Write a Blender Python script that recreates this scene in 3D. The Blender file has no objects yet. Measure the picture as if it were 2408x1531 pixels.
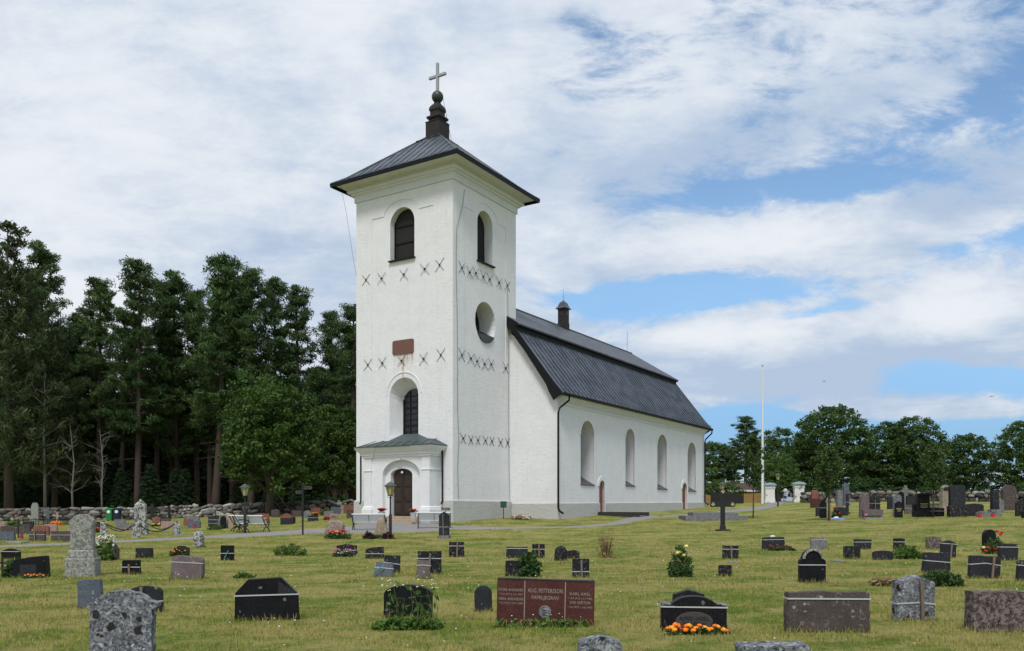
import bpy, bmesh, math, random
import numpy as np
from mathutils import Vector, Matrix, Euler
S = bpy.context.scene
COL = S.collection
R = math.radians
# ---------------------------------------------------------------- camera
F, CX, HY, EYE = 1988.0, 1204.0, 1200.0, 1.6       # focal length, centre and horizon in units of a 2408 wide picture
cam_d = bpy.data.cameras.new('camera')
cam = bpy.data.objects.new('camera', cam_d); COL.objects.link(cam)
cam.location = (0, 0, EYE); cam.rotation_euler = (R(90), 0, 0)
cam_d.sensor_width = 36.0; cam_d.lens = 36.0*F/2408; cam_d.shift_y = (HY-765.5)/2408
cam_d.clip_start = .1; cam_d.clip_end = 6000
S.camera = cam
# ---------------------------------------------------------------- node helper
class NG:
    def __init__(s, tree): s.t = tree; s.n = tree.nodes; s.l = tree.links
    def put(s, sock, v):
        if isinstance(v, bpy.types.NodeSocket): s.l.new(v, sock)
        elif isinstance(v, (tuple, list)) and sock.type == 'RGBA' and len(v) == 3: sock.default_value = (*v, 1)
        else: sock.default_value = v
    def node(s, typ, ins=None, **kw):
        n = s.n.new(typ)
        for k, v in kw.items(): setattr(n, k, v)
        for k, v in (ins or {}).items(): s.put(n.inputs[k], v)
        return n
    def m(s, op, a, b=0.0, c=None, clamp=False):
        n = s.n.new('ShaderNodeMath'); n.operation = op; n.use_clamp = clamp
        s.put(n.inputs[0], a); s.put(n.inputs[1], b)
        if c is not None: s.put(n.inputs[2], c)
        return n.outputs[0]
    def v(s, op, a, b=(0, 0, 0)):
        n = s.n.new('ShaderNodeVectorMath'); n.operation = op
        s.put(n.inputs[0], a)
        if op == 'SCALE': s.put(n.inputs['Scale'], b)
        else: s.put(n.inputs[1], b)
        return n.outputs[0]
    def noise(s, vec, scale, detail=5, rough=.55, dist=0):
        n = s.node('ShaderNodeTexNoise', {'Vector': vec, 'Scale': scale, 'Detail': detail, 'Roughness': rough, 'Distortion': dist})
        return n.outputs['Fac']
    def ss(s, x, a, b):                                   # smooth step from a to b
        n = s.node('ShaderNodeMapRange', {'Value': x, 'From Min': a, 'From Max': b}, interpolation_type='SMOOTHSTEP')
        return n.outputs['Result']
    def mix(s, f, a, b, blend='MIX'):
        n = s.n.new('ShaderNodeMix'); n.data_type = 'RGBA'; n.blend_type = blend; n.clamp_factor = True
        s.put(n.inputs[0], f); s.put(n.inputs[6], a); s.put(n.inputs[7], b)
        return n.outputs[2]
    def xyz(s, vec):
        n = s.node('ShaderNodeSeparateXYZ', {0: vec}); return n.outputs
    def comb(s, x, y, z):
        n = s.node('ShaderNodeCombineXYZ', {0: x, 1: y, 2: z}); return n.outputs[0]
    def bump(s, h, strength=.3, dist=.02, nrm=None):
        i = {'Height': h, 'Strength': strength, 'Distance': dist}
        if nrm is not None: i['Normal'] = nrm
        return s.node('ShaderNodeBump', i).outputs[0]
# ---------------------------------------------------------------- sky and sun
SUNV = Vector((-.10, -.62, .95)).normalized()
EL = math.asin(SUNV.z); ROT = math.atan2(SUNV.x, SUNV.y)
W = bpy.data.worlds.new('World'); S.world = W; W.use_nodes = True
W.node_tree.nodes.clear()
g = NG(W.node_tree)
sky = g.node('ShaderNodeTexSky', sky_type='NISHITA', sun_disc=False, sun_elevation=EL, sun_rotation=ROT,
             air_density=1.0, dust_density=.6, ozone_density=1.6)
d = g.node('ShaderNodeTexCoord').outputs['Generated']
X, Y, Z = g.xyz(d)
yy = g.m('MAXIMUM', Y, .06); zz = g.m('MAXIMUM', Z, 0.0)
u = g.m('DIVIDE', X, yy); v = g.m('DIVIDE', Z, yy)
den = g.m('ADD', zz, .16)
p = g.comb(g.m('DIVIDE', X, den), g.m('DIVIDE', Y, den), 0.0)
warp = g.node('ShaderNodeTexNoise', {'Vector': p, 'Scale': 1.3, 'Detail': 4.0}).outputs['Color']
pw = g.v('ADD', p, g.v('SCALE', g.v('SUBTRACT', warp, (.5, .5, .5)), .55))
def blob(px, py, sx, sy, tilt=0.0):                       # soft patch of sky round one heading and height
    a = R(tilt); du = g.m('SUBTRACT', u, (px-CX)/F); dv = g.m('SUBTRACT', v, (HY-py)/F)
    ca, sa = math.cos(a), math.sin(a)
    e = g.m('ADD', g.m('MULTIPLY', du, ca), g.m('MULTIPLY', dv, sa)); h = g.m('SUBTRACT', g.m('MULTIPLY', dv, ca), g.m('MULTIPLY', du, sa))
    e = g.m('DIVIDE', e, sx/F); h = g.m('DIVIDE', h, sy/F)
    q = g.m('ADD', g.m('MULTIPLY', e, e), g.m('MULTIPLY', h, h))
    return g.m('POWER', 2.718, g.m('MULTIPLY', q, -1.0))
def total(rows):
    acc = 0.0
    for a, *r in rows: acc = g.m('MULTIPLY_ADD', blob(*r), a, acc)
    return acc
n1 = g.noise(pw, 1.55, 9, .58)
n2 = g.noise(g.v('ADD', pw, (7.3, 2.1, 0)), 3.6, 8, .6)
n3 = g.noise(g.v('ADD', g.v('MULTIPLY', pw, (.55, 1.0, 1)), (3, 9, 0)), 2.0, 7, .55)
uvn = g.node('ShaderNodeTexNoise', {'Vector': g.comb(g.m('MULTIPLY', u, 1.0), g.m('MULTIPLY', v, 2.4), 0.3), 'Scale': 6.0, 'Detail': 12.0, 'Roughness': .66, 'Distortion': .25}).outputs['Fac']
cover = total([(-.40, 1900, 440, 420, 45, 6), (-.45, 2330, 235, 170, 70, 30), (-.22, 2050, 340, 300, 70, 25), (-.64, 1500, 705, 400, 44, 4),
               (-.50, 2340, 560, 170, 40, 12), (-.8, 2330, 895, 330, 40, -4), (-1.3, 1720, 992, 220, 36, 3), (-1.5, 2300, 1045, 320, 44, 0), (-.35, 1180, 640, 90, 60, 0), (-.5, 1900, 740, 150, 24, 10),
               (.45, 1900, 560, 420, 60, 6), (.55, 2050, 800, 420, 80, 2), (.3, 1700, 880, 240, 50, 0), (.55, 1980, 965, 420, 24, 0)])
lw = g.ss(u, .18, -.12)                                   # the west half is wholly overcast
dens = g.m('ADD', g.m('MULTIPLY_ADD', n1, 1.05, -.10), g.m('MULTIPLY_ADD', uvn, 1.7, -.75))
dens = g.m('ADD', dens, g.m('ADD', cover, g.m('MULTIPLY_ADD', lw, .55, .12)))
alpha = g.ss(dens, .29, .67)
alpha = g.m('MULTIPLY_ADD', alpha, .94, .06)
light = total([(.62, 1850, 560, 330, 55, 5), (.62, 2230, 730, 210, 60, 10), (.62, 1640, 785, 230, 40, 3), (.4, 1650, 915, 120, 30, 0), (.35, 250, 420, 520, 330, 0), (.3, 1500, 120, 800, 200, 0), (.2, 2350, 300, 120, 70, 30),
               (-.75, 1980, 885, 420, 42, 3), (-.85, 2280, 410, 170, 80, 25), (-.5, 1850, 300, 400, 90, 15), (-.35, 1250, 860, 160, 160, 0), (-.28, 700, 610, 420, 120, -12), (-.35, 2150, 830, 260, 34, 2), (-.25, 1500, 400, 220, 60, 5), (-.2, 500, 150, 260, 60, -10)])
lum = g.m('ADD', g.m('ADD', g.m('MULTIPLY_ADD', n2, 1.0, -.02), g.m('MULTIPLY_ADD', n3, .7, -.35)), g.m('MULTIPLY', light, .8))
lum = g.m('ADD', lum, g.m('MULTIPLY_ADD', lw, .16, g.m('MULTIPLY_ADD', uvn, 1.25, -.60)))
lum = g.ss(lum, .18, 1.08)
ccol = g.mix(lum, (3.0, 3.75, 4.85), (5.45, 5.72, 6.05))
skyc = g.mix(1.0, sky.outputs[0], g.mix(g.ss(v, .30, .03), (.94, 1.10, 1.14), (.32, .49, .74)), 'MULTIPLY')
fin = g.mix(alpha, skyc, ccol)
bg = g.node('ShaderNodeBackground', {'Color': fin, 'Strength': .1})
g.l.new(bg.outputs[0], g.node('ShaderNodeOutputWorld').inputs[0])
sun_d = bpy.data.lights.new('sun', 'SUN'); sun_d.energy = 1.7; sun_d.angle = R(14); sun_d.color = (1, .97, .92)
sun = bpy.data.objects.new('sun', sun_d); COL.objects.link(sun)
sun.rotation_euler = (-SUNV).to_track_quat('-Z', 'Y').to_euler(); sun.location = (0, 0, 60)
S.view_settings.view_transform = 'Standard'; S.view_settings.look = 'None'
S.view_settings.exposure = .6; S.view_settings.gamma = 1
# ---------------------------------------------------------------- object helpers
def tag(o, label=None, cat=None, group=None, kind=None):
    if label: o['label'] = label
    if cat: o['category'] = cat
    if group: o['group'] = group
    if kind: o['kind'] = kind
    return o
def empty(name, loc=(0, 0, 0), rz=0.0):
    o = bpy.data.objects.new(name, None); COL.objects.link(o)
    o.location = loc; o.rotation_euler = (0, 0, rz); o.empty_display_size = .2
    return o
def thing(name, label, cat, loc=(0, 0, 0), rz=0.0, group=None): return tag(empty(name, loc, rz), label, cat, group)
def link(name, me, parent=None):
    o = bpy.data.objects.new(name, me); COL.objects.link(o)
    if parent is not None: o.parent = parent
    return o
def copy_tree(o, parent=None):
    c = o.copy(); COL.objects.link(c)
    if parent is not None: c.parent = parent
    for ch in list(o.children): copy_tree(ch, c)
    return c
class MB:                                                  # gathers shapes, then links them as one mesh object
    def __init__(s): s.v = []; s.f = []
    def add(s, vs, fs, M=None):
        k = len(s.v)
        s.v += [tuple(M @ Vector(q)) for q in vs] if M is not None else [tuple(q) for q in vs]
        s.f += [tuple(i+k for i in q) for q in fs]; return s
    def box(s, x0, x1, y0, y1, z0, z1, M=None):
        vs = [(x, y, z) for z in (z0, z1) for y in (y0, y1) for x in (x0, x1)]
        return s.add(vs, [(0, 2, 3, 1), (4, 5, 7, 6), (0, 1, 5, 4), (2, 6, 7, 3), (0, 4, 6, 2), (1, 3, 7, 5)], M)
    def prism(s, pts, a, b, plane='xz', pts2=None, M=None):
        """outline pts drawn in a plane, carried from depth a to depth b along the third axis"""
        def P(q, d): return {'xz': (q[0], d, q[1]), 'yz': (d, q[0], q[1]), 'xy': (q[0], q[1], d)}[plane]
        n = len(pts); q2 = pts2 or pts
        vs = [P(q, a) for q in pts]+[P(q, b) for q in q2]
        fs = [tuple(range(n)), tuple(range(2*n-1, n-1, -1))]+[(i, i+n, (i+1) % n+n, (i+1) % n) for i in range(n)]
        return s.add(vs, fs, M)
    def tube(s, path, r, n=8, M=None, cap=True):
        P = [Vector(q) for q in path]; rs = r if isinstance(r, (list, tuple)) else [r]*len(P)
        vs = []; fs = []; up = Vector((.31, .17, .93)).normalized()
        for i, q in enumerate(P):
            t = (P[min(i+1, len(P)-1)]-P[max(i-1, 0)]).normalized()
            a = t.cross(up if abs(t.dot(up)) < .95 else Vector((1, 0, 0))).normalized(); b = t.cross(a)
            for k in range(n):
                w = 2*math.pi*k/n; vs.append(q+(a*math.cos(w)+b*math.sin(w))*rs[i])
        for i in range(len(P)-1):
            for k in range(n):
                fs.append((i*n+k, i*n+(k+1) % n, (i+1)*n+(k+1) % n, (i+1)*n+k))
        if cap: fs += [tuple(range(n-1, -1, -1)), tuple(range((len(P)-1)*n, len(P)*n))]
        return s.add(vs, fs, M)
    def lathe(s, prof, n=16, c=(0, 0), M=None):
        vs = []; fs = []
        for r, z in prof:
            for k in range(n):
                w = 2*math.pi*(k+.5)/n; vs.append((c[0]+r*math.cos(w), c[1]+r*math.sin(w), z))
        for i in range(len(prof)-1):
            for k in range(n): fs.append((i*n+k, i*n+(k+1) % n, (i+1)*n+(k+1) % n, (i+1)*n+k))
        fs += [tuple(range(n-1, -1, -1)), tuple(range((len(prof)-1)*n, len(prof)*n))]
        return s.add(vs, fs, M)
    def rings(s, x0, x1, y0, y1, prof, cap=(True, True)):   # rectangle swollen by offset o at height z
        vs = []; fs = []
        for o, z in prof: vs += [(x0-o, y0-o, z), (x1+o, y0-o, z), (x1+o, y1+o, z), (x0-o, y1+o, z)]
        for i in range(len(prof)-1):
            for k in range(4): fs.append((i*4+k, i*4+(k+1) % 4, i*4+4+(k+1) % 4, i*4+4+k))
        if cap[0]: fs.append((3, 2, 1, 0))
        if cap[1]: e = 4*len(prof)-4; fs.append((e, e+1, e+2, e+3))
        return s.add(vs, fs)
    def build(s, name, mat, parent=None, bevel=0.0, seg=1, smooth=None, M=None):
        me = bpy.data.meshes.new(name); me.from_pydata(s.v, [], s.f); me.update()
        bm = bmesh.new(); bm.from_mesh(me)
        bmesh.ops.recalc_face_normals(bm, faces=bm.faces)
        if bevel:
            ed = [e for e in bm.edges if len(e.link_faces) == 2 and e.calc_face_angle(0) > .5]
            if ed: bmesh.ops.bevel(bm, geom=ed, offset=bevel, segments=seg, affect='EDGES', clamp_overlap=True)
        bm.to_mesh(me); bm.free()
        if smooth is not None:
            me.polygons.foreach_set('use_smooth', [True]*len(me.polygons))
            try: me.set_sharp_from_angle(angle=R(smooth))
            except Exception: pass
        if mat is not None:
            for q in (mat if isinstance(mat, list) else [mat]): me.materials.append(q)
        return link(name, me, parent)
def np_mesh(name, V, Fc, mat, parent=None, tint=None, smooth=False, data_only=False):
    V = np.asarray(V, dtype=np.float32); Fc = np.asarray(Fc, dtype=np.int32); k = Fc.shape[1]; n = len(Fc)
    me = bpy.data.meshes.new(name)
    me.vertices.add(len(V)); me.vertices.foreach_set('co', V.ravel())
    me.loops.add(n*k); me.loops.foreach_set('vertex_index', Fc.ravel())
    me.polygons.add(n); me.polygons.foreach_set('loop_start', np.arange(0, n*k, k, dtype=np.int32))
    me.polygons.foreach_set('loop_total', np.full(n, k, dtype=np.int32))
    if smooth: me.polygons.foreach_set('use_smooth', np.ones(n, dtype=bool))
    if tint is not None:
        a = me.attributes.new('tint', 'FLOAT', 'POINT'); a.data.foreach_set('value', np.asarray(tint, dtype=np.float32))
    me.update(calc_edges=True); me.materials.append(mat)
    return me if data_only else link(name, me, parent)
def cut(o, cutters):                                        # real openings, cut out of a solid
    for c in cutters:
        c.parent = o.parent
        m = o.modifiers.new('cut', 'BOOLEAN'); m.operation = 'DIFFERENCE'; m.solver = 'EXACT'; m.object = c
    bpy.context.view_layer.update()
    dg = bpy.context.evaluated_depsgraph_get()
    me = bpy.data.meshes.new_from_object(o.evaluated_get(dg))
    o.modifiers.clear(); old = o.data; o.data = me; me.name = old.name
    for c in cutters:
        q = c.data; bpy.data.objects.remove(c); bpy.data.meshes.remove(q)
def text_part(body, size, mat, parent, loc, rot=(math.pi/2, 0, 0), name='inscription', extrude=.002, align='CENTER', sx=1.0, fit=None):
    cu = bpy.data.curves.new('txt', 'FONT'); cu.body = body; cu.size = size; cu.extrude = extrude; cu.align_x = align; cu.align_y = 'CENTER'
    cu.resolution_u = 2; cu.space_line = 1.25
    t = bpy.data.objects.new('txt', cu); COL.objects.link(t); bpy.context.view_layer.update()
    me = bpy.data.meshes.new_from_object(t.evaluated_get(bpy.context.evaluated_depsgraph_get()))
    bpy.data.objects.remove(t); bpy.data.curves.remove(cu)
    me.materials.clear(); me.materials.append(mat); me.name = name
    o = link(name, me, parent); o.location = loc; o.rotation_euler = rot; o.scale = (fit/max(.001, o.dimensions.x) if fit else sx, 1, 1); return o
# ---------------------------------------------------------------- materials
def mat(name, fn):
    m = bpy.data.materials.new(name); m.use_nodes = True; nt = m.node_tree; nt.nodes.clear(); q = NG(nt)
    r = fn(q); sh = r
    if isinstance(r, dict):
        b = q.node('ShaderNodeBsdfPrincipled', r); sh = b.outputs[0]
    q.l.new(sh, q.node('ShaderNodeOutputMaterial').inputs[0]); return m
def ocoord(q, spread=40.0):
    o = q.node('ShaderNodeTexCoord').outputs['Object']; r = q.node('ShaderNodeObjectInfo').outputs['Random']
    return q.v('ADD', o, q.comb(q.m('MULTIPLY', r, spread), q.m('MULTIPLY', r, spread*.7), q.m('MULTIPLY', r, spread*.4)))
def simple(name, col, rough=.5, metal=0.0, var=.25, scale=9, bump=.15, spec=.4):
    def fn(q):
        c = ocoord(q); n = q.noise(c, scale, 6, .6); n2 = q.noise(c, scale*5, 3)
        dk = tuple(x*(1-var) for x in col); lt = tuple(min(1, x*(1+var)) for x in col)
        return {'Base Color': q.mix(n, dk, lt), 'Roughness': q.m('MULTIPLY_ADD', n2, .2, rough-.1), 'Metallic': metal, 'Specular IOR Level': spec,
                'Normal': q.bump(n2, bump, .01)}
    return mat(name, fn)
def stone(name, c1, c2, lich=(.38, .38, .35), amt=.25, sc=1.0, rough=.6, spots=.5, grain=38, bump=.25, spec=.13, rings=0.0, brown=0.0):
    def fn(q):
        c = ocoord(q)
        gr = q.noise(c, grain*sc, 4, .7); big = q.noise(c, 4*sc, 5, .6)
        col = q.mix(q.ss(gr, .3, .72), c1, c2)
        col = q.mix(q.m('MULTIPLY', q.ss(big, .35, .75), .5), col, tuple(x*.6 for x in c1))
        pt = q.noise(c, 13*sc, 9, .72, .4)
        pm = q.ss(pt, .74-amt*.62, .80-amt*.62)
        col = q.mix(q.m('MULTIPLY', pm, .8), col, q.mix(gr, lich, tuple(x*.6 for x in lich)))
        if spots:
            vn = q.node('ShaderNodeTexVoronoi', {'Vector': q.v('ADD', c, q.v('SCALE', q.node('ShaderNodeTexNoise', {'Vector': c, 'Scale': 22.0}).outputs['Color'], .05)), 'Scale': 15*sc})
            rr = q.xyz(vn.outputs['Color'])
            rad = q.m('MULTIPLY', q.ss(rr[0], 1-spots*.55, 1.0), .40)
            sp = q.m('MULTIPLY', q.ss(q.m('SUBTRACT', rad, vn.outputs['Distance']), .0, .07), q.ss(q.noise(c, 30, 4, .7), .38, .5))
            col = q.mix(q.m('MULTIPLY', sp, .7), col, q.mix(rr[1], lich, tuple(min(1, x*1.5) for x in lich)))
        if rings:
            rv = q.node('ShaderNodeTexVoronoi', {'Vector': q.v('ADD', c, (3.1, 1.7, 5.3)), 'Scale': 10.0*sc}); rc_ = q.xyz(rv.outputs['Color'])
            rr_ = q.m('MULTIPLY_ADD', rc_[0], .28, .10); on = q.ss(rc_[1], 1-rings, 1.02-rings)
            ring = q.ss(q.m('ABSOLUTE', q.m('SUBTRACT', rv.outputs['Distance'], rr_)), .075, .02)
            col = q.mix(q.m('MULTIPLY', q.m('MULTIPLY', ring, on), q.m('MULTIPLY', q.ss(pt, .40, .58), .6)), col, lich)
        if brown:
            bv = q.node('ShaderNodeTexVoronoi', {'Vector': q.v('ADD', c, q.v('SCALE', q.node('ShaderNodeTexNoise', {'Vector': c, 'Scale': 9.0}).outputs['Color'], .12)), 'Scale': 7.5}); bc_ = q.xyz(bv.outputs['Color'])
            bs_ = q.m('MULTIPLY', q.ss(bv.outputs['Distance'], .34, .26), q.ss(bc_[0], 1-brown, 1.02-brown))
            col = q.mix(q.m('MULTIPLY', bs_, .92), col, (.022, .016, .013))
            ls_ = q.m('MULTIPLY', q.ss(bv.outputs['Distance'], .40, .34), q.ss(bc_[0], brown*.6, brown*.6-.02))
            col = q.mix(q.m('MULTIPLY', ls_, .8), col, (.24, .245, .25))
        h = q.m('ADD', gr, q.m('MULTIPLY', pm, .6))
        return {'Base Color': col, 'Roughness': q.m('MULTIPLY_ADD', pm, .3, rough), 'Specular IOR Level': spec, 'Normal': q.bump(h, bump, .012)}
    return mat(name, fn)
ST = dict(
    black=stone('black granite', (.007, .007, .009), (.018, .018, .021), (.17, .17, .16), .17, 1, .45, .30, bump=.12),
    blacklich=stone('black granite with lichen', (.011, .011, .012), (.030, .030, .032), (.22, .22, .20), .30, 1, .6, .5, rings=.35),
    dark=stone('dark granite', (.019, .020, .024), (.046, .047, .054), (.22, .22, .21), .20, 1, .6, .4),
    blue=stone('blue grey granite', (.075, .09, .115), (.15, .17, .21), (.33, .35, .35), .22, 1, .55, .35),
    grey=stone('grey granite', (.12, .12, .12), (.25, .25, .25), (.42, .42, .38), .3, 1, .7, .4),
    speck=stone('lichen speckled grey stone', (.025, .027, .032), (.30, .31, .34), (.50, .51, .52), .36, 1.15, .85, .5, grain=30, bump=.6, brown=.36),
    light=stone('weathered limestone', (.22, .22, .195), (.46, .46, .40), (.13, .135, .13), .36, 1.5, .85, .3, grain=20, bump=.8),
    spotted=stone('black and white lichen stone', (.05, .05, .05), (.12, .12, .12), (.60, .60, .55), .46, .62, .85, .3, bump=.5),
    mauve=stone('mauve granite', (.13, .095, .10), (.22, .17, .18), (.40, .38, .36), .2, 1, .6, .35),
    brown=stone('brown granite', (.060, .046, .042), (.12, .096, .090), (.28, .265, .25), .22, 1, .65, .5, rings=.8),
    brownlich=stone('brown granite with lichen', (.025, .018, .017), (.17, .125, .115), (.28, .235, .22), .42, 1.3, .75, .5, grain=20, bump=.5),
    red=stone('polished red granite', (.070, .024, .021), (.125, .050, .043), (.32, .28, .26), .02, 1, .4, .0, grain=60, bump=.06),
    redrough=stone('red granite', (.17, .06, .045), (.30, .13, .10), (.42, .33, .28), .25, 1, .6, .3),
    pink=stone('pink granite', (.30, .19, .17), (.46, .33, .30), (.50, .44, .40), .25, 1, .65, .3),
    beige=stone('beige rough stone', (.26, .20, .14), (.46, .36, .26), (.46, .42, .36), .25, 1, .85, .2, grain=14, bump=.8),
    natural=stone('pinkish natural stone', (.19, .14, .115), (.40, .32, .27), (.46, .42, .38), .25, 1, .85, .2, grain=12, bump=.8),
    tan=stone('tan sandstone', (.22, .19, .14), (.38, .34, .27), (.25, .23, .2), .25, 1, .85, .2, grain=14, bump=.5),
)
def plaster_fn(rough_amt, base=(.765, .762, .775), rust=False):
    def fn(q):
        c = q.node('ShaderNodeTexCoord').outputs['Object']
        a = q.noise(c, 1.1, 6, .6); b = q.noise(q.v('MULTIPLY', c, (1, 1, 1.9)), 3.0, 8, .70, .5); e = q.noise(c, 26, 4, .6)
        col = q.mix(q.ss(a, .35, .75), base, tuple(x*.94 for x in base))
        col = q.mix(q.m('MULTIPLY', q.ss(q.noise(c, 3.2, 8, .7), .50, .72), .30), col, tuple(x*.74 for x in base))
        sx_, sy_, sz_ = q.xyz(c); stk = q.noise(q.comb(q.m('MULTIPLY', sx_, 3.0), q.m('MULTIPLY', sy_, 3.0), q.m('MULTIPLY', sz_, .12)), 1.2, 5, .65)
        col = q.mix(q.m('MULTIPLY', q.ss(stk, .52, .75), .22), col, (.50, .50, .46))
        col = q.mix(q.m('MULTIPLY', q.ss(q.noise(q.v('ADD', c, (9, 4, 2)), 6.5, 6, .72), .60, .70), .28), col, (.46, .46, .43))
        if rust:
            x, y, z = q.xyz(c)
            st = q.noise(q.v('MULTIPLY', c, (1, 5, .35)), 1.3, 5, .7)
            for (yc, w, zt, zb, s) in rust:
                m = q.m('MULTIPLY', q.ss(q.m('ABSOLUTE', q.m('SUBTRACT', y, yc)), w, w*.25), q.m('MULTIPLY', q.ss(z, zb, zt), q.ss(z, zt+.04, zt)))
                m = q.m('MULTIPLY', m, q.ss(st, .38, .66))
                m = q.m('MULTIPLY', m, q.ss(x, .6, .3))
                col = q.mix(q.m('MULTIPLY', m, s), col, (.42, .23, .11))
        h = q.m('ADD', q.m('MULTIPLY', b, 1.0), q.m('MULTIPLY', e, .35))
        return {'Base Color': col, 'Roughness': .9, 'Specular IOR Level': .15, 'Normal': q.bump(h, rough_amt, .05)}
    return fn
PL_SMOOTH = mat('smooth white lime plaster', plaster_fn(.35))
PL_ROUGH = mat('rough white lime plaster', plaster_fn(.5))
PL_CREAM = mat('off white cornice plaster', plaster_fn(.2, (.67, .69, .74)))
PL_GREY = mat('grey plinth plaster', plaster_fn(.8, (.50, .495, .475)))
def roof_fn(q):
    c = q.node('ShaderNodeTexCoord').outputs['Object']
    a = q.noise(c, .9, 6, .6); b = q.noise(q.v('MULTIPLY', c, (2, .5, .5)), 2.2, 5, .6)
    col = q.mix(q.ss(a, .3, .7), (.030, .036, .046), (.078, .092, .115))
    return {'Base Color': col, 'Roughness': q.m('MULTIPLY_ADD', b, .25, .27), 'Specular IOR Level': .6, 'Normal': q.bump(b, .25, .03)}
ROOF = mat('dark sheet metal roofing', roof_fn)
def slate_fn(q):
    c = q.node('ShaderNodeTexCoord').outputs['UV']
    br = q.node('ShaderNodeTexBrick', {'Vector': c, 'Color1': (.035, .036, .042, 1), 'Color2': (.095, .098, .11, 1), 'Mortar': (.012, .012, .014, 1), 'Scale': 1.0,
                                       'Mortar Size': .02, 'Brick Width': .42, 'Row Height': .30, 'Bias': -.1})
    n = q.noise(c, 3, 5)
    return {'Base Color': q.mix(q.m('MULTIPLY', n, .5), br.outputs['Color'], (.11, .112, .12)), 'Roughness': .5, 'Normal': q.bump(q.m('SUBTRACT', 1.0, br.outputs['Fac']), .8, .03)}
SLATE = mat('slate roofing', slate_fn)
BLACKM = simple('black painted metal', (.008, .008, .010), .55, 0, .3, 6, .1, .2)
IRON = simple('black wrought iron', (.014, .014, .015), .5, 0, .4, 30, .3)
TARRED = simple('tarred dark timber', (.018, .014, .012), .7, 0, .4, 12, .4)
COPPER = simple('verdigris copper sheet', (.055, .075, .076), .5, .0, .35, 3, .2)
GLASS = simple('dark window glass', (.010, .011, .013), .12, 0, .3, 2, .05, .5)
DARKIN = simple('dark shutter boards', (.014, .012, .011), .75, 0, .4, 14, .4)
ZINC = simple('grey painted sill sheet', (.055, .058, .062), .45, 0, .2, 4, .1)
CROSSM = simple('silver weathered cross metal', (.36, .37, .38), .5, .3, .3, 7, .2)
BALLM = simple('patinated copper ball', (.045, .055, .045), .4, .2, .5, 3, .1)
RUSTP = simple('rust red inscription plate', (.16, .075, .058), .7, 0, .15, 5, .2)
DOORW = simple('dark brown door boards', (.035, .022, .017), .6, 0, .35, 10, .3)
REDDOOR = simple('red brown door paint', (.21, .065, .030), .6, 0, .25, 8, .2)
STRAP = simple('white lashing strap', (.47, .47, .46), .6, 0, .08, 20, .05)
WOOD = simple('weathered timber stake', (.20, .14, .095), .8, 0, .3, 12, .4)
WOODG = simple('grey timber stake', (.15, .14, .125), .8, 0, .3, 12, .4)
TEAL = simple('teal painted peg', (.06, .27, .28), .5, 0, .15, 8, .1)
WHITEP = simple('white paint', (.72, .73, .74), .45, 0, .05, 6, .05)
BENCHW = simple('pale grey bench paint', (.74, .75, .75), .55, 0, .12, 10, .2)
GREENP = simple('green painted box', (.012, .075, .05), .5, 0, .2, 5, .1)
BINGREEN = simple('green bin plastic', (.02, .19, .05), .45, 0, .1, 4, .05)
BINBLUE = simple('dark blue bin plastic', (.012, .018, .045), .45, 0, .15, 4, .05)
LETTER = simple('pale cut lettering', (.30, .25, .22), .7, 0, .1, 20, .1)
LETTERD = simple('dark cut lettering', (.008, .008, .009), .8, 0, .1, 20, .1)
LETTERG = simple('gilded lettering', (.45, .36, .16), .5, 0, .1, 20, .1)
GREYOVAL = simple('matt oval panel', (.055, .050, .048), .75, 0, .2, 20, .2)
def brick_fn(q):
    c = q.node('ShaderNodeTexCoord').outputs['Object']; x, y, z = q.xyz(c)
    br = q.node('ShaderNodeTexBrick', {'Vector': q.comb(q.m('ADD', y, x), z, 0.0), 'Color1': (.30, .19, .12, 1), 'Color2': (.44, .33, .22, 1), 'Mortar': (.50, .46, .38, 1), 'Scale': 1.0,
                                       'Mortar Size': .016, 'Brick Width': .42, 'Row Height': .17})
    return {'Base Color': q.mix(q.m('MULTIPLY', q.noise(c, 9, 5), .6), br.outputs['Color'], (.35, .27, .19)), 'Roughness': .85, 'Normal': q.bump(br.outputs['Fac'], .4, -.02)}
BRICK = mat('sandstone step blocks', brick_fn)
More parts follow.
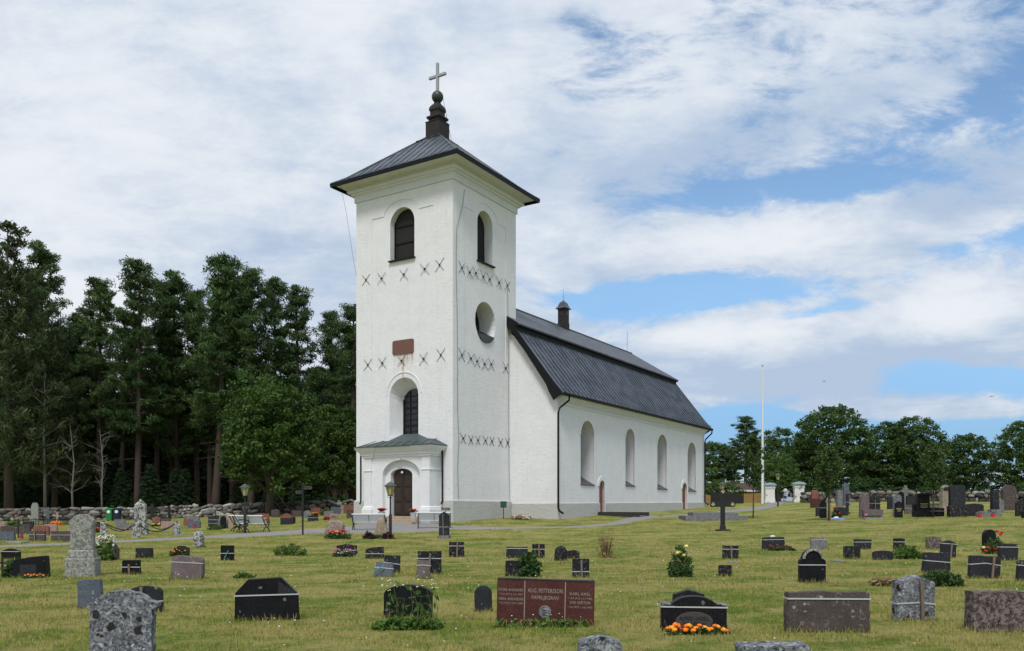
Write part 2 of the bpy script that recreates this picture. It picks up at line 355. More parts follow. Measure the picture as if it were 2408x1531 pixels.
# ---------------------------------------------------------------- terrain
CTRL = [(200, 1531, 9.6), (1204, 1531, 9.5), (2300, 1531, 9.3), (150, 1440, 12.8), (1280, 1468, 11.5), (1630, 1478, 11.2), (2350, 1480, 10.9), (625, 1456, 12.2),
        (195, 1355, 20), (1010, 1350, 21), (1605, 1352, 20), (1908, 1366, 18.5), (2315, 1358, 19),
        (150, 1290, 33), (535, 1317, 26), (810, 1304, 29.5), (1075, 1308, 28), (1718, 1313, 26), (1818, 1291, 31), (2195, 1290, 30),
        (620, 1251, 46), (870, 1251, 47), (918, 1268, 40.5), (1045, 1267, 40.5), (788, 1262, 41), (1300, 1240, 47), (1120, 1243, 47.5), (1000, 1236, 51),
        (1075, 1223, 51.9), (838, 1215, 56), (1205, 1219, 57), (1320, 1222, 55.5), (1415, 1207, 61.3), (1608, 1198, 75.4), (1655, 1191, 80), (1480, 1224, 57), (1800, 1240, 48),
        (1829, 1196, 78), (1808, 1180.5, 84), (1699, 1247, 43), (1675, 1222, 56), (1771, 1223, 58), (1951, 1225, 50), (1910, 1214, 53), (2150, 1217, 50), (2250, 1219, 48), (2390, 1221, 45),
        (1950, 1178, 78), (2390, 1181, 70), (2300, 1250, 36), (2000, 1250, 39),
        (20, 1270, 41), (110, 1273, 41), (100, 1288, 35), (400, 1271, 39), (100, 1224, 72), (300, 1223, 73), (550, 1213, 74), (800, 1204, 76), (330, 1257, 46), (600, 1237, 55), (750, 1226, 62), (60, 1237, 58),
        (100, 1216, 100), (600, 1209, 105), (1200, 1205, 120), (1700, 1190, 100), (2300, 1190, 100)]
tp = np.array([((px-CX)/F*D, D, EYE+(HY-py)/F*D) for px, py, D in CTRL] + [(x, y, -.02) for x in (-16, 0, 16) for y in (-12, 2)])
def _phi(r2): return np.where(r2 > 1e-9, .5*r2*np.log(np.maximum(r2, 1e-9)), 0.0)
_n = len(tp); _K = _phi(((tp[:, None, :2]-tp[None, :, :2])**2).sum(2)) + np.eye(_n)*40.0
_P = np.c_[np.ones(_n), tp[:, :2]]
_A = np.block([[_K, _P], [_P.T, np.zeros((3, 3))]])
_w = np.linalg.solve(_A, np.r_[tp[:, 2], 0, 0, 0])
def gzs(x, y):
    x = np.asarray(x, float); y = np.asarray(y, float); sh = x.shape; q = np.stack([x.ravel(), y.ravel()], 1)
    out = np.zeros(len(q))
    for i in range(0, len(q), 20000):
        b = q[i:i+20000]; r2 = ((b[:, None, :]-tp[None, :, :2])**2).sum(2)
        out[i:i+20000] = _phi(r2) @ _w[:_n] + _w[_n] + b @ _w[_n+1:]
    dd = np.hypot(q[:, 0], q[:, 1]-50); t = np.clip((dd-62)/70, 0, 1); t = t*t*(3-2*t)
    return (out*(1-t)+.9*t).reshape(sh)
def gz(x, y): return float(gzs(np.array([x]), np.array([y]))[0])
_dep = np.linspace(6, 130, 1241)
def gnd(px, py):
    """the point of the terrain seen along one heading"""
    uu, vv = (px-CX)/F, (HY-py)/F
    h = EYE+vv*_dep-gzs(uu*_dep, _dep); i = np.argmax(h < 0)
    if h[i] >= 0: i = len(_dep)-1
    a = h[i-1]/(h[i-1]-h[i]+1e-9) if i else 0; D = _dep[i-1]+(_dep[i]-_dep[i-1])*a if i else _dep[0]
    return Vector((uu*D, D, gz(uu*D, D)))
def at(px, D): return Vector(((px-CX)/F*D, D, gz((px-CX)/F*D, D)))
def zat(py, D): return EYE+(HY-py)/F*D
def axis(lo, hi, st, far):
    a = list(np.arange(lo, hi+st/2, st)); s = st; q = hi
    while q < far: s *= 1.35; q += s; a.append(q)
    s = st; q = lo
    while q > -far: s *= 1.35; q -= s; a.insert(0, q)
    return np.array(a)
def grass_col(q, pos):
    a = q.noise(q.v('MULTIPLY', pos, (.8, 1.0, 0)), .50, 7, .66); b = q.noise(q.v('MULTIPLY', pos, (1.0, 1.1, 0)), 1.9, 6, .66); c = q.noise(pos, 9, 4, .6)
    dry = q.ss(q.m('ADD', q.m('MULTIPLY', a, .62), q.m('ADD', q.m('MULTIPLY', b, .42), q.m('MULTIPLY', c, .16))), .505, .675)
    gr = q.mix(q.ss(q.m('ADD', q.m('MULTIPLY', q.noise(pos, 1.9, 5, .65), .6), q.m('MULTIPLY', q.noise(pos, 13, 4, .7), .4)), .34, .66), (.078, .155, .018), (.222, .278, .042))
    return q.mix(q.m('MULTIPLY', dry, .72), gr, (.52, .41, .16))
def ground_fn(q):
    pos = q.node('ShaderNodeNewGeometry').outputs['Position']
    f = q.noise(pos, 34, 3, .7); f2 = q.noise(q.v('MULTIPLY', pos, (1, .6, 1)), 120, 2, .6)
    col = q.mix(q.ss(f, .3, .75), q.mix(.34, grass_col(q, pos), (.05, .055, .016)), grass_col(q, pos))
    return {'Base Color': col, 'Roughness': .9, 'Specular IOR Level': .1, 'Normal': q.bump(q.m('ADD', f, q.m('MULTIPLY', f2, .7)), .9, .05)}
GROUND = mat('mown churchyard grass', ground_fn)
ax, ay = axis(-46, 52, .5, 3000), axis(5, 96, .5, 3000)
gx, gy = np.meshgrid(ax, ay); gv = np.stack([gx.ravel(), gy.ravel(), gzs(gx, gy).ravel()], 1)
ii = np.arange(len(gv)).reshape(gx.shape)
gf = np.stack([ii[:-1, :-1].ravel(), ii[:-1, 1:].ravel(), ii[1:, 1:].ravel(), ii[1:, :-1].ravel()], 1)
tag(np_mesh('ground', gv, gf, GROUND, smooth=True), kind='structure')
# ---------------------------------------------------------------- gravel paths
def gravel_fn(q):
    pos = q.node('ShaderNodeNewGeometry').outputs['Position']
    a = q.noise(pos, 60, 3, .7); b = q.noise(q.v('MULTIPLY', pos, (1, 2, 1)), .9, 5, .6)
    col = q.mix(a, (.15, .145, .145), (.30, .29, .285)); col = q.mix(q.m('MULTIPLY', q.ss(b, .45, .75), .5), col, (.30, .27, .22))
    return {'Base Color': col, 'Roughness': .9, 'Normal': q.bump(a, .6, .03)}
GRAVEL = mat('pale fine gravel', gravel_fn)
PATHS = []
def path(name, far_edge, near_edge, n=90, rows=7):
    def res(e):
        e = [gnd(*q) if len(q) == 2 else at(q[0], q[2]) for q in e]; e = np.array([(q.x, q.y) for q in e])
        s = np.r_[0, np.cumsum(np.hypot(*np.diff(e, axis=0).T))]; t = np.linspace(0, s[-1], n)
        return np.stack([np.interp(t, s, e[:, 0]), np.interp(t, s, e[:, 1])], 1)
    A, B = res(far_edge), res(near_edge); w = np.linspace(0, 1, rows)[:, None, None]
    rng = np.random.RandomState(3); wob = np.convolve(rng.randn(n+8), np.ones(3)/3, 'same')[:n, None]*.13
    A = A+wob; B = B-wob
    G = A[None]*(1-w)+B[None]*w; z = gzs(G[..., 0], G[..., 1])+.045
    z[0] -= .07; z[-1] -= .07
    V = np.concatenate([G, z[..., None]], 2).reshape(-1, 3); I = np.arange(rows*n).reshape(rows, n)
    Fq = np.stack([I[:-1, :-1].ravel(), I[:-1, 1:].ravel(), I[1:, 1:].ravel(), I[1:, :-1].ravel()], 1)
    tag(np_mesh(name, V, Fq, GRAVEL, smooth=True), kind='structure')
    PATHS.append(np.r_[A, B[::-1]])
path('gravel_path', [(-60, 1287), (100, 1281), (300, 1272), (480, 1262), (600, 1254), (700, 1246), (830, 1238), (845, 1229), (1000, 1227), (1065, 1237), (1190, 1241), (1330, 1240)],
     [(-60, 1289.4), (100, 1283.6), (300, 1275), (480, 1266.5), (600, 1262), (700, 1256), (790, 1254), (880, 1254), (1000, 1252), (1065, 1246), (1190, 1244), (1330, 1241.5)])
path('ramp_path', [(1330, 1239.5), (1400, 1234), (1440, 1228), (1462, 1220), (1500, 1211)], [(1330, 1241.5), (1400, 1239), (1465, 1233), (1500, 1225), (1560, 1215)], 40, 5)
path('gate_path', [(1560, 1213), (1620, 1209), (1690, 1202), (1740, 1196), (1790, 1190), (1816, 1182, 84), (1822, 1180, 88)],
     [(1560, 1216), (1640, 1213), (1700, 1208), (1750, 1202), (1800, 1198), (1858, 1184, 84), (1864, 1180, 88)], 50, 5)
def in_poly(P, x, y):
    r = np.zeros(len(x), bool); j = len(P)-1
    for i in range(len(P)):
        c = ((P[i, 1] > y) != (P[j, 1] > y)); xx = (P[j, 0]-P[i, 0])*(y-P[i, 1])/(P[j, 1]-P[i, 1]+1e-12)+P[i, 0]
        r ^= c & (x < xx); j = i
    return r
# ---------------------------------------------------------------- grass blades
def blade_fn(q):
    pos = q.node('ShaderNodeNewGeometry').outputs['Position']
    t = q.node('ShaderNodeAttribute', attribute_name='tint').outputs['Fac']
    col = q.mix(q.m('MULTIPLY', t, .55), grass_col(q, pos), (.31, .34, .06)); col = q.mix(q.ss(t, .80, .95), col, (.42, .34, .16))
    nn_ = q.v('NORMALIZE', q.v('ADD', q.v('SCALE', q.node('ShaderNodeNewGeometry').outputs['Normal'], .35), (0, 0, .8)))
    a = q.node('ShaderNodeBsdfDiffuse', {'Color': col, 'Normal': nn_}).outputs[0]; b = q.node('ShaderNodeBsdfTranslucent', {'Color': col}).outputs[0]
    return q.node('ShaderNodeMixShader', {0: .25, 1: a, 2: b}).outputs[0]
BLADE = mat('grass blades', blade_fn)
CHURCH_FOOT = np.array([(-3.9, 51.2), (-11.5, 56.5), (-8, 64), (10, 92), (24, 82), (18.2, 79.4), (3.1, 55.4), (.4, 56.6)])
# small white clover heads and yellow hawkbit scattered through the lawn
def petals(name, n, col, r, lab, cat, seed, dmax):
    rng = np.random.RandomState(seed); dd = 8.5+(dmax-8.5)*rng.rand(n)**.75; uu = (rng.rand(n)-.5)*1.25
    cx = np.sin(np.arange(n)*.37)*.25; x = uu*dd; y = dd+cx; ok = np.ones(n, bool)
    for P in PATHS+[CHURCH_FOOT]: ok &= ~in_poly(P, x, y)
    x, y = x[ok], y[ok]; n = len(x); z = gzs(x, y)+.03+.03*rng.rand(n); rr = r*(.6+.8*rng.rand(n))*(1+(y-9)/40)
    oct_v = np.array([(1, 0, 0), (0, 1, 0), (-1, 0, 0), (0, -1, 0), (0, 0, .7), (0, 0, -.7)]); of = np.array([(0, 1, 4), (1, 2, 4), (2, 3, 4), (3, 0, 4), (1, 0, 5), (2, 1, 5), (3, 2, 5), (0, 3, 5)])
    V = (oct_v[None]*rr[:, None, None]+np.stack([x, y, z], 1)[:, None]).reshape(-1, 3); Fq = (of[None]+np.arange(n)[:, None, None]*6).reshape(-1, 3)
    tag(np_mesh(name, V, Fq, simple(name.replace('_', ' '), col, .8, 0, .1, 20, .1)), lab, cat, kind='stuff')
petals('clover_flowers', 290, (.70, .70, .64), .013, 'tiny white clover heads dotted over the lawn', 'clover', 11, 32)
petals('hawkbit_flowers', 130, (.62, .48, .04), .009, 'tiny yellow wildflowers dotted over the near lawn', 'wildflowers', 12, 16)
# ---------------------------------------------------------------- church
C0 = Vector((-3.64, 52.0, 0)); CA, SA = .5314, .8471        # local x runs east along the nave, local y runs north
CROT = math.atan2(SA, CA)
def pl(px, py, ax, val):
    uu, vv = (px-CX)/F, (HY-py)/F
    t = (val+C0.x*CA+C0.y*SA)/(uu*CA+SA) if ax == 'x' else (val-C0.x*SA+C0.y*CA)/(-uu*SA+CA)
    wx, wy = uu*t-C0.x, t-C0.y
    return Vector((wx*CA+wy*SA, -wx*SA+wy*CA, EYE+vv*t))
def LF(px, py, x=0.0): q = pl(px, py, 'x', x); return (q.y, q.z)      # west faces
def RF(px, py, y=0.0): q = pl(px, py, 'y', y); return (q.x, q.z)      # south faces
def wloc(x, y): return Vector((C0.x+x*CA-y*SA, C0.y+x*SA+y*CA, 0))
church = thing('church', 'white rendered church with square west tower and black mansard roof', 'church', C0, CROT)
TX, TY = 7.35, 7.92
NX0 = RF(1200, 1200)[0]; NS = pl(1311, 1200, 'x', NX0).y; NN = TY-NS; NX1 = RF(1656, 1190, NS)[0]; NC = TY/2
def arch(y0, y1, zb, zs, n=12, rise=1.0):
    """outline with an arched head: jambs y0..y1, foot zb, springing zs"""
    c, r = (y0+y1)/2, abs(y1-y0)/2
    return [(y0, zb), (y1, zb)]+[(c+(y1-c)*math.cos(math.pi*k/n), zs+r*rise*math.sin(math.pi*k/n)) for k in range(n+1)]
def scale2(pts, sy, sz, dy=0, dz=0):
    cy = sum(q[0] for q in pts)/len(pts); cz = sum(q[1] for q in pts)/len(pts)
    return [((q[0]-cy)*sy+cy+dy, (q[1]-cz)*sz+cz+dz) for q in pts]
# --- tower
tw = MB().box(0, TX, 0, TY, -1.2, 23.0).build('tower_wall', [PL_ROUGH, PL_SMOOTH], church)
pan = MB()
def panel(F_, tl, hump, tr, bot):                              # recessed smooth field with an arched hump round the window
    (a, _), (b, _) = F_(*tl), F_(*tr); hl, hr = F_(*hump[0]), F_(*hump[2]); top = F_(*hump[1])[1]
    zsh = (F_(*tl)[1]+F_(*tr)[1])/2; c = (hl[0]+hr[0])/2; r = abs(hl[0]-hr[0])/2; hz = (hl[1]+hr[1])/2
    zb = F_(*bot)[1]; lo, hi = min(a, b), max(a, b)
    return [(lo, zb), (hi, zb), (hi, zsh), (c+r, zsh)]+[(c+r*math.cos(math.pi*k/14), hz+(top-hz)*math.sin(math.pi*k/14)) for k in range(1, 14)]+[(c-r, zsh), (lo, zsh)]
pan.prism(panel(LF, (875, 516), ((903, 507), (951, 467.8), (985, 490)), (1018.6, 482), (940, 862)), -.3, .035, 'yz')
pan.prism(panel(RF, (1092, 486), ((1114, 498), (1136, 477), (1170, 525)), (1189.6, 536), (1140, 862)), -.3, .035, 'xz')
pc = pan.build('c', PL_SMOOTH)
cut(tw, [pc])
def outline(F_, l, r, top, bl, br):
    y0, y1 = F_(l, 1)[0], F_(r, 1)[0]; zb = (F_(l, bl)[1]+F_(r, br)[1])/2; zt = F_((l+r)/2, top)[1]
    y0, y1 = min(y0, y1), max(y0, y1); return y0, y1, zb, zt
wy0, wy1, wzb, wzt = outline(LF, 916.8, 973.7, 486.8, 615, 605)
sx0, sx1, szb, szt = outline(RF, 1123.6, 1159.4, 496.5, 613, 627.6)
ly0, ly1, lzb, lzt = outline(LF, 916, 983.7, 887.3, 1027, 1026)
ry0 = RF(1145*.2933+782.5, 700)[0]; ry1 = RF(1308*.2933+782.5, 700)[0]; rzt = RF(1143, 435.5+937*.2933)[1]; rzb = RF(1143, 435.5+1265*.2933)[1]
cutr = MB()
W1 = arch(wy0, wy1, wzb, wzt-(wy1-wy0)/2); cutr.prism(W1, -.3, .55, 'yz')
W2 = arch(sx0, sx1, szb, szt-(sx1-sx0)/2); cutr.prism(W2, -.3, .75, 'xz')
W3 = arch(ly0, ly1, lzb, lzt-(ly1-ly0)/2); ic = (ly0+ly1)/2; iw = (ly1-ly0)*.40
W3i = arch(ic-iw, ic+iw*.85, lzb+.02, lzt-.55-iw); W3o = [((a[0]-b[0])*.28+a[0], (a[1]-b[1])*.28+a[1]) for a, b in zip(W3, W3i)]
cutr.prism(W3o, -.3, 1.05, 'yz', W3i)
RC = [((ry0+ry1)/2+(ry1-ry0)/2*math.cos(2*math.pi*k/28), (rzt+rzb)/2+(rzt-rzb)/2*math.sin(2*math.pi*k/28)) for k in range(28)]
cutr.prism(RC, -.3, 1.4, 'xz')
cut(tw, [cutr.build('c', PL_SMOOTH)])
# windows of the tower
def window(name, label, build):
    o = build(); o['label'] = label; return o
f = MB().prism(W1, .50, .56, 'yz').build('belfry_window', DARKIN, church)
fr = MB()
for k in (.36, .68): z = wzb+(wzt-wzb)*k; fr.box(.45, .499, wy0+.04, wy1-.04, z-.03, z+.03)
fr.box(.44, .499, wy0, wy0+.08, wzb, wzt-.7); fr.box(.44, .499, wy1-.08, wy1, wzb, wzt-.7)
fr.build('frame', BLACKM, f); MB().box(-.14, .5, wy0-.1, wy1+.05, wzb-.06, wzb+.02).build('sill', BLACKM, f)
f = MB().prism(W2, .68, .76, 'xz').build('belfry_window', DARKIN, church)
MB().box(sx0-.08, sx1+.1, -.14, .66, szb-.06, szb+.02).build('sill', BLACKM, f)
f = MB().prism(W3i, .98, 1.06, 'yz').build('tower_window', GLASS, church)
fr = MB(); a0, a1 = ic-iw, ic+iw*.85
for k in range(1, 3): y = a0+(a1-a0)*k/3; fr.box(.93, .979, y-.025, y+.025, lzb, lzt-.75)
for k in range(1, 8):
    z = lzb+(lzt-.7-lzb)*k/8; w = .06 if k in (2, 5) else .022; fr.box(.935, .977, a0+.02, a1-.02, z-w, z+w)
fr.box(.92, .979, a0, a0+.09, lzb, lzt-1.3).box(.92, .979, a1-.09, a1, lzb, lzt-1.3)
fr.build('frame', BLACKM, f)
hood = MB(); ho = arch(ly0-.28, ly1+.28, lzb+1.0, lzt-(ly1-ly0)/2+.1, 18); hi_ = arch(ly0-.20, ly1+.20, lzb+1.0, lzt-(ly1-ly0)/2+.1, 18)
n_ = len(ho)
for k in range(2, n_-1):
    hood.add([(-.035, *ho[k]), (-.035, *ho[k+1]), (-.035, *hi_[k+1]), (-.035, *hi_[k]), (.02, *ho[k]), (.02, *ho[k+1]), (.02, *hi_[k+1]), (.02, *hi_[k])],
             [(0, 1, 2, 3), (0, 4, 5, 1), (3, 2, 6, 7)])
hood.build('hood_mould', PL_SMOOTH, church)
f = MB().prism(scale2(RC, .995, .995), 1.32, 1.41, 'xz').build('round_window', GLASS, church)
fr = MB(); rc = (ry0+ry1)/2; rz = (rzt+rzb)/2
for k in (-.33, 0, .33): fr.box(rc+k*(ry1-ry0)-.025, rc+k*(ry1-ry0)+.025, 1.27, 1.319, rzb+.35, rzt-.25)
for k in (-.2, .12): fr.box(ry0+.25, ry1-.25, 1.27, 1.318, rz+k*2.4-.025, rz+k*2.4+.025)
fr.build('frame', BLACKM, f)
hz_ = RF(1143, 435.5+1190*.2933)[1]; cw = (ry1-ry0)/2*math.sqrt(max(0, 1-((hz_-rz)/((rzt-rzb)/2))**2))
low = [q for q in RC if q[1] < hz_]; low = sorted(low, key=lambda q: q[0])
sl = MB(); vs = [(q[0], -.06, q[1]-.02) for q in low]+[(rc+(q[0]-rc)*.99, 1.3, hz_+.55) for q in low]
m_ = len(low); sl.add(vs, [(i, i+1, m_+i+1, m_+i) for i in range(m_-1)]); sl.add([(q[0], -.06, q[1]-.02) for q in low], [tuple(range(m_))])
sl.build('sill', ZINC, f)
# plaque, anchors, cables
py0, py1 = LF(923.3, 800)[0], LF(972.6, 800)[0]; pz0 = LF(948, 830)[1]; pz1 = LF(948, 801)[1]; lo, hi = min(py0, py1), max(py0, py1); k = .09
P_ = [(lo, pz0), (lo+k, pz0), (lo+k, pz0-k*.6), (hi-k, pz0-k*.6), (hi-k, pz0), (hi, pz0), (hi, pz1), (hi-k, pz1), (hi-k, pz1+k*.6), (lo+k, pz1+k*.6), (lo+k, pz1), (lo, pz1)]
MB().prism(P_, -.03, .06, 'yz').build('inscription_plate', RUSTP, church)
PL_MAIN = mat('rough white lime plaster with rust stain', plaster_fn(.5, rust=[((lo+hi)/2-.1, .95, pz0-.04, pz0-1.3, 1.0), ((lo+hi)/2+.02, .16, pz0, pz0-3.2, 1.0), (lo+.15, .16, pz0, pz0-1.9, .8), (hi-.12, .13, pz0, pz0-1.6, .75)]))
PL_PANEL = mat('smooth white lime plaster with rust stain', plaster_fn(.3, rust=[((lo+hi)/2-.1, .95, pz0-.04, pz0-1.3, 1.0), ((lo+hi)/2+.02, .16, pz0, pz0-3.2, 1.0), (lo+.15, .16, pz0, pz0-1.9, .8), (hi-.12, .13, pz0, pz0-1.6, .75)]))
tw.data.materials.clear(); tw.data.materials.append(PL_MAIN); tw.data.materials.append(PL_PANEL)
for q in tw.data.polygons:                                     # recessed fields and reveals are the smooth coat, the corner strips the rough one
    c = q.center; q.material_index = 1 if ((.02 < c.x < 1.2 and .3 < c.y < TY-.3 and c.z > .5) or (.02 < c.y < 1.2 and .3 < c.x < TX-.3)) else 0
ra = random.Random(4)
def anchor(Fn, zx, zy, hs, south):
    a, z = Fn(zx, zy); m = MB()
    for s in (-1, 1):
        an = s*(math.atan2(.37, .34)+ra.uniform(-.07, .07)); L = hs*ra.uniform(.95, 1.05); dx, dz = math.cos(an)*L, math.sin(an)*L
        if south: m.tube([(a-dx, -.022, z-dz), (a, -.03, z), (a+dx, -.022, z+dz)], .0125, 5)
        else: m.tube([(-.022, a-dx, z-dz), (-.03, a, z), (-.022, a+dx, z+dz)], .0125, 5)
    c = (a, -.02, z) if south else (-.02, a, z); m.box(c[0]-.045, c[0]+.045, c[1]-.045, c[1]+.045, c[2]-.055, c[2]+.055)
    m.build('wall_anchor', IRON, church)
z2 = lambda q: (782.5+q[0]*.2933, 435.5+q[1]*.2933); z3 = lambda q: (802.9+q[0]*.2666, 850.5+q[1]*.2666)
for q in ((268, 760), (392, 748), (570, 716), (738, 672), (858, 640), (283, 1441), (398, 1427), (552, 1408), (729, 1392), (868, 1362)): anchor(LF, *z2(q), .50, False)
for q in ((1033, 663), (1097, 700), (1147, 706), (1206, 734), (1257, 756), (1333, 783), (1398, 805), (1033, 1363), (1107, 1390), (1157, 1412), (1217, 1435), (1270, 1437), (1386, 1467)): anchor(RF, *z2(q), .50, True)
for q in ((1072, 678), (1140, 692), (1202, 694), (1268, 697), (1325, 703), (1402, 713), (1463, 715)): anchor(RF, *z3(q), .42, True)
def wire(pts, r=.016, name='lightning_cable', m=BLACKM, y=-.05): MB().tube([(RF(*q)[0], y, RF(*q)[1]) for q in pts], r, 5).build(name, m, church)
wire([z2(q) for q in ((1052, 40), (1035, 180), (990, 340), (985, 520), (985, 720), (992, 1000), (997, 1500))]+[z3(q) for q in ((1018, 150), (1020, 450), (1030, 680), (1020, 940), (1026, 1150), (1040, 1400))], .011)
wire([z2(q) for q in ((1393, 830), (1398, 860), (1400, 1050), (1402, 1290), (1408, 1500))]+[z3(q) for q in ((1467, 200), (1470, 640), (1472, 900), (1480, 1200), (1490, 1370))], .010)
MB().tube([(-1.0, TY+.5, 23.1), (-.4, TY+.55, 21.5), (-.12, TY+.3, 19.0), (-.06, TY-.02, 17.2)], .009, 5).build('lightning_cable', BLACKM, church)
# plinth of the tower
zp = RF(1120, 1174.5)[1]
pl_ = MB().rings(0, TX+.1, 0, TY, [(.14, -1.2), (.12, zp-.12), (.0, zp)], (True, False)).build('tower_plinth', PL_GREY, church)
# cornice and roof of the tower
z0 = 22.0
MB().rings(0, TX, 0, TY, [(.001, z0-.02), (.09, z0), (.09, z0+.34), (.11, z0+.36), (.13, z0+.40), (.24, z0+.44), (.25, z0+.52), (.29, z0+.54), (.38, z0+.56), (.43, z0+.62), (.44, z0+.68), (.41, z0+.74), (.33, z0+.78), (.33, z0+.81), (.36, z0+.86), (.45, z0+.93), (.62, z0+.99), (.85, z0+1.035), (1.06, z0+1.06), (1.06, z0+1.10)]
           ).build('cornice', PL_CREAM, church, smooth=25)
rz0 = z0+1.10; hx, hy = TX/2, TY/2; cxl, cyl = TX/2, TY/2
def rring(h, z): return (h, z)
rm = MB(); prof = [(1.17, rz0-.05), (1.19, rz0+.03), (.85, rz0+.24), (.45, rz0+.50)]
x_in = lambda o: o
topz = rz0+3.62
vs = []
for o, z in prof: vs.append([(-o, -o, z), (TX+o, -o, z), (TX+o, TY+o, z), (-o, TY+o, z)])
vs.append([(cxl-.55, cyl-.55, topz), (cxl+.55, cyl-.55, topz), (cxl+.55, cyl+.55, topz), (cxl-.55, cyl+.55, topz)])
flat = [q for r_ in vs for q in r_]; fs = []
for i in range(len(vs)-1):
    for k in range(4): fs.append((i*4+k, i*4+(k+1) % 4, i*4+4+(k+1) % 4, i*4+4+k))
e = len(flat)-4; fs += [(3, 2, 1, 0), (e, e+1, e+2, e+3)]; rm.add(flat, fs)
lv = [(1.19, rz0+.03), (.85, rz0+.24), (.45, rz0+.50)]
def slope_pts(k, t):
    """points of one roof slope at fraction t along its foot, running straight up the fall line until the hip"""
    A, B = [(Vector(vs[i][k]), Vector(vs[i][(k+1) % 4])) for i in (1,)][0]; n = (B-A).normalized(); along = (B-A).length*t
    pts = []
    foot = A+n*along
    for i in range(1, 5):
        a, b = Vector(vs[i][k]), Vector(vs[i][(k+1) % 4]); s0 = (a-A).dot(n); s1 = (b-A).dot(n)
        if s0 <= along <= s1: pts.append(a+n*(along-s0))
        else:
            a0, b0 = Vector(vs[i-1][k]), Vector(vs[i-1][(k+1) % 4]); e0, e1 = (a0-A).dot(n), (b0-A).dot(n)
            w = (along-e0)/(s0-e0) if along < s0 else (e1-along)/(e1-s1)
            p0 = a0+n*(along-e0); c_ = a if along < s0 else b; hipp = (a0 if along < s0 else b0).lerp(c_, w)
            pts.append(hipp); break
    return pts
for k in range(4):
    for j in range(1, 16):
        pts = slope_pts(k, j/16)
        if len(pts) > 1 and (pts[-1]-pts[0]).length > .3: rm.tube([q+Vector((0, 0, .012)) for q in pts], .042, 5)
for k in range(4): rm.tube([Vector(vs[i][k])+Vector((0, 0, .02)) for i in range(1, 5)], .06, 6)
tr_ = rm.build('tower_roof', ROOF, church)
MB().rings(0, TX, 0, TY, [(1.06, rz0-.16), (1.20, rz0-.19), (1.23, rz0+.04), (1.10, rz0+.07)], (False, False)).build('eave_board', BLACKM, tr_)
sp = MB().rings(cxl, cxl, cyl, cyl, [(.57, 26.2), (.57, 27.72), (.60, 27.74), (.60, 27.78), (.43, 27.8), (.43, 27.95), (.50, 28.0), (.54, 28.07), (.54, 28.13), (.50, 28.19), (.40, 28.2), (.36, 28.24), (.36, 28.52), (.40, 28.56), (.42, 28.66), (.39, 28.82), (.30, 28.97), (.20, 29.08), (.15, 29.2), (.15, 29.3)]).build('spire_base', TARRED, church)
MB().lathe([(.02, 29.17)]+[(.4*math.cos(R(a_)), 29.57+.4*math.sin(R(a_))) for a_ in range(-78, 79, 12)]+[(.02, 29.97)], 20, (cxl, cyl)).build('ball', BALLM, sp, smooth=40)
cr = MB().box(cxl-.085, cxl+.085, cyl-.085, cyl+.085, 29.9, 31.86).box(cxl-.084, cxl+.084, cyl-.70, cyl-.0851, 30.90, 31.07).box(cxl-.084, cxl+.084, cyl+.0851, cyl+.70, 30.90, 31.07)
cr.build('cross', CROSSM, sp, .008)
sr = MB()
for k in range(4):
    M_ = Matrix.Translation((cxl, cyl, 0)) @ Matrix.Rotation(k*math.pi/2, 4, 'Z')
    sr.tube([(-1.05, -1.0, 26.42), (1.05, -1.0, 26.42)], .035, 5, M_)
    for a_ in (-.8, 0, .8): sr.tube([(a_, -1.0, 26.1), (a_, -1.02, 26.45)], .03, 5, M_)
sr.build('snow_guard', IRON, church)
MB().tube([(cxl, cyl-.42, 29.6), (cxl-.5, cyl-1.25, 27.3), (cxl-1.4, cyl-2.2, 25.5), (1.0, .7, 24.5)], .012, 5).build('lightning_cable', BLACKM, church)
# --- nave
EZ = (pl(1324, 928, 'y', NS).z+pl(1652, 1013, 'y', NS).z)/2    # underside of the eaves
RZ = 17.2
half = NC-NS
brk_b = 4.55; brk_z = (pl(1230, 760, 'y', NC-brk_b).z+pl(1586, 899, 'y', NC-brk_b).z)/2
def rp(b, z): return [(NC-b, z), (NC+b, z)]
nvw = MB(); ins = [(half, -1.5), (half, EZ-.1), (brk_b-.3, brk_z-.75), (0, RZ-.55)]
out = [(NC-b, z) for b, z in ins]+[(NC+b, z) for b, z in reversed(ins[:-1])]
nvw.prism(out, NX0, NX1, 'yz')
nv = nvw.build('nave_wall', PL_ROUGH, church)
z4 = lambda q: (1156.7+q[0]*.3866, 666.8+q[1]*.3866)
NWIN = [((540, 621), 835, 1226), ((813, 867), 884, 1232), ((1007, 1063), 919, 1251), ((1191, 1239), 967, 1263)]
DOORS = [((653, 681), 1197, 1397), ((1158, 1181), 1212, 1373)]
cn = MB(); nout = []
for (a_, b_), t_, bo in NWIN:
    x0, x1 = RF(*z4((a_, 1000)), NS)[0], RF(*z4((b_, 1000)), NS)[0]; zt = RF(*z4(((a_+b_)/2, t_)), NS)[1]; zb = RF(*z4((b_, bo)), NS)[1]
    o = arch(x0, x1, zb, zt-(x1-x0)/2*1.0, 14); nout.append((x0, x1, zb, zt, o)); cn.prism(o, NS-.4, NS+1.15, 'xz')
dout = []
for (a_, b_), t_, bo in DOORS:
    x0, x1 = RF(*z4((a_, 1300)), NS)[0], RF(*z4((b_+4, 1300)), NS)[0]; zt = RF(*z4(((a_+b_)/2, t_)), NS)[1]; zb = RF(*z4(((a_+b_)/2, bo)), NS)[1]
    o = arch(x0, x1, zb, zt-(x1-x0)/2, 12); dout.append((x0, x1, zb, zt, o)); cn.prism(o, NS-.4, NS+.32, 'xz')
cut(nv, [cn.build('c', PL_ROUGH)])
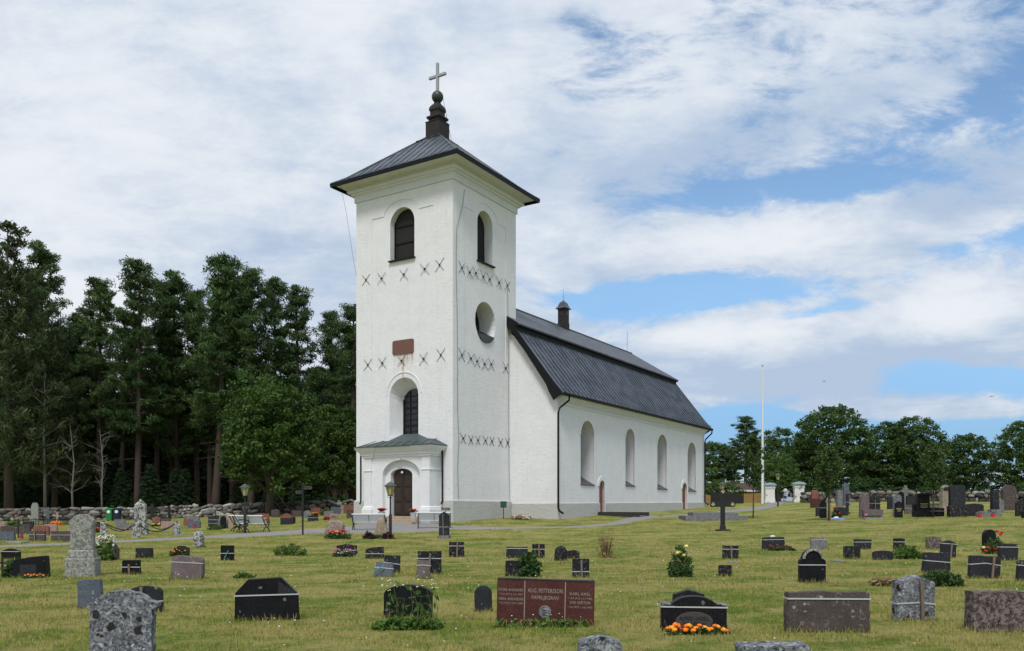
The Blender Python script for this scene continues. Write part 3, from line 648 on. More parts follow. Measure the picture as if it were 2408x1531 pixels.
for x0, x1, zb, zt, o in nout:
    f = MB().prism(o, NS+1.05, NS+1.16, 'xz').build('nave_window', GLASS, church)
    fr = MB()
    for k in range(1, 3): fr.box(x0+(x1-x0)*k/3-.03, x0+(x1-x0)*k/3+.03, NS+.99, NS+1.049, zb, zt-.6)
    for k in range(1, 7): z = zb+(zt-zb)*k/7; fr.box(x0, x1, NS+1.0, NS+1.045, z-.02, z+.02)
    fr.build('frame', BLACKM, f)
    MB().add([(x0-.06, NS-.07, zb), (x1+.06, NS-.07, zb), (x1, NS+1.05, zb+.62), (x0, NS+1.05, zb+.62), (x0-.06, NS-.07, zb-.05), (x1+.06, NS-.07, zb-.05)], [(0, 1, 2, 3), (4, 5, 1, 0)]).build('sill', ZINC, f)
    oo = arch(x0-.22, x1+.22, zb-.02, zt-(x1-x0)/2, 14); h_ = MB(); nn = len(o)
    for k in range(1, nn-1):
        h_.add([(o[k][0], NS-.03, o[k][1]), (o[k+1][0], NS-.03, o[k+1][1]), (oo[k+1][0], NS-.03, oo[k+1][1]), (oo[k][0], NS-.03, oo[k][1]), (oo[k+1][0], NS+.02, oo[k+1][1]), (oo[k][0], NS+.02, oo[k][1]), (o[k][0], NS+.1, o[k][1]), (o[k+1][0], NS+.1, o[k+1][1])],
               [(0, 1, 2, 3), (3, 2, 4, 5), (0, 6, 7, 1)])
    h_.build('surround', PL_SMOOTH, f)
for x0, x1, zb, zt, o in dout:
    dd_ = MB().prism(o, NS+.14, NS+.33, 'xz').build('side_door', REDDOOR, church)
    bd = MB()
    for k in range(3): bd.box(x0+.1+k*(x1-x0-.2)/3+.02, x0+.1+(k+1)*(x1-x0-.2)/3-.02, NS+.12, NS+.139, zb+.1, zb+1.0).box(x0+.1+k*(x1-x0-.2)/3+.02, x0+.1+(k+1)*(x1-x0-.2)/3-.02, NS+.12, NS+.139, zb+1.12, zt-.75)
    bd.build('door_panel', REDDOOR, dd_, .006); MB().tube([(x1-.13, NS+.09, zb+1.05), (x1-.25, NS+.09, zb+1.05)], .02, 6).build('handle', IRON, dd_)
    oo = arch(x0-.3, x1+.3, zb, zt-(x1-x0)/2, 12); h_ = MB(); nn = len(o)
    for k in range(1, nn-1):
        h_.add([(o[k][0], NS-.04, o[k][1]), (o[k+1][0], NS-.04, o[k+1][1]), (oo[k+1][0], NS-.04, oo[k+1][1]), (oo[k][0], NS-.04, oo[k][1]), (oo[k+1][0], NS+.02, oo[k+1][1]), (oo[k][0], NS+.02, oo[k][1]), (o[k][0], NS+.1, o[k][1]), (o[k+1][0], NS+.1, o[k+1][1])],
               [(0, 1, 2, 3), (3, 2, 4, 5), (0, 6, 7, 1)])
    h_.build('surround', PL_SMOOTH, dd_)
# plinth of the nave follows the rising ground
npl = MB(); K = 24
def nzp(t): return (RF(1330, 1198, NS)[1]-.25)*(1-t)+(RF(1650, 1188, NS)[1]+.1)*t
zpa = pl(1260, 1183, 'x', NX0).z; zpb = RF(1640, 1180, NS)[1]
segs = []; breaks = [NX0]+[q for d_ in dout for q in (d_[0]-.02, d_[1]+.02)]+[NX1]
for i in range(0, len(breaks), 2):
    a_, b_ = breaks[i], breaks[i+1]; ta, tb = (a_-NX0)/(NX1-NX0), (b_-NX0)/(NX1-NX0); za, zb_ = zpa*(1-ta)+zpb*ta, zpa*(1-tb)+zpb*tb
    npl.add([(a_, NS-.10, -1.4), (b_, NS-.10, -1.4), (b_, NS-.09, zb_-.04), (a_, NS-.09, za-.04), (a_, NS+.01, za), (b_, NS+.01, zb_), (a_, NS+.01, -1.4), (b_, NS+.01, -1.4)], [(0, 1, 2, 3), (3, 2, 5, 4), (0, 3, 4, 6), (1, 7, 5, 2)])
npl.add([(NX0-.10, NS-.10, -1.4), (NX0-.10, -.15, -1.4), (NX0-.09, -.15, zpa-.04), (NX0-.09, NS-.09, zpa-.04), (NX0+.01, NS, zpa), (NX0+.01, -.15, zpa), (NX0, NS-.10, -1.4), (NX0, NS-.09, zpa-.04)], [(0, 1, 2, 3), (3, 2, 5, 4), (0, 3, 7, 6)])
npl.build('nave_plinth', PL_GREY, church)
# cornice under the eaves
co = MB(); cp = [(0, EZ-.62), (.05, EZ-.60), (.05, EZ-.42), (.12, EZ-.36), (.22, EZ-.30), (.22, EZ-.22), (.34, EZ-.12), (.50, EZ-.05), (.50, EZ+.05), (0, EZ+.05)]
co.prism([(NS-o, z) for o, z in cp], NX0+.02, NX1-.02, 'yz').prism([(NN+o, z) for o, z in cp], NX0+.02, NX1-.02, 'yz')
co.build('nave_cornice', PL_CREAM, church, smooth=25)
# roof: steep sheet metal below, slates above
ov = .42; X0, X1 = NX0-ov, NX1+ov
low_ = [(half+.62, EZ+.02), (half+.45, EZ+.25), (half-.05, EZ+.80), (brk_b+.02, brk_z-.32)]
rf = MB(); th = .12
for sgn in (-1, 1):
    op = [(NC+sgn*b, z) for b, z in low_]; ip = [(NC+sgn*(b-.10), z-.10) for b, z in low_]
    rf.prism(op+ip[::-1], X0, X1, 'yz')
    ns_ = 46
    for j in range(ns_+1):
        x = X0+.02+(X1-X0-.04)*j/ns_
        rf.tube([(x, q[0]+sgn*.02, q[1]+.02) for q in op], .034, 4)
    rf.tube([(X0+.05, op[0][0]+sgn*.0, op[0][1]+.33), (X1-.05, op[0][0], op[0][1]+.33)], .02, 5)
rl = rf.build('lower_roof', ROOF, church)
for sgn, nm in ((-1, 'roof_break_moulding'), (1, 'roof_break_moulding')):
    bp = [(NC+sgn*(brk_b-.05), brk_z-.45), (NC+sgn*(brk_b+.10), brk_z-.42), (NC+sgn*(brk_b+.16), brk_z-.22), (NC+sgn*(brk_b+.34), brk_z-.16), (NC+sgn*(brk_b+.34), brk_z-.04), (NC+sgn*(brk_b-.05), brk_z+.05)]
    MB().prism(bp, X0-.015, X1+.015, 'yz').build(nm, BLACKM, rl)
up = MB(); uv = []
for sgn in (-1, 1):
    a_, b_ = (NC+sgn*(brk_b+.36), brk_z-.02), (NC, RZ)
    up.add([(X0-.03, *a_), (X1+.03, *a_), (X1+.03, *b_), (X0-.03, *b_), (X0-.03, a_[0], a_[1]-.08), (X1+.03, a_[0], a_[1]-.08), (X1+.03, b_[0], b_[1]-.1), (X0-.03, b_[0], b_[1]-.1)], [(0, 1, 2, 3), (4, 5, 1, 0), (1, 5, 6, 2), (0, 3, 7, 4)])
ur = up.build('upper_roof', SLATE, church)
uvl = ur.data.uv_layers.new(name='UVMap')
for li in ur.data.loops:
    c = ur.data.vertices[li.vertex_index].co; uvl.data[li.index].uv = (c.x, c.z*1.35)
MB().tube([(X0-.03, NC, RZ+.02), (X1+.03, NC, RZ+.02)], .09, 8).build('ridge_cap', ROOF, ur)
# barge boards of the west and east gable
for xx, nm in ((X0-.05, 'barge_board'), (X1+.0, 'barge_board')):
    for sgn in (-1, 1):
        o_ = [(half+.60, EZ+.02), (half+.44, EZ+.27), (half-.04, EZ+.84), (brk_b+.05, brk_z-.26), (brk_b+.30, brk_z), (0, RZ+.02)]
        i_ = [(0, RZ-.42), (brk_b-.22, brk_z-.42), (half-.62, EZ+.72), (half-.42, EZ+.25), (half-.05, EZ-.38)]
        MB().prism([(NC+sgn*b, z) for b, z in o_+i_], xx, xx+.05 if xx < 10 else xx+.05, 'yz').build(nm, BLACKM, church)
# soffit behind the west barge board
# gutter and downpipes
gt = MB().tube([(X0+.05, NS-.68, EZ+.04), (X1, NS-.68, EZ+.04)], .085, 8).build('gutter', BLACKM, church)
dx_ = RF(1312.5, 1100, NS-.14)[0]
ex0 = NX0+.5
gzl = lambda x, y: gz(*wloc(x, y)[:2])
MB().tube([(dx_+.55, NS-.68, EZ), (dx_+.55, NS-.66, EZ-.35), (dx_+.1, NS-.22, EZ-.85), (dx_, NS-.15, EZ-1.15), (dx_, NS-.15, gzl(dx_, NS)+.75), (dx_+.08, NS-.22, gzl(dx_, NS)+.55), (dx_+.22, NS-.42, gzl(dx_, NS)+.38)], .068, 8).build('downpipe', BLACKM, gt, smooth=40)
dx_ = NX1-.25
MB().tube([(dx_+.5, NS-.70, EZ+.1), (dx_+.45, NS-.66, EZ-.35), (dx_+.05, NS-.22, EZ-.9), (dx_, NS-.15, EZ-1.2), (dx_, NS-.15, gzl(dx_, NS)+.5), (dx_+.25, NS-.4, gzl(dx_, NS)+.2)], .068, 8).build('downpipe', BLACKM, gt, smooth=40)
# ridge turret and lightning rod
tx_ = RF(1325, 760, NC)[0]; tz = RF(1325, 728, NC)[1]; zc = RF(1325, 707, NC)[1]; hw = .35
tt = MB().rings(tx_, tx_, NC, NC, [(hw+.03, RZ-.6), (hw+.03, RZ+.35), (hw, RZ+.4), (hw, tz+.05)]).build('ridge_turret', TARRED, church)
MB().rings(tx_, tx_, NC, NC, [(hw+.02, tz+.0), (hw+.14, tz+.02), (hw+.15, tz+.07), (hw+.03, tz+.20), (hw-.03, tz+.36), (hw-.09, tz+.52), (hw-.18, tz+.64), (.08, tz+.70)]).build('turret_roof', ROOF, tt, smooth=30)
MB().lathe([(.07, tz+.66), (.10, tz+.76), (.04, tz+.9), (.03, tz+1.2), (.012, tz+1.75)], 8, (tx_, NC)).build('finial', CROSSM, tt)
for k in range(4):
    op_ = MB()
    M_ = Matrix.Translation((tx_, NC, 0)) @ Matrix.Rotation(k*math.pi/2, 4, 'Z'); op_.prism(arch(-.10, .10, tz-.55, tz-.28, 8), -hw-.012, -hw+.01, 'xz', M=M_)
    op_.build('louvre', GLASS, tt)
lx_ = RF(1475, 800, NC)[0]; MB().tube([(lx_, NC, RZ), (lx_, NC, RZ+2.0)], .025, 5).build('lightning_rod', CROSSM, church)
# --- portico
PX = -1.12
qy0 = LF(1009.5, 1100, PX)[0]; qy1 = LF(859, 1100, PX)[0]; ez = LF(1000, 1044, PX-.4)[1]; cz = LF(1000, 1066, PX)[1]; pc_ = (qy0+qy1)/2
zf = gzl(PX, pc_)-.4
pw_ = MB().box(PX, .02, qy0, qy1, zf-.5, ez-.05).build('portico_wall', PL_SMOOTH, church)
aL, aR = LF(802.9+363*.2666, 1150, PX)[0], LF(802.9+692*.2666, 1150, PX)[0]; zs_ = LF(802.9+530*.2666, 850.5+865*.2666, PX)[1]
floor = LF(802.9+565*.2666, 850.5+1362*.2666, PX)[1]
A1 = arch(aR, aL, floor-.02, zs_-(aL-aR)/2*.62, 14, .62)
bL, bR = LF(802.9+482*.2666, 1150, PX+.7)[0], LF(802.9+652*.2666, 1150, PX+.7)[0]; zd = LF(802.9+560*.2666, 850.5+945*.2666, PX+.7)[1]
A2 = arch(bR, bL, floor-.01, zd-(bL-bR)/2*.5, 12, .5)
c1 = MB().prism(A1, PX-.3, PX+.28, 'yz').build('c', PL_SMOOTH); c2 = MB().prism([((q[0]-(bL+bR)/2)*1.12+(bL+bR)/2, q[1]) for q in A2], PX+.2, PX+.62, 'yz').build('c', PL_SMOOTH)
cut(pw_, [c1]); cut(pw_, [c2])
db = MB().prism(A2, PX+.5, PX+.62, 'yz').build('church_door', DOORW, church)
dpn = MB(); dm = (bL+bR)/2; wv = (bL-bR)/2
for s in (-1, 1):
    y0_, y1_ = (dm+.05, bL-.06) if s > 0 else (bR+.06, dm-.05)
    for za, zb_ in ((.12, .78), (.9, 1.75), (1.85, 2.2)):
        dpn.box(PX+.455, PX+.499, y0_+.08, y1_-.08, floor+za, floor+zb_); dpn.box(PX+.435, PX+.4549, y0_+.2, y1_-.2, floor+za+.1, floor+zb_-.1)
dpn.build('door_panel', DOORW, db, .012)
MB().box(PX+.46, PX+.499, dm-.03, dm+.03, floor, zd-.1).build('door_rail', DOORW, db); MB().tube([(PX+.40, dm-.12, floor+1.12), (PX+.40, dm-.26, floor+1.12)], .022, 6).build('handle', IRON, db)
MB().lathe([(.05, 0), (.09, .05), (.07, .13), (.02, .16)], 10, M=Matrix.Translation((PX+.36, dm, zd-.32))).build('door_lamp', WHITEP, church)
# pilasters at the corners, with capitals and bases
pw0 = LF(802.9+712*.2666, 1150, PX)[0]
for ya, yb in ((qy0-.06, pw0), (qy1-(pw0-qy0), qy1+.06)):
    ps = MB().rings(PX-.001, -.01, ya+.06, yb-.06, [(.17, floor-.1), (.17, floor+.42), (.13, floor+.46), (.13, floor+.54), (.06, floor+.62), (.06, cz-1.02), (.10, cz-1.0), (.10, cz-.93), (.06, cz-.91), (.06, cz-.1)], (False, False)).build('pilaster', PL_SMOOTH, church)
pb = MB()
for ya, yb in ((qy0-.06, pw0), (qy1-(pw0-qy0), qy1+.06)): pb.rings(PX-.001, -.01, ya+.06, yb-.06, [(.20, zf-.3), (.20, floor+.02), (.16, floor+.06)], (False, False))
pb.rings(PX-.001, -.01, qy0, qy1, [(.05, zf-.3), (.05, floor-.05), (.0, floor-.03)], (False, False)); pb.build('portico_plinth', PL_GREY, church)
MB().prism([(dm-.16, zs_-.02), (dm+.16, zs_-.02), (dm+.22, cz-.25), (dm-.22, cz-.25)], PX-.07, PX+.05, 'yz').build('keystone', PL_SMOOTH, church)
kc = [(.0, cz-.16), (.05, cz-.14), (.05, cz-.04), (.12, cz), (.12, cz+.10), (.22, cz+.22), (.36, cz+.36), (.40, ez-.10), (.40, ez-.02), (.3, ez+.02)]
MB().rings(PX, .0, qy0, qy1, kc).rings(PX, 0, qy0-.02, pw0+.06, [(o+.09, z-.001) for o, z in kc[:-1]]).rings(PX, 0, qy1-(pw0-qy0)-.06, qy1+.02, [(o+.09, z-.001) for o, z in kc[:-1]]).build('portico_cornice', PL_SMOOTH, church, smooth=25)
pr = MB(); rt = LF(944, 1022, 0)[1]; h1 = LF(944, 1034, -.6)[1]; o_ = .52; zE = ez-.0
E_ = [(PX-o_, qy0-o_, zE), (PX-o_, qy1+o_, zE), (0, qy1+o_, zE+.02), (0, qy0-o_, zE+.02)]
gw = 1.55
pr.add(E_+[(-.35, qy0+.9, h1), (-.35, qy1-.9, h1), (0, qy1-.4, h1+.02), (0, qy0+.4, h1+.02)], [(0, 1, 5, 4), (1, 2, 6, 5), (3, 0, 4, 7), (4, 5, 6, 7), (0, 3, 2, 1)])
pr.add([(PX+.12, dm-gw, zE+.16), (PX+.12, dm+gw, zE+.16), (0, dm+.62, rt), (0, dm-.62, rt), (0, dm-gw*1.1, h1-.05), (0, dm+gw*1.1, h1-.05)], [(0, 1, 2, 3), (0, 3, 4), (1, 5, 2)])
for k in range(-4, 5): y = dm+k*.72; pr.tube([(PX-o_, y, zE+.02), (-.36, dm+(y-dm)*.86, h1+.02)], .018, 4)
pr.rings(PX, 0, qy0, qy1, [(o_+.02, zE-.05), (o_+.02, zE+.01)])
prf = pr.build('portico_roof', COPPER, church)
for yq, nm in ((qy0-.30, 'downpipe'), (qy1+.22, 'downpipe')):
    xq = -.20 if yq < qy1 else -.85
    if yq > qy1: yq = pl(848.5, 1100, 'x', xq).y
    MB().tube([(xq, yq, zE-.1), (xq, yq, zE-.5), (xq, yq, zE-.8), (xq, yq, floor+.95), (xq-.1, yq, floor+.75)], .055, 8).build(nm, BLACKM, prf, smooth=40)
stp = MB()
for k in range(3): stp.box(PX-.28-.36*(2-k) if k < 2 else PX-.02-.26, PX+.5-.002*k, aR-.12-.05*(2-k), aL+.12+.05*(2-k), zf-.4, floor-.34+.17*k-.01)
stp.build('entrance_steps', BRICK, church)
# ---------------------------------------------------------------- gravestones
def prof(shape, w, h, rg):
    a = w/2
    def arc(cx, cz, r, rz, t0, t1, n): return [(cx+r*math.cos(R(t0+(t1-t0)*k/n)), cz+rz*math.sin(R(t0+(t1-t0)*k/n))) for k in range(n+1)]
    if shape == 'flat': return [(-a, 0), (a, 0), (a, h), (-a, h)]
    if shape == 'taper': return [(-a, 0), (a, 0), (a*.93, h), (-a*.95, h*.985)]
    if shape == 'flare': return [(-a*.9, 0), (a*.9, 0), (a, h*.98), (-a, h)]
    if shape == 'gable': return [(-a, 0), (a, 0), (a*.97, h*.86), (0, h), (-a*.97, h*.86)]
    if shape == 'round': return [(-a, 0), (a, 0)]+arc(0, h-a*.92, a, a*.92, 0, 180, 14)
    if shape == 'ellipse': return [(-a, 0), (a, 0)]+arc(0, h*.55, a, h*.45, 0, 180, 14)
    if shape == 'soft': return [(-a, 0), (a, 0)]+arc(a*.72, h-a*.28, a*.28, a*.28, 0, 90, 5)+arc(-a*.72, h-a*.28, a*.28, a*.28, 90, 180, 5)
    if shape == 'seg': return [(-a, 0), (a, 0)]+arc(0, h*.72, a, h*.28, 0, 180, 14)
    if shape == 'low': return [(-a, 0), (a, 0), (a, h*.84)]+arc(0, h*.84, a*.93, h*.16, 5, 175, 12)+[(-a, h*.84)]
    if shape == 'shoulder': b = a*.80; return [(-a, 0), (a, 0), (a, h*.66), (b, h*.68)]+arc(0, h*.68, b, h*.32, 4, 176, 14)+[(-b, h*.68), (-a, h*.66)]
    if shape == 'ears': b = a*.82; return [(-a*.93, 0), (a*.93, 0), (a*.93, h*.74), (a*1.1, h*.79), (a*1.1, h*.83), (b, h*.86)]+arc(0, h*.83, b, h*.17, 10, 170, 14)+[(-b, h*.86), (-a*1.02, h*.82), (-a*1.02, h*.78), (-a*.93, h*.74)]
    if shape == 'wing': return [(-a, 0), (a, 0), (a, h*.74), (a*.72, h*.76)]+arc(0, h*.70, a*.70, h*.30, 12, 168, 14)+[(-a*.72, h*.76), (-a, h*.74)]
    if shape == 'oct': return [(-a, 0), (a, 0), (a*.95, h*.60), (a*.42, h), (-a*.60, h*.96), (-a*.98, h*.65)]
    if shape == 'point': return [(-a, 0), (a, 0), (a, h*.70)]+[(a*math.cos(t*1.35)**.8, h*(.70+.30*math.sin(t*1.35)/math.sin(1.35))) for t in (.25, .5, .75, .93)]+[(0, h)]+[(-a*math.cos(t*1.35)**.8, h*(.70+.30*math.sin(t*1.35)/math.sin(1.35))) for t in (.93, .75, .5, .25)]+[(-a, h*.70)]
    if shape == 'wave': return [(-a, 0), (a, 0), (a, h*.80), (a*.7, h*.84), (a*.42, h*.95), (0, h), (-a*.42, h*.95), (-a*.7, h*.84), (-a, h*.80)]
    if shape == 'slant': return [(-a, 0), (a, 0), (a*.97, h), (a*.5, h*.97), (-a*.45, h*.90), (-a*.95, h*.78), (-a, h*.6)]
    if shape == 'rough':
        return [(-a, 0), (a, 0)]+[(a*math.copysign(abs(math.cos(t))**.62, math.cos(t))*rg.uniform(.93, 1.05), h*(.34+.66*abs(math.sin(t))**.7*rg.uniform(.94, 1.02))) for t in [math.pi*k/15 for k in range(16)]]
    raise KeyError(shape)
def roughen(pts, amp, rg):
    """breaks the drawn edges of an outline into slightly worn ones"""
    out = []
    for i in range(len(pts)):
        (x0, z0), (x1, z1) = pts[i], pts[(i+1) % len(pts)]; L = math.hypot(x1-x0, z1-z0); k = max(1, min(9, int(L/.07)))
        if z0 < .001 and z1 < .001: out.append((x0, z0)); continue
        for j in range(k):
            f_ = j/k; x, z = x0+(x1-x0)*f_, z0+(z1-z0)*f_
            out.append((x+rg.uniform(-amp, amp)*(1 if z > .001 else 0), z+rg.uniform(-amp, amp)*(1.2 if z > .001 else 0)))
    return out
def slab(pts, th, matl, name, parent, bev=.012, rough=0.0, rg=None, y0=None):
    """an outline with a real thickness; rough > 0 hews the faces"""
    y0 = -th/2 if y0 is None else y0
    if rough:
        n = len(pts); cx = sum(q[0] for q in pts)/n; cz = sum(q[1] for q in pts)/n; vs = []; fs = []; lay = [(.82, 0), (.97, .22), (1, .5), (.97, .78), (.80, 1)]
        for s, d in lay:
            for q in pts:
                j = rg.uniform(-rough, rough); vs.append((cx+(q[0]-cx)*s+j, y0+th*d+rg.uniform(-rough, rough)*.8, max(-.12, cz+(q[1]-cz)*(s if q[1] > .02 else 1)+j*.6)))
        for i in range(len(lay)-1):
            for k in range(n): fs.append((i*n+k, i*n+(k+1) % n, (i+1)*n+(k+1) % n, (i+1)*n+k))
        for L in (0, len(lay)-1):
            vs.append((cx, y0+(-.02 if L == 0 else th+.02), cz)); c = len(vs)-1; fs += [(L*n+k, L*n+(k+1) % n, c) for k in range(n)]
        return MB().add(vs, fs).build(name, matl, parent, smooth=38)
    p2 = [(q[0], q[1]-.14 if q[1] <= .001 else q[1]) for q in pts]
    return MB().prism(p2, y0, y0+th, 'xz').build(name, matl, parent, bev, 2, smooth=30)
def width_at(pts, z):
    xs = []
    for i in range(len(pts)):
        (x0, z0), (x1, z1) = pts[i], pts[(i+1) % len(pts)]
        if (z0-z)*(z1-z) <= 0 and abs(z1-z0) > 1e-6: xs.append(x0+(x1-x0)*(z-z0)/(z1-z0))
    return (min(xs), max(xs)) if len(xs) > 1 else (-.3, .3)
def strap(pts, th, zf, parent, vee=0.0, tilt=0.0):
    h = max(q[1] for q in pts); z = h*zf; a, b = width_at(pts, z); e = .006; w = .0095; t = (th/2)+e
    m = MB(); y0, y1 = -t, t
    za, zb = z-tilt*h, z+tilt*h
    m.add([(a-e, y0, za-w), (0, y0, z+vee*h-w), (b+e, y0, zb-w), (b+e, y1, zb-w), (a-e, y1, za-w), (a-e, y0, za+w), (0, y0, z+vee*h+w), (b+e, y0, zb+w), (b+e, y1, zb+w), (a-e, y1, za+w)],
          [(0, 1, 6, 5), (1, 2, 7, 6), (2, 3, 8, 7), (3, 4, 9, 8), (4, 0, 5, 9)])
    o = m.build('strap', STRAP, parent)
    so = o.modifiers.new('thickness', 'SOLIDIFY'); so.thickness = .006; so.offset = 1
    return o
rs = random.Random(21)
FEET = []
def grave(shape, m, xl, xr, yt, yb, label, D=None, th=None, strap_at=None, stake=None, roll=0.0, lean=0.0, rz=None, base=None, group=None, vee=0.0, stilt=0.0, cat='gravestone', rough=None, bev=.012, face=None, name='gravestone', zt=None):
    c = (xl+xr)/2; P = gnd(c, yb) if D is None else at(c, D)
    w = (xr-xl)/F*P.y; h = zat(yt, P.y)-P.z
    rg = random.Random(int(xl*7+yt)); th = th or min(.22, max(.11, w*.22))
    rz = rs.uniform(-5, 5) if rz is None else rz
    FEET.append((P.x, P.y, w, th, R(rz)))
    t = thing(name, label, cat, P, R(rz), group); t.rotation_euler = (R(lean), R(roll), R(rz))
    z0 = 0
    if base:
        bh = base[1]*h; bw = w*base[0]/2; b = MB().box(-bw, bw, -th*.5-.09, th*.5+.09, -.2, bh).build('base', ST[base[2] if len(base) > 2 else m], t, .012)
        z0 = bh-.001; h -= bh
    pts = prof(shape, w, h, rg)
    if m not in ('red', 'black') or shape in ('slant',): pts = roughen(pts, min(.011, w*.010), rg)
    ro = rough if rough is not None else (.012 if shape == 'rough' else 0)
    s = slab(pts, th, ST[m], 'stone', t, bev, ro, rg); s.location.z = z0
    if face:                                                   # a raised or lowered field on the face
        fs, fm, sx, sz, fz = face; fp = prof(fs, w*sx, h*sz, rg)
        q = MB().prism([(x, z) for x, z in fp], -th/2-.012, -th/2+.01, 'xz').build('panel', ST[fm], t, .004); q.location.z = z0+h*fz
    if strap_at is not None:
        o = strap(pts, th, strap_at, t, vee, stilt); o.location.z = z0
    if stake:
        sx, sh, sm = stake; ww = .022 if w < .75 else .03
        M_ = Matrix.Translation((sx*w, -th/2-.045, 0)) @ Matrix.Rotation(R(rg.uniform(-3, 3)), 4, 'Y')
        MB().box(-ww, ww, -.02, .02, -.2, sh*(h+z0), M_).build('stake', sm, t, .004)
    return t, w, h+z0, th
def peg(t, p0, p1, m=TEAL): MB().tube([p0, p1], .012, 6).build('peg', m, t)
GF = 'foreground gravestones'
G = grave
t1, w, h, th = G('ears', 'speck', 215, 361, 1388, 1562, 'tall round topped grey stone blotched with lichen, nearest at lower left', th=.17, rz=9, roll=1)
G('taper', 'blue', 187, 242, 1363, 1431, 'plain blue grey slab leaning left just behind the large lichen blotched stone', roll=-2.5, rz=8)
G('low', 'dark', 307, 381, 1378, 1439, 'dark arched stone with strap and grey stake, half hidden by the lichen blotched stone', strap_at=.42, stake=(-.08, .98, WOODG), rz=10)
# the pale two tier monument
P = gnd(195, 1355); sc = P.y/F
t = thing('monument', 'tall pale weathered limestone monument with stepped base and eared round head', 'monument', P, R(10))
MB().rings(-33*sc, 33*sc, -.24, .24, [(0, -.2), (0, 43*sc), (-.03, 44*sc)]).build('base', ST['light'], t, .02)
MB().rings(-29*sc, 29*sc, -.20, .20, [(0, 43*sc), (-.02, 62*sc), (-.04, 63*sc)]).build('plinth', ST['light'], t, .02)
pp = [(-25, 62), (25, 62), (24, 118), (27, 121), (28, 131), (24, 133), (20, 136), (13, 143), (5, 146), (-5, 146), (-13, 143), (-20, 136), (-24, 133), (-28, 131), (-27, 121), (-24, 118)]
slab([(x*sc, z*sc) for x, z in pp], .26, ST['light'], 'stone', t, .02)
G('slant', 'black', 37, 110, 1307, 1357, 'broad black carved stone beside a green shrub at far left', th=.3, rz=6, face=('flat', 'dark', .5, .5, .1))
G('wave', 'black', 4, 48, 1290, 1314, 'black stone with peaked top and white strap behind the carved black stone', strap_at=.72)
G('shoulder', 'brown', 247, 279, 1276, 1317, 'brown curved top stone behind tall white daisies', th=.14, face=('flat', 'brownlich', .7, .5, .1))
G('flat', 'dark', 320, 359, 1289, 1313, 'plain dark blue rectangular stone without strap on open lawn', )
G('taper', 'black', 288, 331, 1317, 1351, 'black block with white strap and pale stake near the mauve strapped stone', strap_at=.52, stake=(-.03, .72, WOOD))
G('soft', 'mauve', 403, 478, 1308, 1362, 'mauve stone with white strap and pale speckles leaning right', strap_at=.72, roll=3, stilt=.0)
G('wave', 'dark', 410, 445, 1283, 1308, 'dark wavy topped stone just behind the mauve strapped stone', rz=8)
G('rough', 'spotted', 455, 479, 1248, 1287, 'small rough standing stone white with lichen beside gravel path', rough=.02, th=.25)
t, w, h, th = G('flat', 'black', 520, 550, 1282.5, 1318, 'small black upright stone with strap and teal peg', strap_at=.48); peg(t, (-.1, -.11, -.02), (.05, -.09, .32))
t, w, h, th = G('oct', 'black', 556, 703, 1358, 1457, 'large black stone with chamfered corners and white strap across it', th=.2, strap_at=.60, rz=12, stilt=.008, bev=.008)
text_part('FAMILJEGRAV', .075, LETTERD, t, (.03, -th/2-.002, .21), name='inscription')
MB().prism([(.17*w, .63*h), (.42*w, .63*h), (.40*w, .70*h), (.17*w, .93*h)], -th/2-.008, -th/2+.005, 'xz').build('carved_panel', ST['dark'], t)
G('gable', 'blacklich', 791, 840, 1279, 1306, 'dark lichen stone with small white and pink flowers at its foot', rz=-6, strap_at=.45)
G('slant', 'blacklich', 860, 903, 1285, 1314, 'black stone with uneven top and strap left of two leaning slabs', strap_at=.42)
G('flat', 'dark', 903, 940, 1306, 1347, 'dark slab with strap leaning right behind a blue grey slab', strap_at=.55, roll=2, stilt=-.05)
t, w, h, th = G('taper', 'blue', 880, 924, 1323, 1356, 'blue grey leaning slab with teal peg against it', roll=5, lean=-8, strap_at=.6); peg(t, (-.30, -.2, .03), (.0, -.13, .25))
G('flat', 'blacklich', 983, 1038, 1296, 1350, 'tall black stone with strap and stake behind a small mauve stone', strap_at=.68, stake=(.02, .92, WOODG))
G('flat', 'mauve', 980, 1011, 1318, 1360, 'small mauve stone standing in front of a strapped black stone', roll=2, strap_at=.72, vee=.03)
G('flat', 'blacklich', 1056, 1091.5, 1274, 1310, 'black strapped stone with full height wooden stake below the grey obelisk', strap_at=.72, stake=(.03, 1.0, WOOD))
G('flat', 'dark', 1190.6, 1241, 1286, 1313, 'wide dark strapped stone partly hidden behind a leafy green bush', strap_at=.86)
G('flat', 'blacklich', 1188.6, 1236, 1318, 1355, 'black stone with pale lichen rings in front of a leafy bush')
t, w, h, th = G('seg', 'black', 904.5, 1016.5, 1375, 1452, 'broad black arched stone overgrown by tall green weeds', th=.17, bev=.008)
text_part('DAVID SANDBERGS', .05, LETTERD, t, (-.08, -th/2-.002, .28)); text_part('FAMILJEGRAV', .05, LETTERD, t, (-.08, -th/2-.002, .21))
G('round', 'dark', 1117, 1157.6, 1377, 1438, 'small dark round topped stone left of the red granite stone', roll=-1.5)
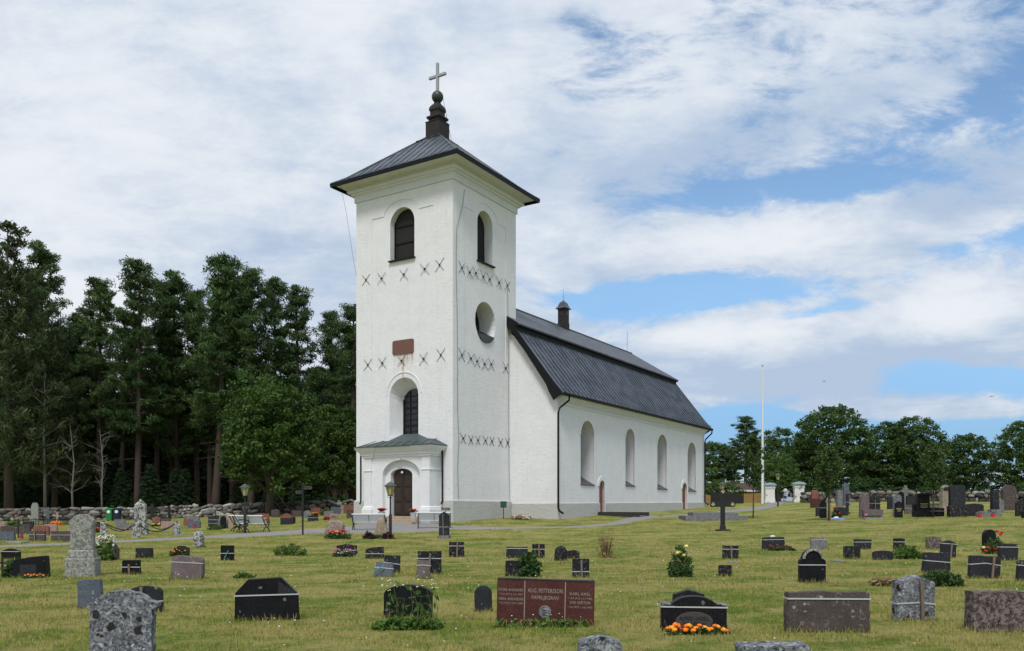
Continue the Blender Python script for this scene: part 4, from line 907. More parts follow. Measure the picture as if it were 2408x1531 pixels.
# red granite family stone
P = gnd(1282, 1468); w = 226/F*P.y; h = zat(1364, P.y)-P.z
t = thing('gravestone', 'wide polished red granite stone with three lettered panels and medallion', 'gravestone', P, R(-7)); a = w/2/math.cos(R(7)); t.rotation_euler.y = R(1.2)
slab([(-a, 0), (a, 0), (a, h), (-a, h)], .17, ST['red'], 'stone', t, .008)
MB().box(-a, a, -.083, .085, h-.002, h+.012).build('top_edge', ST['dark'], t)
for x in (-a*.425, a*.41): MB().box(x-.006, x+.006, -.0885, -.08, .02, h-.012).build('joint', LETTER, t)
for b_, sz, x, z in (('STURE AHLINDER', .064, -.715, .765), ('* 7.10.1917 † 12.1.1997', .048, -.715, .665), ('VERA AHLINDER', .062, -.71, .56), ('* 2.5.1919 † 19.11.1984', .048, -.71, .465),
                     ('AUG. PETTERSSON', .098, 0, .765), ('FAMILJEGRAV', .086, 0, .61), ('KARL AXEL', .070, .71, .72), ('* 15.9.1912 † 1.7.1982', .048, .71, .62), ('OVE GERTUN', .066, .71, .525), ('* 5.6.1927 † 6.6.1990', .048, .71, .425)):
    text_part(b_, sz*a*1.25, LETTER, t, (x*a, -.087, z*h), fit=a*(.72 if b_[0] == 'A' else .56 if b_[0] == 'F' else .50 if '*' in b_ else .52 if 'LUND' in b_ or 'HLIN' in b_ else .42))
md = MB().lathe([(.085, 0), (.085, .014), (.072, .018), (.068, .010), (.02, .010)], 24, M=Matrix.Translation((0, -.083, h*.30)) @ Matrix.Rotation(R(90), 4, 'X')).build('medallion', ST['grey'], t, smooth=30)
mr = MB()
for k in range(3): mr.box(-.035, .035, -.102, -.09, h*.30-.04+k*.03, h*.30-.03+k*.03)
mr.box(-.03, -.018, -.101, -.09, h*.30-.035, h*.30+.03).box(.018, .03, -.101, -.09, h*.30-.035, h*.30+.03); mr.build('relief', ST['speck'], md)
G('flat', 'blacklich', 1251.6, 1281, 1279, 1312, 'narrow black stone with strap and stake right of the leafy bush', strap_at=.62, stake=(.06, .97, WOOD))
G('rough', 'blacklich', 1303, 1334, 1284, 1319, 'rough hewn dark stone with rounded top next to a low gabled stone', rough=.012)
G('gable', 'blacklich', 1333, 1363, 1293, 1314, 'low dark gabled stone right of the rough hewn dark stone')
G('flat', 'blacklich', 1346, 1385, 1314, 1358, 'black lichen ringed stone with strap and stake behind the red granite stone', strap_at=.32, stake=(.04, .94, WOODG))
G('gable', 'speck', 1357, 1462, 1493, 1590, 'grey gabled stone top cut off by the bottom edge', th=.2)
t, w, h, th = G('wing', 'black', 1555, 1705, 1401, 1483, 'wide black winged stone with white strap behind orange marigolds', th=.2, strap_at=.70, stilt=-.006)
MB().lathe([(1, 0), (1, .012), (.9, .014)], 32, M=Matrix.Translation((0, -th/2+.002, h*.30)) @ Matrix.Rotation(R(90), 4, 'X') @ Matrix.Diagonal((w*.285, h*.27, 1, 1))).build('oval_panel', GREYOVAL, t)
text_part('ALFRED LINDELL', .070, LETTERD, t, (0, -th/2-.0145, h*.375), fit=w*.46); text_part('FAMILJEGRAV', .058, LETTERD, t, (0, -th/2-.0145, h*.23), fit=w*.34)
MB().prism(prof('ellipse', w*.6, h*.22, rs), -th/2-.012, -th/2+.01, 'xz').build('tympanum', ST['black'], t).location.z = h*.72
MB().prism([(w*.5*x, z) for x, z in ((-1, h*.735), (-.72, h*.755), (-.72, h*.80), (-1, h*.78))], -th/2-.01, th/2+.01, 'xz').build('cap', ST['speck'], t, .008)
MB().prism([(w*.5*x, z) for x, z in ((1, h*.735), (.72, h*.755), (.72, h*.80), (1, h*.78))], -th/2-.01, th/2+.01, 'xz').build('cap', ST['speck'], t, .008)
G('gable', 'blacklich', 1582, 1655, 1386, 1472, 'dark gabled stone rising just behind the winged black stone', D=11.9, th=.22, rz=-8)
G('flat', 'brown', 1849.5, 2038, 1391, 1485, 'wide brown slab with white strap near its top and lichen rings', th=.2, strap_at=.82, rz=-3)
G('flare', 'speck', 1738, 1898, 1512, 1600, 'pale slab only its top showing at the bottom edge', th=.3, roll=-2, rz=-4)
t, w, h, th = G('shoulder', 'black', 1879, 1939, 1290, 1369, 'black arched stone with pale grey rounded cap and strap', th=.17, strap_at=.52)
cp_ = prof('shoulder', w, h, rs)[4:-2]; ci = [(x*.80, (z-h*.68)*.80+h*.68) for x, z in cp_]
MB().prism(cp_+ci[::-1], -th/2-.035, th/2+.01, 'xz').build('cap', ST['light'], t, .006)
G('flat', 'blacklich', 1690, 1720, 1329, 1355, 'very small black stone alone on grass right of the yellow rose')
G('flat', 'blacklich', 1699, 1736, 1283, 1314, 'black stone with strap and tall stake below the iron cross', strap_at=.72, stake=(.05, .95, WOOD))
t, w, h, th = G('taper', 'dark', 1792, 1845.6, 1263, 1293, 'dark wide stone with a white thing on top and red flowers below', strap_at=.80, roll=-1)
MB().lathe([(.0, -.02), (.06, 0), (.07, .03), (.03, .06), (0, .065)], 10, M=Matrix.Translation((-.02, 0, h)) @ Matrix.Diagonal((1.6, .8, 1, 1))).build('white_ornament', WHITEP, t, smooth=40)
G('flare', 'grey', 1905, 1944, 1263, 1292, 'grey flared stone with strap behind the black stone with rounded cap', strap_at=.78)
G('flat', 'blacklich', 1984, 2022, 1284, 1314, 'square black stone without strap left of a low curved stone')
G('flare', 'dark', 2008, 2049, 1268, 1292, 'wide topped dark stone with strap behind a square black stone', strap_at=.72)
G('low', 'dark', 2053, 2098, 1295, 1317, 'low dark stone with curved top left of a bright green bush')
G('flat', 'blacklich', 2101, 2127, 1266, 1292, 'small dark strapped stone behind the bright green bush', strap_at=.68)
G('flat', 'brownlich', 2178, 2212, 1263, 1291, 'dark mottled stone without strap behind a stone with pale stake')
G('gable', 'dark', 2210, 2246, 1270, 1312, 'dark leaning stone with pale stake behind the wide strapped slab', strap_at=.80, stake=(.1, .85, WOODG), roll=4)
G('taper', 'dark', 2169, 2232, 1299, 1347, 'wide dark slab with strap above a dry garden plant', strap_at=.56, roll=2, stilt=-.03)
G('gable', 'speck', 2103, 2191, 1352, 1458, 'grey lichen stone with rusty wooden stake forming a cross with its strap', th=.2, strap_at=.37, stake=(.13, .86, simple('rusty brown stake', (.17, .12, .09), .8, 0, .4, 10, .4)), vee=.03, roll=.6)
G('flat', 'brownlich', 2279, 2440, 1390, 1484, 'wide brown stone crusted with dark lichen, cut by the right edge', th=.22)
G('flat', 'dark', 2279, 2347, 1307.5, 1360, 'dark slab with slack strap and rusty stake, leaning right', strap_at=.60, stake=(.20, .98, WOOD), vee=.08, roll=2.5)
G('flat', 'dark', 2347, 2392, 1279, 1318, 'dark bordered stone with strap right of red roses', strap_at=.80, roll=1)
G('soft', 'dark', 2390, 2436, 1318, 1367, 'dark strapped stone cut by the right edge, leaning right', strap_at=.75, roll=4)
G('round', 'black', 2310, 2341, 1245, 1284, 'glossy black round topped stone beside tall red roses', rz=14, th=.18)
# ---- left field
G('flat', 'blue', -4, 35, 1250, 1271, 'smooth pale blue grey slab at the far left edge', D=41, roll=-1)
G('soft', 'brown', 2, 34, 1237, 1250, 'low brown stone behind the pale blue slab', D=49)
G('flat', 'pink', -6, 12, 1228, 1244, 'pink stone cut by the left edge', D=54)
G('slant', 'brown', 34, 72, 1232, 1252, 'brown stone with sloping curved top behind a thin iron cross', D=48)
G('flat', 'dark', 54, 79, 1226, 1241, 'dark grey block behind the sloping brown stone', D=54)
G('soft', 'redrough', 80, 116, 1236, 1261, 'reddish brown stone with rounded corners and pink flowers', D=46)
G('flat', 'pink', 106, 135, 1233, 1261, 'tall pink speckled stone right of the reddish brown stone', D=47)
G('taper', 'brown', 70, 107, 1248, 1273, 'dark brown stone with strap and thin pale stake', D=40.5, strap_at=.62, stake=(-.1, .95, WOOD))
G('flat', 'brown', 122, 171, 1249, 1275, 'wide dark brown strapped stone behind the pale monument', D=40, strap_at=.62)
G('flat', 'pink', 160, 186, 1237, 1251, 'pale pink stone mostly hidden by the pale monument', D=50)
G('point', 'light', 74, 91, 1182, 1226, 'cream pointed arch stone inside a low iron railing', D=62, th=.16)
G('seg', 'dark', 224, 237, 1227, 1249, 'dark narrow stone with red flowers behind the pale monument', D=51)
G('flat', 'grey', 270, 294, 1221, 1231, 'low grey stone below the two bins', D=62)
G('seg', 'grey', 275, 313, 1229, 1246, 'grey brown stone with curved top left of the spotted obelisk', D=54)
G('flat', 'redrough', 358, 378, 1217, 1234, 'salmon red stone right of the spotted obelisk', D=58)
G('flat', 'brown', 379, 401, 1219, 1233, 'brown wide stone behind a pink slab and chain', D=59)
G('flat', 'pink', 380, 410, 1226, 1244, 'pale pink slab behind the hanging chain', D=54)
G('soft', 'redrough', 432, 452, 1220, 1235, 'small red stone overlapped by two grey stones', D=57)
G('flat', 'grey', 436, 468, 1213, 1232, 'grey upright stone behind a bluish stone with red lantern', D=60)
G('flat', 'blue', 442.5, 471.5, 1225.5, 1243.5, 'bluish grey stone with a red grave lantern', D=53)
t, w, h, th = G('flat', 'dark', 490, 514, 1214, 1237, 'dark stone with two pale bands across it', D=55)
MB().box(-w/2-.003, w/2+.003, -th/2-.006, th/2+.006, h*.62, h*.72).build('band', ST['grey'], t); MB().box(-w/2-.003, w/2+.003, -th/2-.006, th/2+.006, h*.28, h*.36).build('band', ST['grey'], t)
G('gable', 'black', 518, 532, 1213, 1246, 'narrow black pointed stone fixed on a grey slab', D=51, th=.1)
G('flat', 'grey', 513, 536, 1222, 1245, 'grey slab standing right behind the narrow black pointed stone', D=51.3, th=.12)
G('flat', 'pink', 533, 549, 1209, 1238, 'pinkish tall stone left of the two benches', D=55)
G('seg', 'blue', 552, 573, 1212, 1226, 'greenish grey stone seen behind the benches', D=60)
G('flat', 'redrough', 606, 633, 1208, 1236, 'red framed stone right of the two benches', D=55, face=('flat', 'pink', .6, .55, .1))
G('gable', 'brown', 638, 658, 1197, 1212, 'small brown stone at the foot of the big round tree', D=69)
G('wave', 'redrough', 661, 685, 1207, 1222, 'red stone above a dark blue stone', D=59)
G('flat', 'dark', 660, 690, 1218, 1236, 'dark blue mottled stone left of the signpost', D=53.5)
G('flat', 'black', 684, 694.5, 1216, 1230, 'black narrow stone joined behind the dark blue mottled stone', D=55)
G('flat', 'brown', 687, 709, 1200, 1209, 'low dark brown stone below the stone wall near the signpost', D=69)
G('round', 'grey', 713, 732, 1200, 1214, 'grey round topped stone right of the signpost', D=66)
G('flat', 'redrough', 731, 754, 1194, 1208, 'rust red stone with flowers close to the stone wall', D=71)
G('flat', 'dark', 724, 748, 1212.5, 1229, 'dark stone with pale strap right of the signpost pole', D=57, strap_at=.62)
G('flat', 'grey', 762, 785, 1202, 1214, 'grey mottled stone behind the pink wedge shaped stone', D=66)
G('flat', 'blue', 778, 800, 1192, 1207, 'pale grey green stone near the stone wall', D=72)
G('flare', 'pink', 775, 796, 1208, 1224, 'pink wedge shaped stone with dark plate behind the natural stone', D=59, face=('flat', 'mauve', .6, .4, .3))
G('soft', 'light', 801, 809, 1188, 1202, 'white narrow stone next to an orange red stone', D=73)
G('flat', 'redrough', 809, 832, 1188, 1202, 'orange red stone beside the tower corner', D=72.5)
G('flat', 'brown', 815, 832, 1199, 1217, 'dark brown stone with white flowers beside the tower corner', D=63)
G('rough', 'natural', 766, 811, 1223, 1263, 'large pinkish natural boulder stone with rounded top by the path', D=41, rough=.03, th=.34)
P = at(898, 41.5)
t, w, h, th = G('rough', 'beige', 882, 914.5, 1217, 1261, 'beige rough pointed stone with brown letters before the bench', D=41.3, rough=.02, th=.26)
for v_ in t.children[0].data.vertices: v_.co.x *= 1.12-.62*max(0, v_.co.z/h)**1.2; v_.co.x -= .05*v_.co.z/h
t, w, h, th = G('gable', 'dark', 1033, 1056, 1203, 1268, 'tapered grey obelisk stone with long wooden stake before the right bench', D=40.5, th=.26, base=(1.16, .11, 'grey'), strap_at=.36, stake=(.03, .92, WOODG), rz=-12)
# flat slabs lying on the lawn
def flatslab(xl, xr, D, dep, m, label, hgt=.08, rz=0):
    P = at((xl+xr)/2, D); w = (xr-xl)/F*D; t = thing('grave_slab', label, 'grave slab', P, R(rz))
    MB().box(-w/2, w/2, -dep/2, dep/2, -.1, hgt).build('slab', m, t, .012)
flatslab(24, 60, 38.5, .7, ST['light'], 'flat pale slab lying on the grass at far left')
flatslab(300, 322, 51, .9, ST['pink'], 'flat pink slab lying beside the spotted obelisk', .12)
flatslab(2031, 2076, 49.6, .5, ST['light'], 'flat white slab before the low mauve stone on the right', .10)
flatslab(1713, 1735, 24.2, .35, ST['grey'], 'small flat grey plate in the grass below the iron cross', .035)
flatslab(1957, 1982, 24.5, .35, ST['grey'], 'small flat grey plate in the grass beside the black capped stone', .035)
# ---- right field rows
G('round', 'redrough', 1908, 1924, 1152, 1183, 'tall two tone red stone against the wall at right', D=72, th=.3, base=(1.08, .5, 'red'))
G('wave', 'black', 1927.5, 1943.5, 1175, 1215, 'narrow glossy black stone with white strap near a sapling', D=53, strap_at=.55)
G('flat', 'dark', 1918, 1930, 1194, 1208, 'low dark stone half hidden by the narrow glossy black stone', D=57)
G('gable', 'blue', 1982, 1995, 1136, 1175, 'tall pale grey pointed pillar stone against the wall', D=72, th=.4, base=(1.25, .1))
t, w, h, th = G('taper', 'grey', 1967, 1980, 1152, 1197, 'grey column with stepped base in front of the wall', D=62, th=.3, base=(1.7, .18))
G('soft', 'dark', 1967, 1994, 1193, 1208, 'low dark stone with curved top behind red roses and blue cloth', D=56)
G('flat', 'dark', 1989, 1995.5, 1161, 1200, 'slender dark post stone right of the grey column', D=59, strap_at=.55, base=(1.6, .08))
G('soft', 'mauve', 2021, 2043, 1165, 1215, 'tall smooth mauve brown slab with soft shoulders', D=52, th=.2)
G('wave', 'blacklich', 2045, 2069.5, 1159, 1199, 'dark ornate stone with strap and pale stake behind a low mauve stone', D=57, strap_at=.5, stake=(.0, .68, WOOD))
G('flare', 'mauve', 2027, 2075.5, 1198, 1215, 'low wide mauve stone with dark rim and green plants', D=51, th=.3)
G('flat', 'dark', 2086, 2102, 1169, 1190, 'dark blue block left of the grey lichen arch stone', D=64)
G('round', 'speck', 2100.6, 2119, 1163, 1214, 'pale lichen arch stone right behind a small glossy black pointed stone', D=52.5, th=.2)
t, w, h, th = G('gable', 'black', 2104, 2122, 1178, 1217, 'small glossy black pointed stone with gilded lines', D=50.5, th=.14)
for k in range(3): MB().box(-w*.36+k*.03, w*.36-k*.03, -th/2-.004, -th/2+.004, h*(.54-.08*k), h*(.565-.08*k)).build('gilded_line', LETTERG, t)
G('point', 'black', 2111, 2126, 1156, 1190, 'tall black stone with pointed arch behind the lichen arch stone', D=61)
G('flat', 'dark', 2131, 2160, 1166, 1190, 'wide dark slab near the wall beside a stone cross', D=63)
G('flat', 'brownlich', 2127, 2146, 1187, 1208, 'brown stone with two straps and a red flower', D=55, strap_at=.62)
t, w, h, th = G('taper', 'black', 2157, 2184, 1166, 1216, 'dark monument with moulded cap, gilded text and wide foot', D=50.5, th=.34, base=(1.35, .26))
MB().box(-w*.6, w*.6, -th*.75, th*.75, h-.005, h+.09).box(-w*.5, w*.5, -th*.6, th*.6, h+.089, h+.15).build('cap', ST['black'], t, .02)
for k in range(4): MB().box(-w*.33+(k % 2)*.05, w*.33-(k % 2)*.05, -th/2-.01, -th/2+.004, h*(.62-.06*k), h*(.64-.06*k)).build('gilded_line', LETTERG, t)
G('flat', 'dark', 2145, 2160, 1186, 1216, 'dark square wing stone left of the capped monument', D=51)
G('flat', 'brown', 2182, 2208, 1184, 1202, 'brown strapped block behind a black strapped block', D=54, strap_at=.74)
G('flat', 'black', 2184, 2219, 1195, 1217, 'black block with strap at the foot of a young tree', D=50.5, strap_at=.66)
t, w, h, th = G('gable', 'tan', 2212, 2235, 1140, 1204, 'tall cream sandstone stone with dark arched panel at its top', D=57, th=.4, base=(1.12, .2, 'pink'))
MB().prism(prof('ellipse', w*.8, h*.13, rs), -th/2-.02, -th/2+.01, 'xz').build('arched_panel', ST['dark'], t).location.z = h*.78
t, w, h, th = G('soft', 'dark', 2233, 2267, 1141, 1219, 'tallest dark weathered stone in the right row with lichen on its foot', D=49.5, th=.32, base=(1.12, .34, 'blacklich'))
G('low', 'dark', 2267, 2311, 1184, 1218, 'wide dark stone with low arch right of the tallest dark stone', D=49.8, th=.25)
G('wave', 'grey', 2296, 2330, 1202, 1219, 'low grey lichen stone with scalloped top and red lanterns', D=48.6)
t, w, h, th = G('taper', 'dark', 2331, 2347, 1151, 1219, 'slender dark blue obelisk on a square capped base', D=48.8, th=.3, base=(1.5, .25, 'grey'))
G('gable', 'grey', 2345, 2359, 1173, 1211, 'grey gabled stone right of the slender obelisk', D=53, th=.22)
G('round', 'brown', 2357, 2387, 1140, 1201, 'large brown round topped stone with broad base near the right edge', D=56, th=.34, base=(1.15, .2))
G('round', 'blacklich', 2388, 2412, 1175, 1219, 'dark arched stone with paired panels at the right edge', D=48)
G('flat', 'black', 2402, 2424, 1203, 1222, 'black low stone cut by the right edge beside the dark arched stone', D=46)
# ---- crosses
def cross_stone(px, yt, yb, D, aw, m, label, sw=.16, ay=.70, round_=False, name='cross', th=.12):
    P = at(px, D); h = zat(yt, D)-P.z; a = aw/F*D/2; t = thing(name, label, 'cross', P, R(rs.uniform(-8, 8))); s = sw/2; z = h*ay
    MB().prism([(-s, -.2), (s, -.2), (s, z-s), (a, z-s), (a, z+s), (s, z+s), (s, h), (-s, h), (-s, z+s), (-a, z+s), (-a, z-s), (-s, z-s)], -th/2, th/2, 'xz').build('cross_body', m, t, .008)
    if round_: MB().lathe([(.28, 0), (.28, .07), (.2, .07), (.2, 0)], 20, M=Matrix.Translation((0, .03, z)) @ Matrix.Rotation(R(90), 4, 'X')).build('ring', m, t)
    return t
cross_stone(113, 1193, 1226, 62, 17, ST['blue'], 'pale blue grey stone cross inside the low railing', .22)
cross_stone(135, 1205, 1224, 62, 9, ST['pink'], 'small pinkish cross inside the low railing', .14)
cross_stone(358, 1186, 1222, 69, 26, IRON, 'large black cross right of the spotted obelisk', .26, .68)
cross_stone(397.5, 1190, 1222, 69, 22, IRON, 'black cross with longer arms nearer the benches', .2, .66)
cross_stone(43, 1220, 1262, 43.5, 12, IRON, 'thin black iron cross between low stones at far left', .06, .64, th=.04)
cross_stone(5.5, 1307, 1346, 20.6, 22, IRON, 'thin black iron cross at the far left edge on near lawn', .045, .62, th=.035)
t = cross_stone(1425, 1278, 1309, 27.5, 20, IRON, 'small black iron cross standing in a tuft of straw grass', .04, .56, th=.035)
cross_stone(2129, 1141, 1187, 64, 22, ST['grey'], 'grey ringed stone cross above the wall at right', .2, .72, True)
cross_stone(2047, 1147, 1200, 55.5, 5, IRON, 'thin tall iron grave marker behind the low mauve stone', .05, .8, th=.04)
# large iron cross with clover pierced discs
P = at(1699.5, 43); sc = 43/F; t = thing('iron_cross', 'large black iron cross with round pierced ends on the right lawn', 'cross', P, R(-4)); zz0 = EYE-P.z
Z = lambda y: (HY-y)*sc+zz0
MB().rings(-.12, .12, -.06, .06, [(.23, -.1), (.23, .06), (.03, .09), (.02, .24), (0, .26)]).build('foot', IRON, t)
MB().box(-.115, .115, -.045, .045, .2, Z(1192)).box(-.46, .46, -.044, .044, Z(1191.999), Z(1180)).box(-.114, .114, -.045, .045, Z(1179.999), Z(1160)).build('cross_body', IRON, t, .01)
for cx_, cz_ in ((-.49, Z(1186)), (.49, Z(1186)), (0, Z(1156))):
    dsc = MB().lathe([(.150, -.045), (.150, .045)], 24, M=Matrix.Translation((cx_, 0, cz_)) @ Matrix.Rotation(R(90), 4, 'X')).build('disc', IRON, t, .006)
    cl_ = MB()
    for k in range(4):
        aa = k*math.pi/2; cl_.lathe([(.036, 0), (.036, .012)], 10, M=Matrix.Translation((cx_+.062*math.cos(aa), -.047, cz_+.062*math.sin(aa))) @ Matrix.Rotation(R(90), 4, 'X'))
        cl_.box(cx_+.03*math.cos(aa)-.016, cx_+.03*math.cos(aa)+.016, -.058, -.046, cz_+.03*math.sin(aa)-.016, cz_+.03*math.sin(aa)+.016)
    cl_.build('clover_opening', simple('pale see through clover', (.42, .42, .24), .9), dsc)
# spotted obelisk and its four chained posts
P = at(331, 46); sc = 46/F; t = thing('obelisk', 'tall lichen spotted obelisk ringed by chained stone posts', 'obelisk', P, R(14))
MB().rings(0, 0, 0, 0, [(.36, -.2), (.36, .34), (.33, .37)]).build('base', ST['spotted'], t, .015)
MB().rings(0, 0, 0, 0, [(.30, .36), (.265, 1.62), (.02, 1.92)]).build('shaft', ST['spotted'], t, .012)
posts = []
for px, D, yt in ((244, 44.2, 1228), (319.5, 42.6, 1228), (415.5, 44.5, 1228), (342.5, 48.6, 1227)):
    P = at(px, D); h = zat(yt, D)-P.z; q = thing('stone_post', '', 'post', P, R(rs.uniform(0, 40)), 'stone posts around the spotted obelisk')
    MB().rings(0, 0, 0, 0, [(.20, -.1), (.19, .02), (.145, h*.75), (.14, h*.95), (.10, h)]).build('post', ST['spotted'], q, .012); posts.append((q, P, h))
    MB().tube([(-.05, 0, h-.02), (-.04, 0, h+.05), (.04, 0, h+.05), (.05, 0, h-.02)], .016, 6).build('ring', IRON, q)
for q, l in zip(posts, ('leftmost lichen spotted post holding the chain', 'lichen spotted post directly before the obelisk', 'rightmost lichen spotted post holding the chain', 'lichen spotted post half hidden behind the obelisk')): q[0]['label'] = l
for (i, j, sag, lab) in ((0, 1, .48, 'black chain sagging between the leftmost and front posts'), (1, 2, .50, 'black chain sagging between the front and rightmost posts'), (3, 2, .42, 'black chain sagging from the hidden post to the rightmost post'), (0, 3, .45, 'black chain sagging from the leftmost post behind the obelisk')):
    a_, b_ = posts[i][1]+Vector((0, 0, posts[i][2]+.02)), posts[j][1]+Vector((0, 0, posts[j][2]+.02))
    ch = MB().tube([a_.lerp(b_, k/16)-Vector((0, 0, sag*4*(k/16)*(1-k/16))) for k in range(17)], .03, 6).build('chain', IRON, None)
    tag(ch, lab, 'chain', 'chains round the spotted obelisk')
# ---------------------------------------------------------------- field stone walls
def wallstone_fn(q):
    c = q.node('ShaderNodeNewGeometry').outputs['Position']; t = q.node('ShaderNodeAttribute', attribute_name='tint').outputs['Fac']
    n = q.noise(c, 7, 7, .7); n2 = q.noise(c, 26, 4, .7)
    n_ = q.node('ShaderNodeValToRGB', {'Fac': t}); r = n_.color_ramp; r.interpolation = 'CONSTANT'
    r.elements[0].position = 0; r.elements[0].color = (.05, .046, .042, 1); r.elements[1].position = .2; r.elements[1].color = (.12, .098, .086, 1)
    for p_, c_ in ((.36, (.19, .176, .16, 1)), (.55, (.31, .30, .275, 1)), (.72, (.19, .14, .12, 1)), (.84, (.42, .42, .385, 1))): e_ = r.elements.new(p_); e_.color = c_
    col = q.mix(q.m('MULTIPLY', q.ss(n, .56, .68), .6), n_.outputs[0], (.36, .36, .33)); col = q.mix(q.ss(n2, .5, .68), col, (.035, .035, .03))
    return {'Base Color': col, 'Roughness': .9, 'Normal': q.bump(q.m('ADD', n, n2), .7, .05)}
WALLST = mat('lichen field stone', wallstone_fn)
GAP = simple('dark joint earth', (.014, .013, .010), .95, 0, .3, 8, .5)
_bm = bmesh.new(); bmesh.ops.create_icosphere(_bm, subdivisions=2, radius=1.0); ICO_V = np.array([v.co[:] for v in _bm.verts]); ICO_F = np.array([[v.index for v in f_.verts] for f_ in _bm.faces]); _bm.free()
def stone_wall(label, pts, h, seed, thick=.6):
    rng = np.random.RandomState(seed); P = np.array(pts); t = thing('stone_wall', label, 'stone wall', (0, 0, 0))
    seg = np.hypot(*np.diff(P, axis=0).T); L = np.r_[0, np.cumsum(seg)]
    pos = lambda s: np.array([np.interp(s, L, P[:, 0]), np.interp(s, L, P[:, 1])])
    VV = []; FF = []; TT = []; k = 0; z = 0.0; row = 0
    while z < h-.05:
        rh = rng.uniform(.24, .42); rh = min(rh, h-z+.08); s = -rng.rand()*.3
        while s < L[-1]:
            w = rng.choice([.22, .38, .55, .8])*rng.uniform(.8, 1.35); c = pos(min(s+w/2, L[-1])); d = pos(min(s+w/2+.3, L[-1]))-pos(max(s+w/2-.3, 0)); d = d/np.hypot(*d); nrm = np.array([d[1], -d[0]])
            v = ICO_V+rng.randn(*ICO_V.shape)*.075; sk = rng.uniform(-.35, .35, 2); v[:, 0] += sk[0]*v[:, 2]; v[:, 2] += sk[1]*v[:, 0]; pw_ = rng.uniform(3, 8); pn = (np.abs(v)**pw_).sum(1)**(1/pw_); v = v/pn[:, None]*(1+rng.randn(len(v), 1)*.035)
            v = v*np.array([w*.505, thick*.55, rh*rng.uniform(.40, .80)]); an = rng.uniform(-.5, .5); ca_, sa_ = math.cos(an), math.sin(an)
            x = v[:, 0]*ca_-v[:, 2]*sa_; zz = v[:, 0]*sa_*.8+v[:, 2]*ca_; off = rng.uniform(-.04, .07)
            xy = c[None]+d[None]*x[:, None]+nrm[None]*(v[:, 1]+off)[:, None]; zb = gz(c[0], c[1])
            VV.append(np.c_[xy, zz+zb+z+rh/2-.06+rng.uniform(-.09, .07)]); FF.append(ICO_F+k*len(ICO_V)); TT.append(np.full(len(ICO_V), rng.uniform(.45, 1) if c[0]/c[1]*F+CX > 425 and c[0]/c[1]*F+CX < 605 else rng.rand()**1.15*.86)); k += 1; s += w*rng.uniform(.82, 1.0)
        z += rh*.93; row += 1
    np_mesh('masonry', np.concatenate(VV), np.concatenate(FF), WALLST, t, np.concatenate(TT), False)
    m = MB(); n = 40; ss_ = np.linspace(0, L[-1], n); pr_ = None
    for i in range(n-1):
        a_, b_ = pos(ss_[i]), pos(ss_[i+1]); d = (b_-a_)/np.hypot(*(b_-a_)); nr = np.array([d[1], -d[0]])*thick*.30; za, zb = gz(*a_), gz(*b_)
        q = [(*(a_+nr), za-.3), (*(b_+nr), zb-.3), (*(b_-nr), zb-.3), (*(a_-nr), za-.3), (*(a_+nr), za+h-.12), (*(b_+nr), zb+h-.12), (*(b_-nr), zb+h-.12), (*(a_-nr), za+h-.12)]
        m.add(q, [(0, 1, 5, 4), (2, 3, 7, 6), (4, 5, 6, 7)])
    m.build('core', GAP, t); return t
A2 = lambda px, D: ((px-CX)/F*D, D)
stone_wall('grey lichen field stone wall along the edge of the pine wood', [A2(-160, 71), A2(100, 72), A2(300, 73), A2(550, 74), A2(700, 75), A2(860, 77)], 1.04, 3)
stone_wall('brownish field stone wall behind the graves right of the gate', [A2(1889, 81), A2(1950, 78), A2(2150, 75), A2(2300, 72.5), A2(2520, 68.5)], 1.0, 8)
# ---------------------------------------------------------------- lamps
LAMPGLASS = simple('yellowed lamp glass', (.42, .38, .17), .25, 0, .25, 5, .05)
def lamp(px, D, ytop, label, loc=None):
    P = at(px, D); h = zat(ytop, D)-P.z; t = thing('lamp_post', label, 'lamp post', P, R(30), 'lamp posts of the churchyard')
    MB().lathe([(.075, -.1), (.075, 1.12), (.05, 1.18), (.04, 1.22), (.036, h-.80), (.06, h-.78), (.03, h-.74), (.03, h-.70)], 12).build('post', IRON, t, smooth=40)
    MB().lathe([(.02, h-.70), (.13, h-.69), (.14, h-.66), (.12, h-.65)], 6).build('lantern_base', IRON, t)
    MB().lathe([(.115, h-.65), (.225, h-.24)], 6).build('lamp_glass', LAMPGLASS, t)
    f = MB()
    for k in range(6):
        w = 2*math.pi*(k+.5)/6; f.tube([(.117*math.cos(w), .117*math.sin(w), h-.66), (.228*math.cos(w), .228*math.sin(w), h-.23)], .012, 5)
    for k in range(2):
        w = math.pi*k; f.tube([(.04*math.cos(w), .04*math.sin(w), h-.78), (.17*math.cos(w), .17*math.sin(w), h-.72), (.125*math.cos(w), .125*math.sin(w), h-.66)], .012, 5)
    f.build('lantern_frame', IRON, t)
    MB().lathe([(.30, h-.245), (.31, h-.22), (.14, h-.09), (.12, h-.06), (.05, h-.045), (.03, h-.02), (.012, h)], 6).build('lantern_roof', COPPER, t)
    return t
lamp(576, 45.5, 1137, 'lamp post beside the pair of benches at left')
lamp(918, 40.5, 1132, 'lamp post standing right before the church door')
lamp(1698.5, 62, 1132, 'lamp post whose lantern rises behind the large iron cross')
lamp(1829.5, 78, 1112, 'farthest lamp post in front of the churchyard gate')
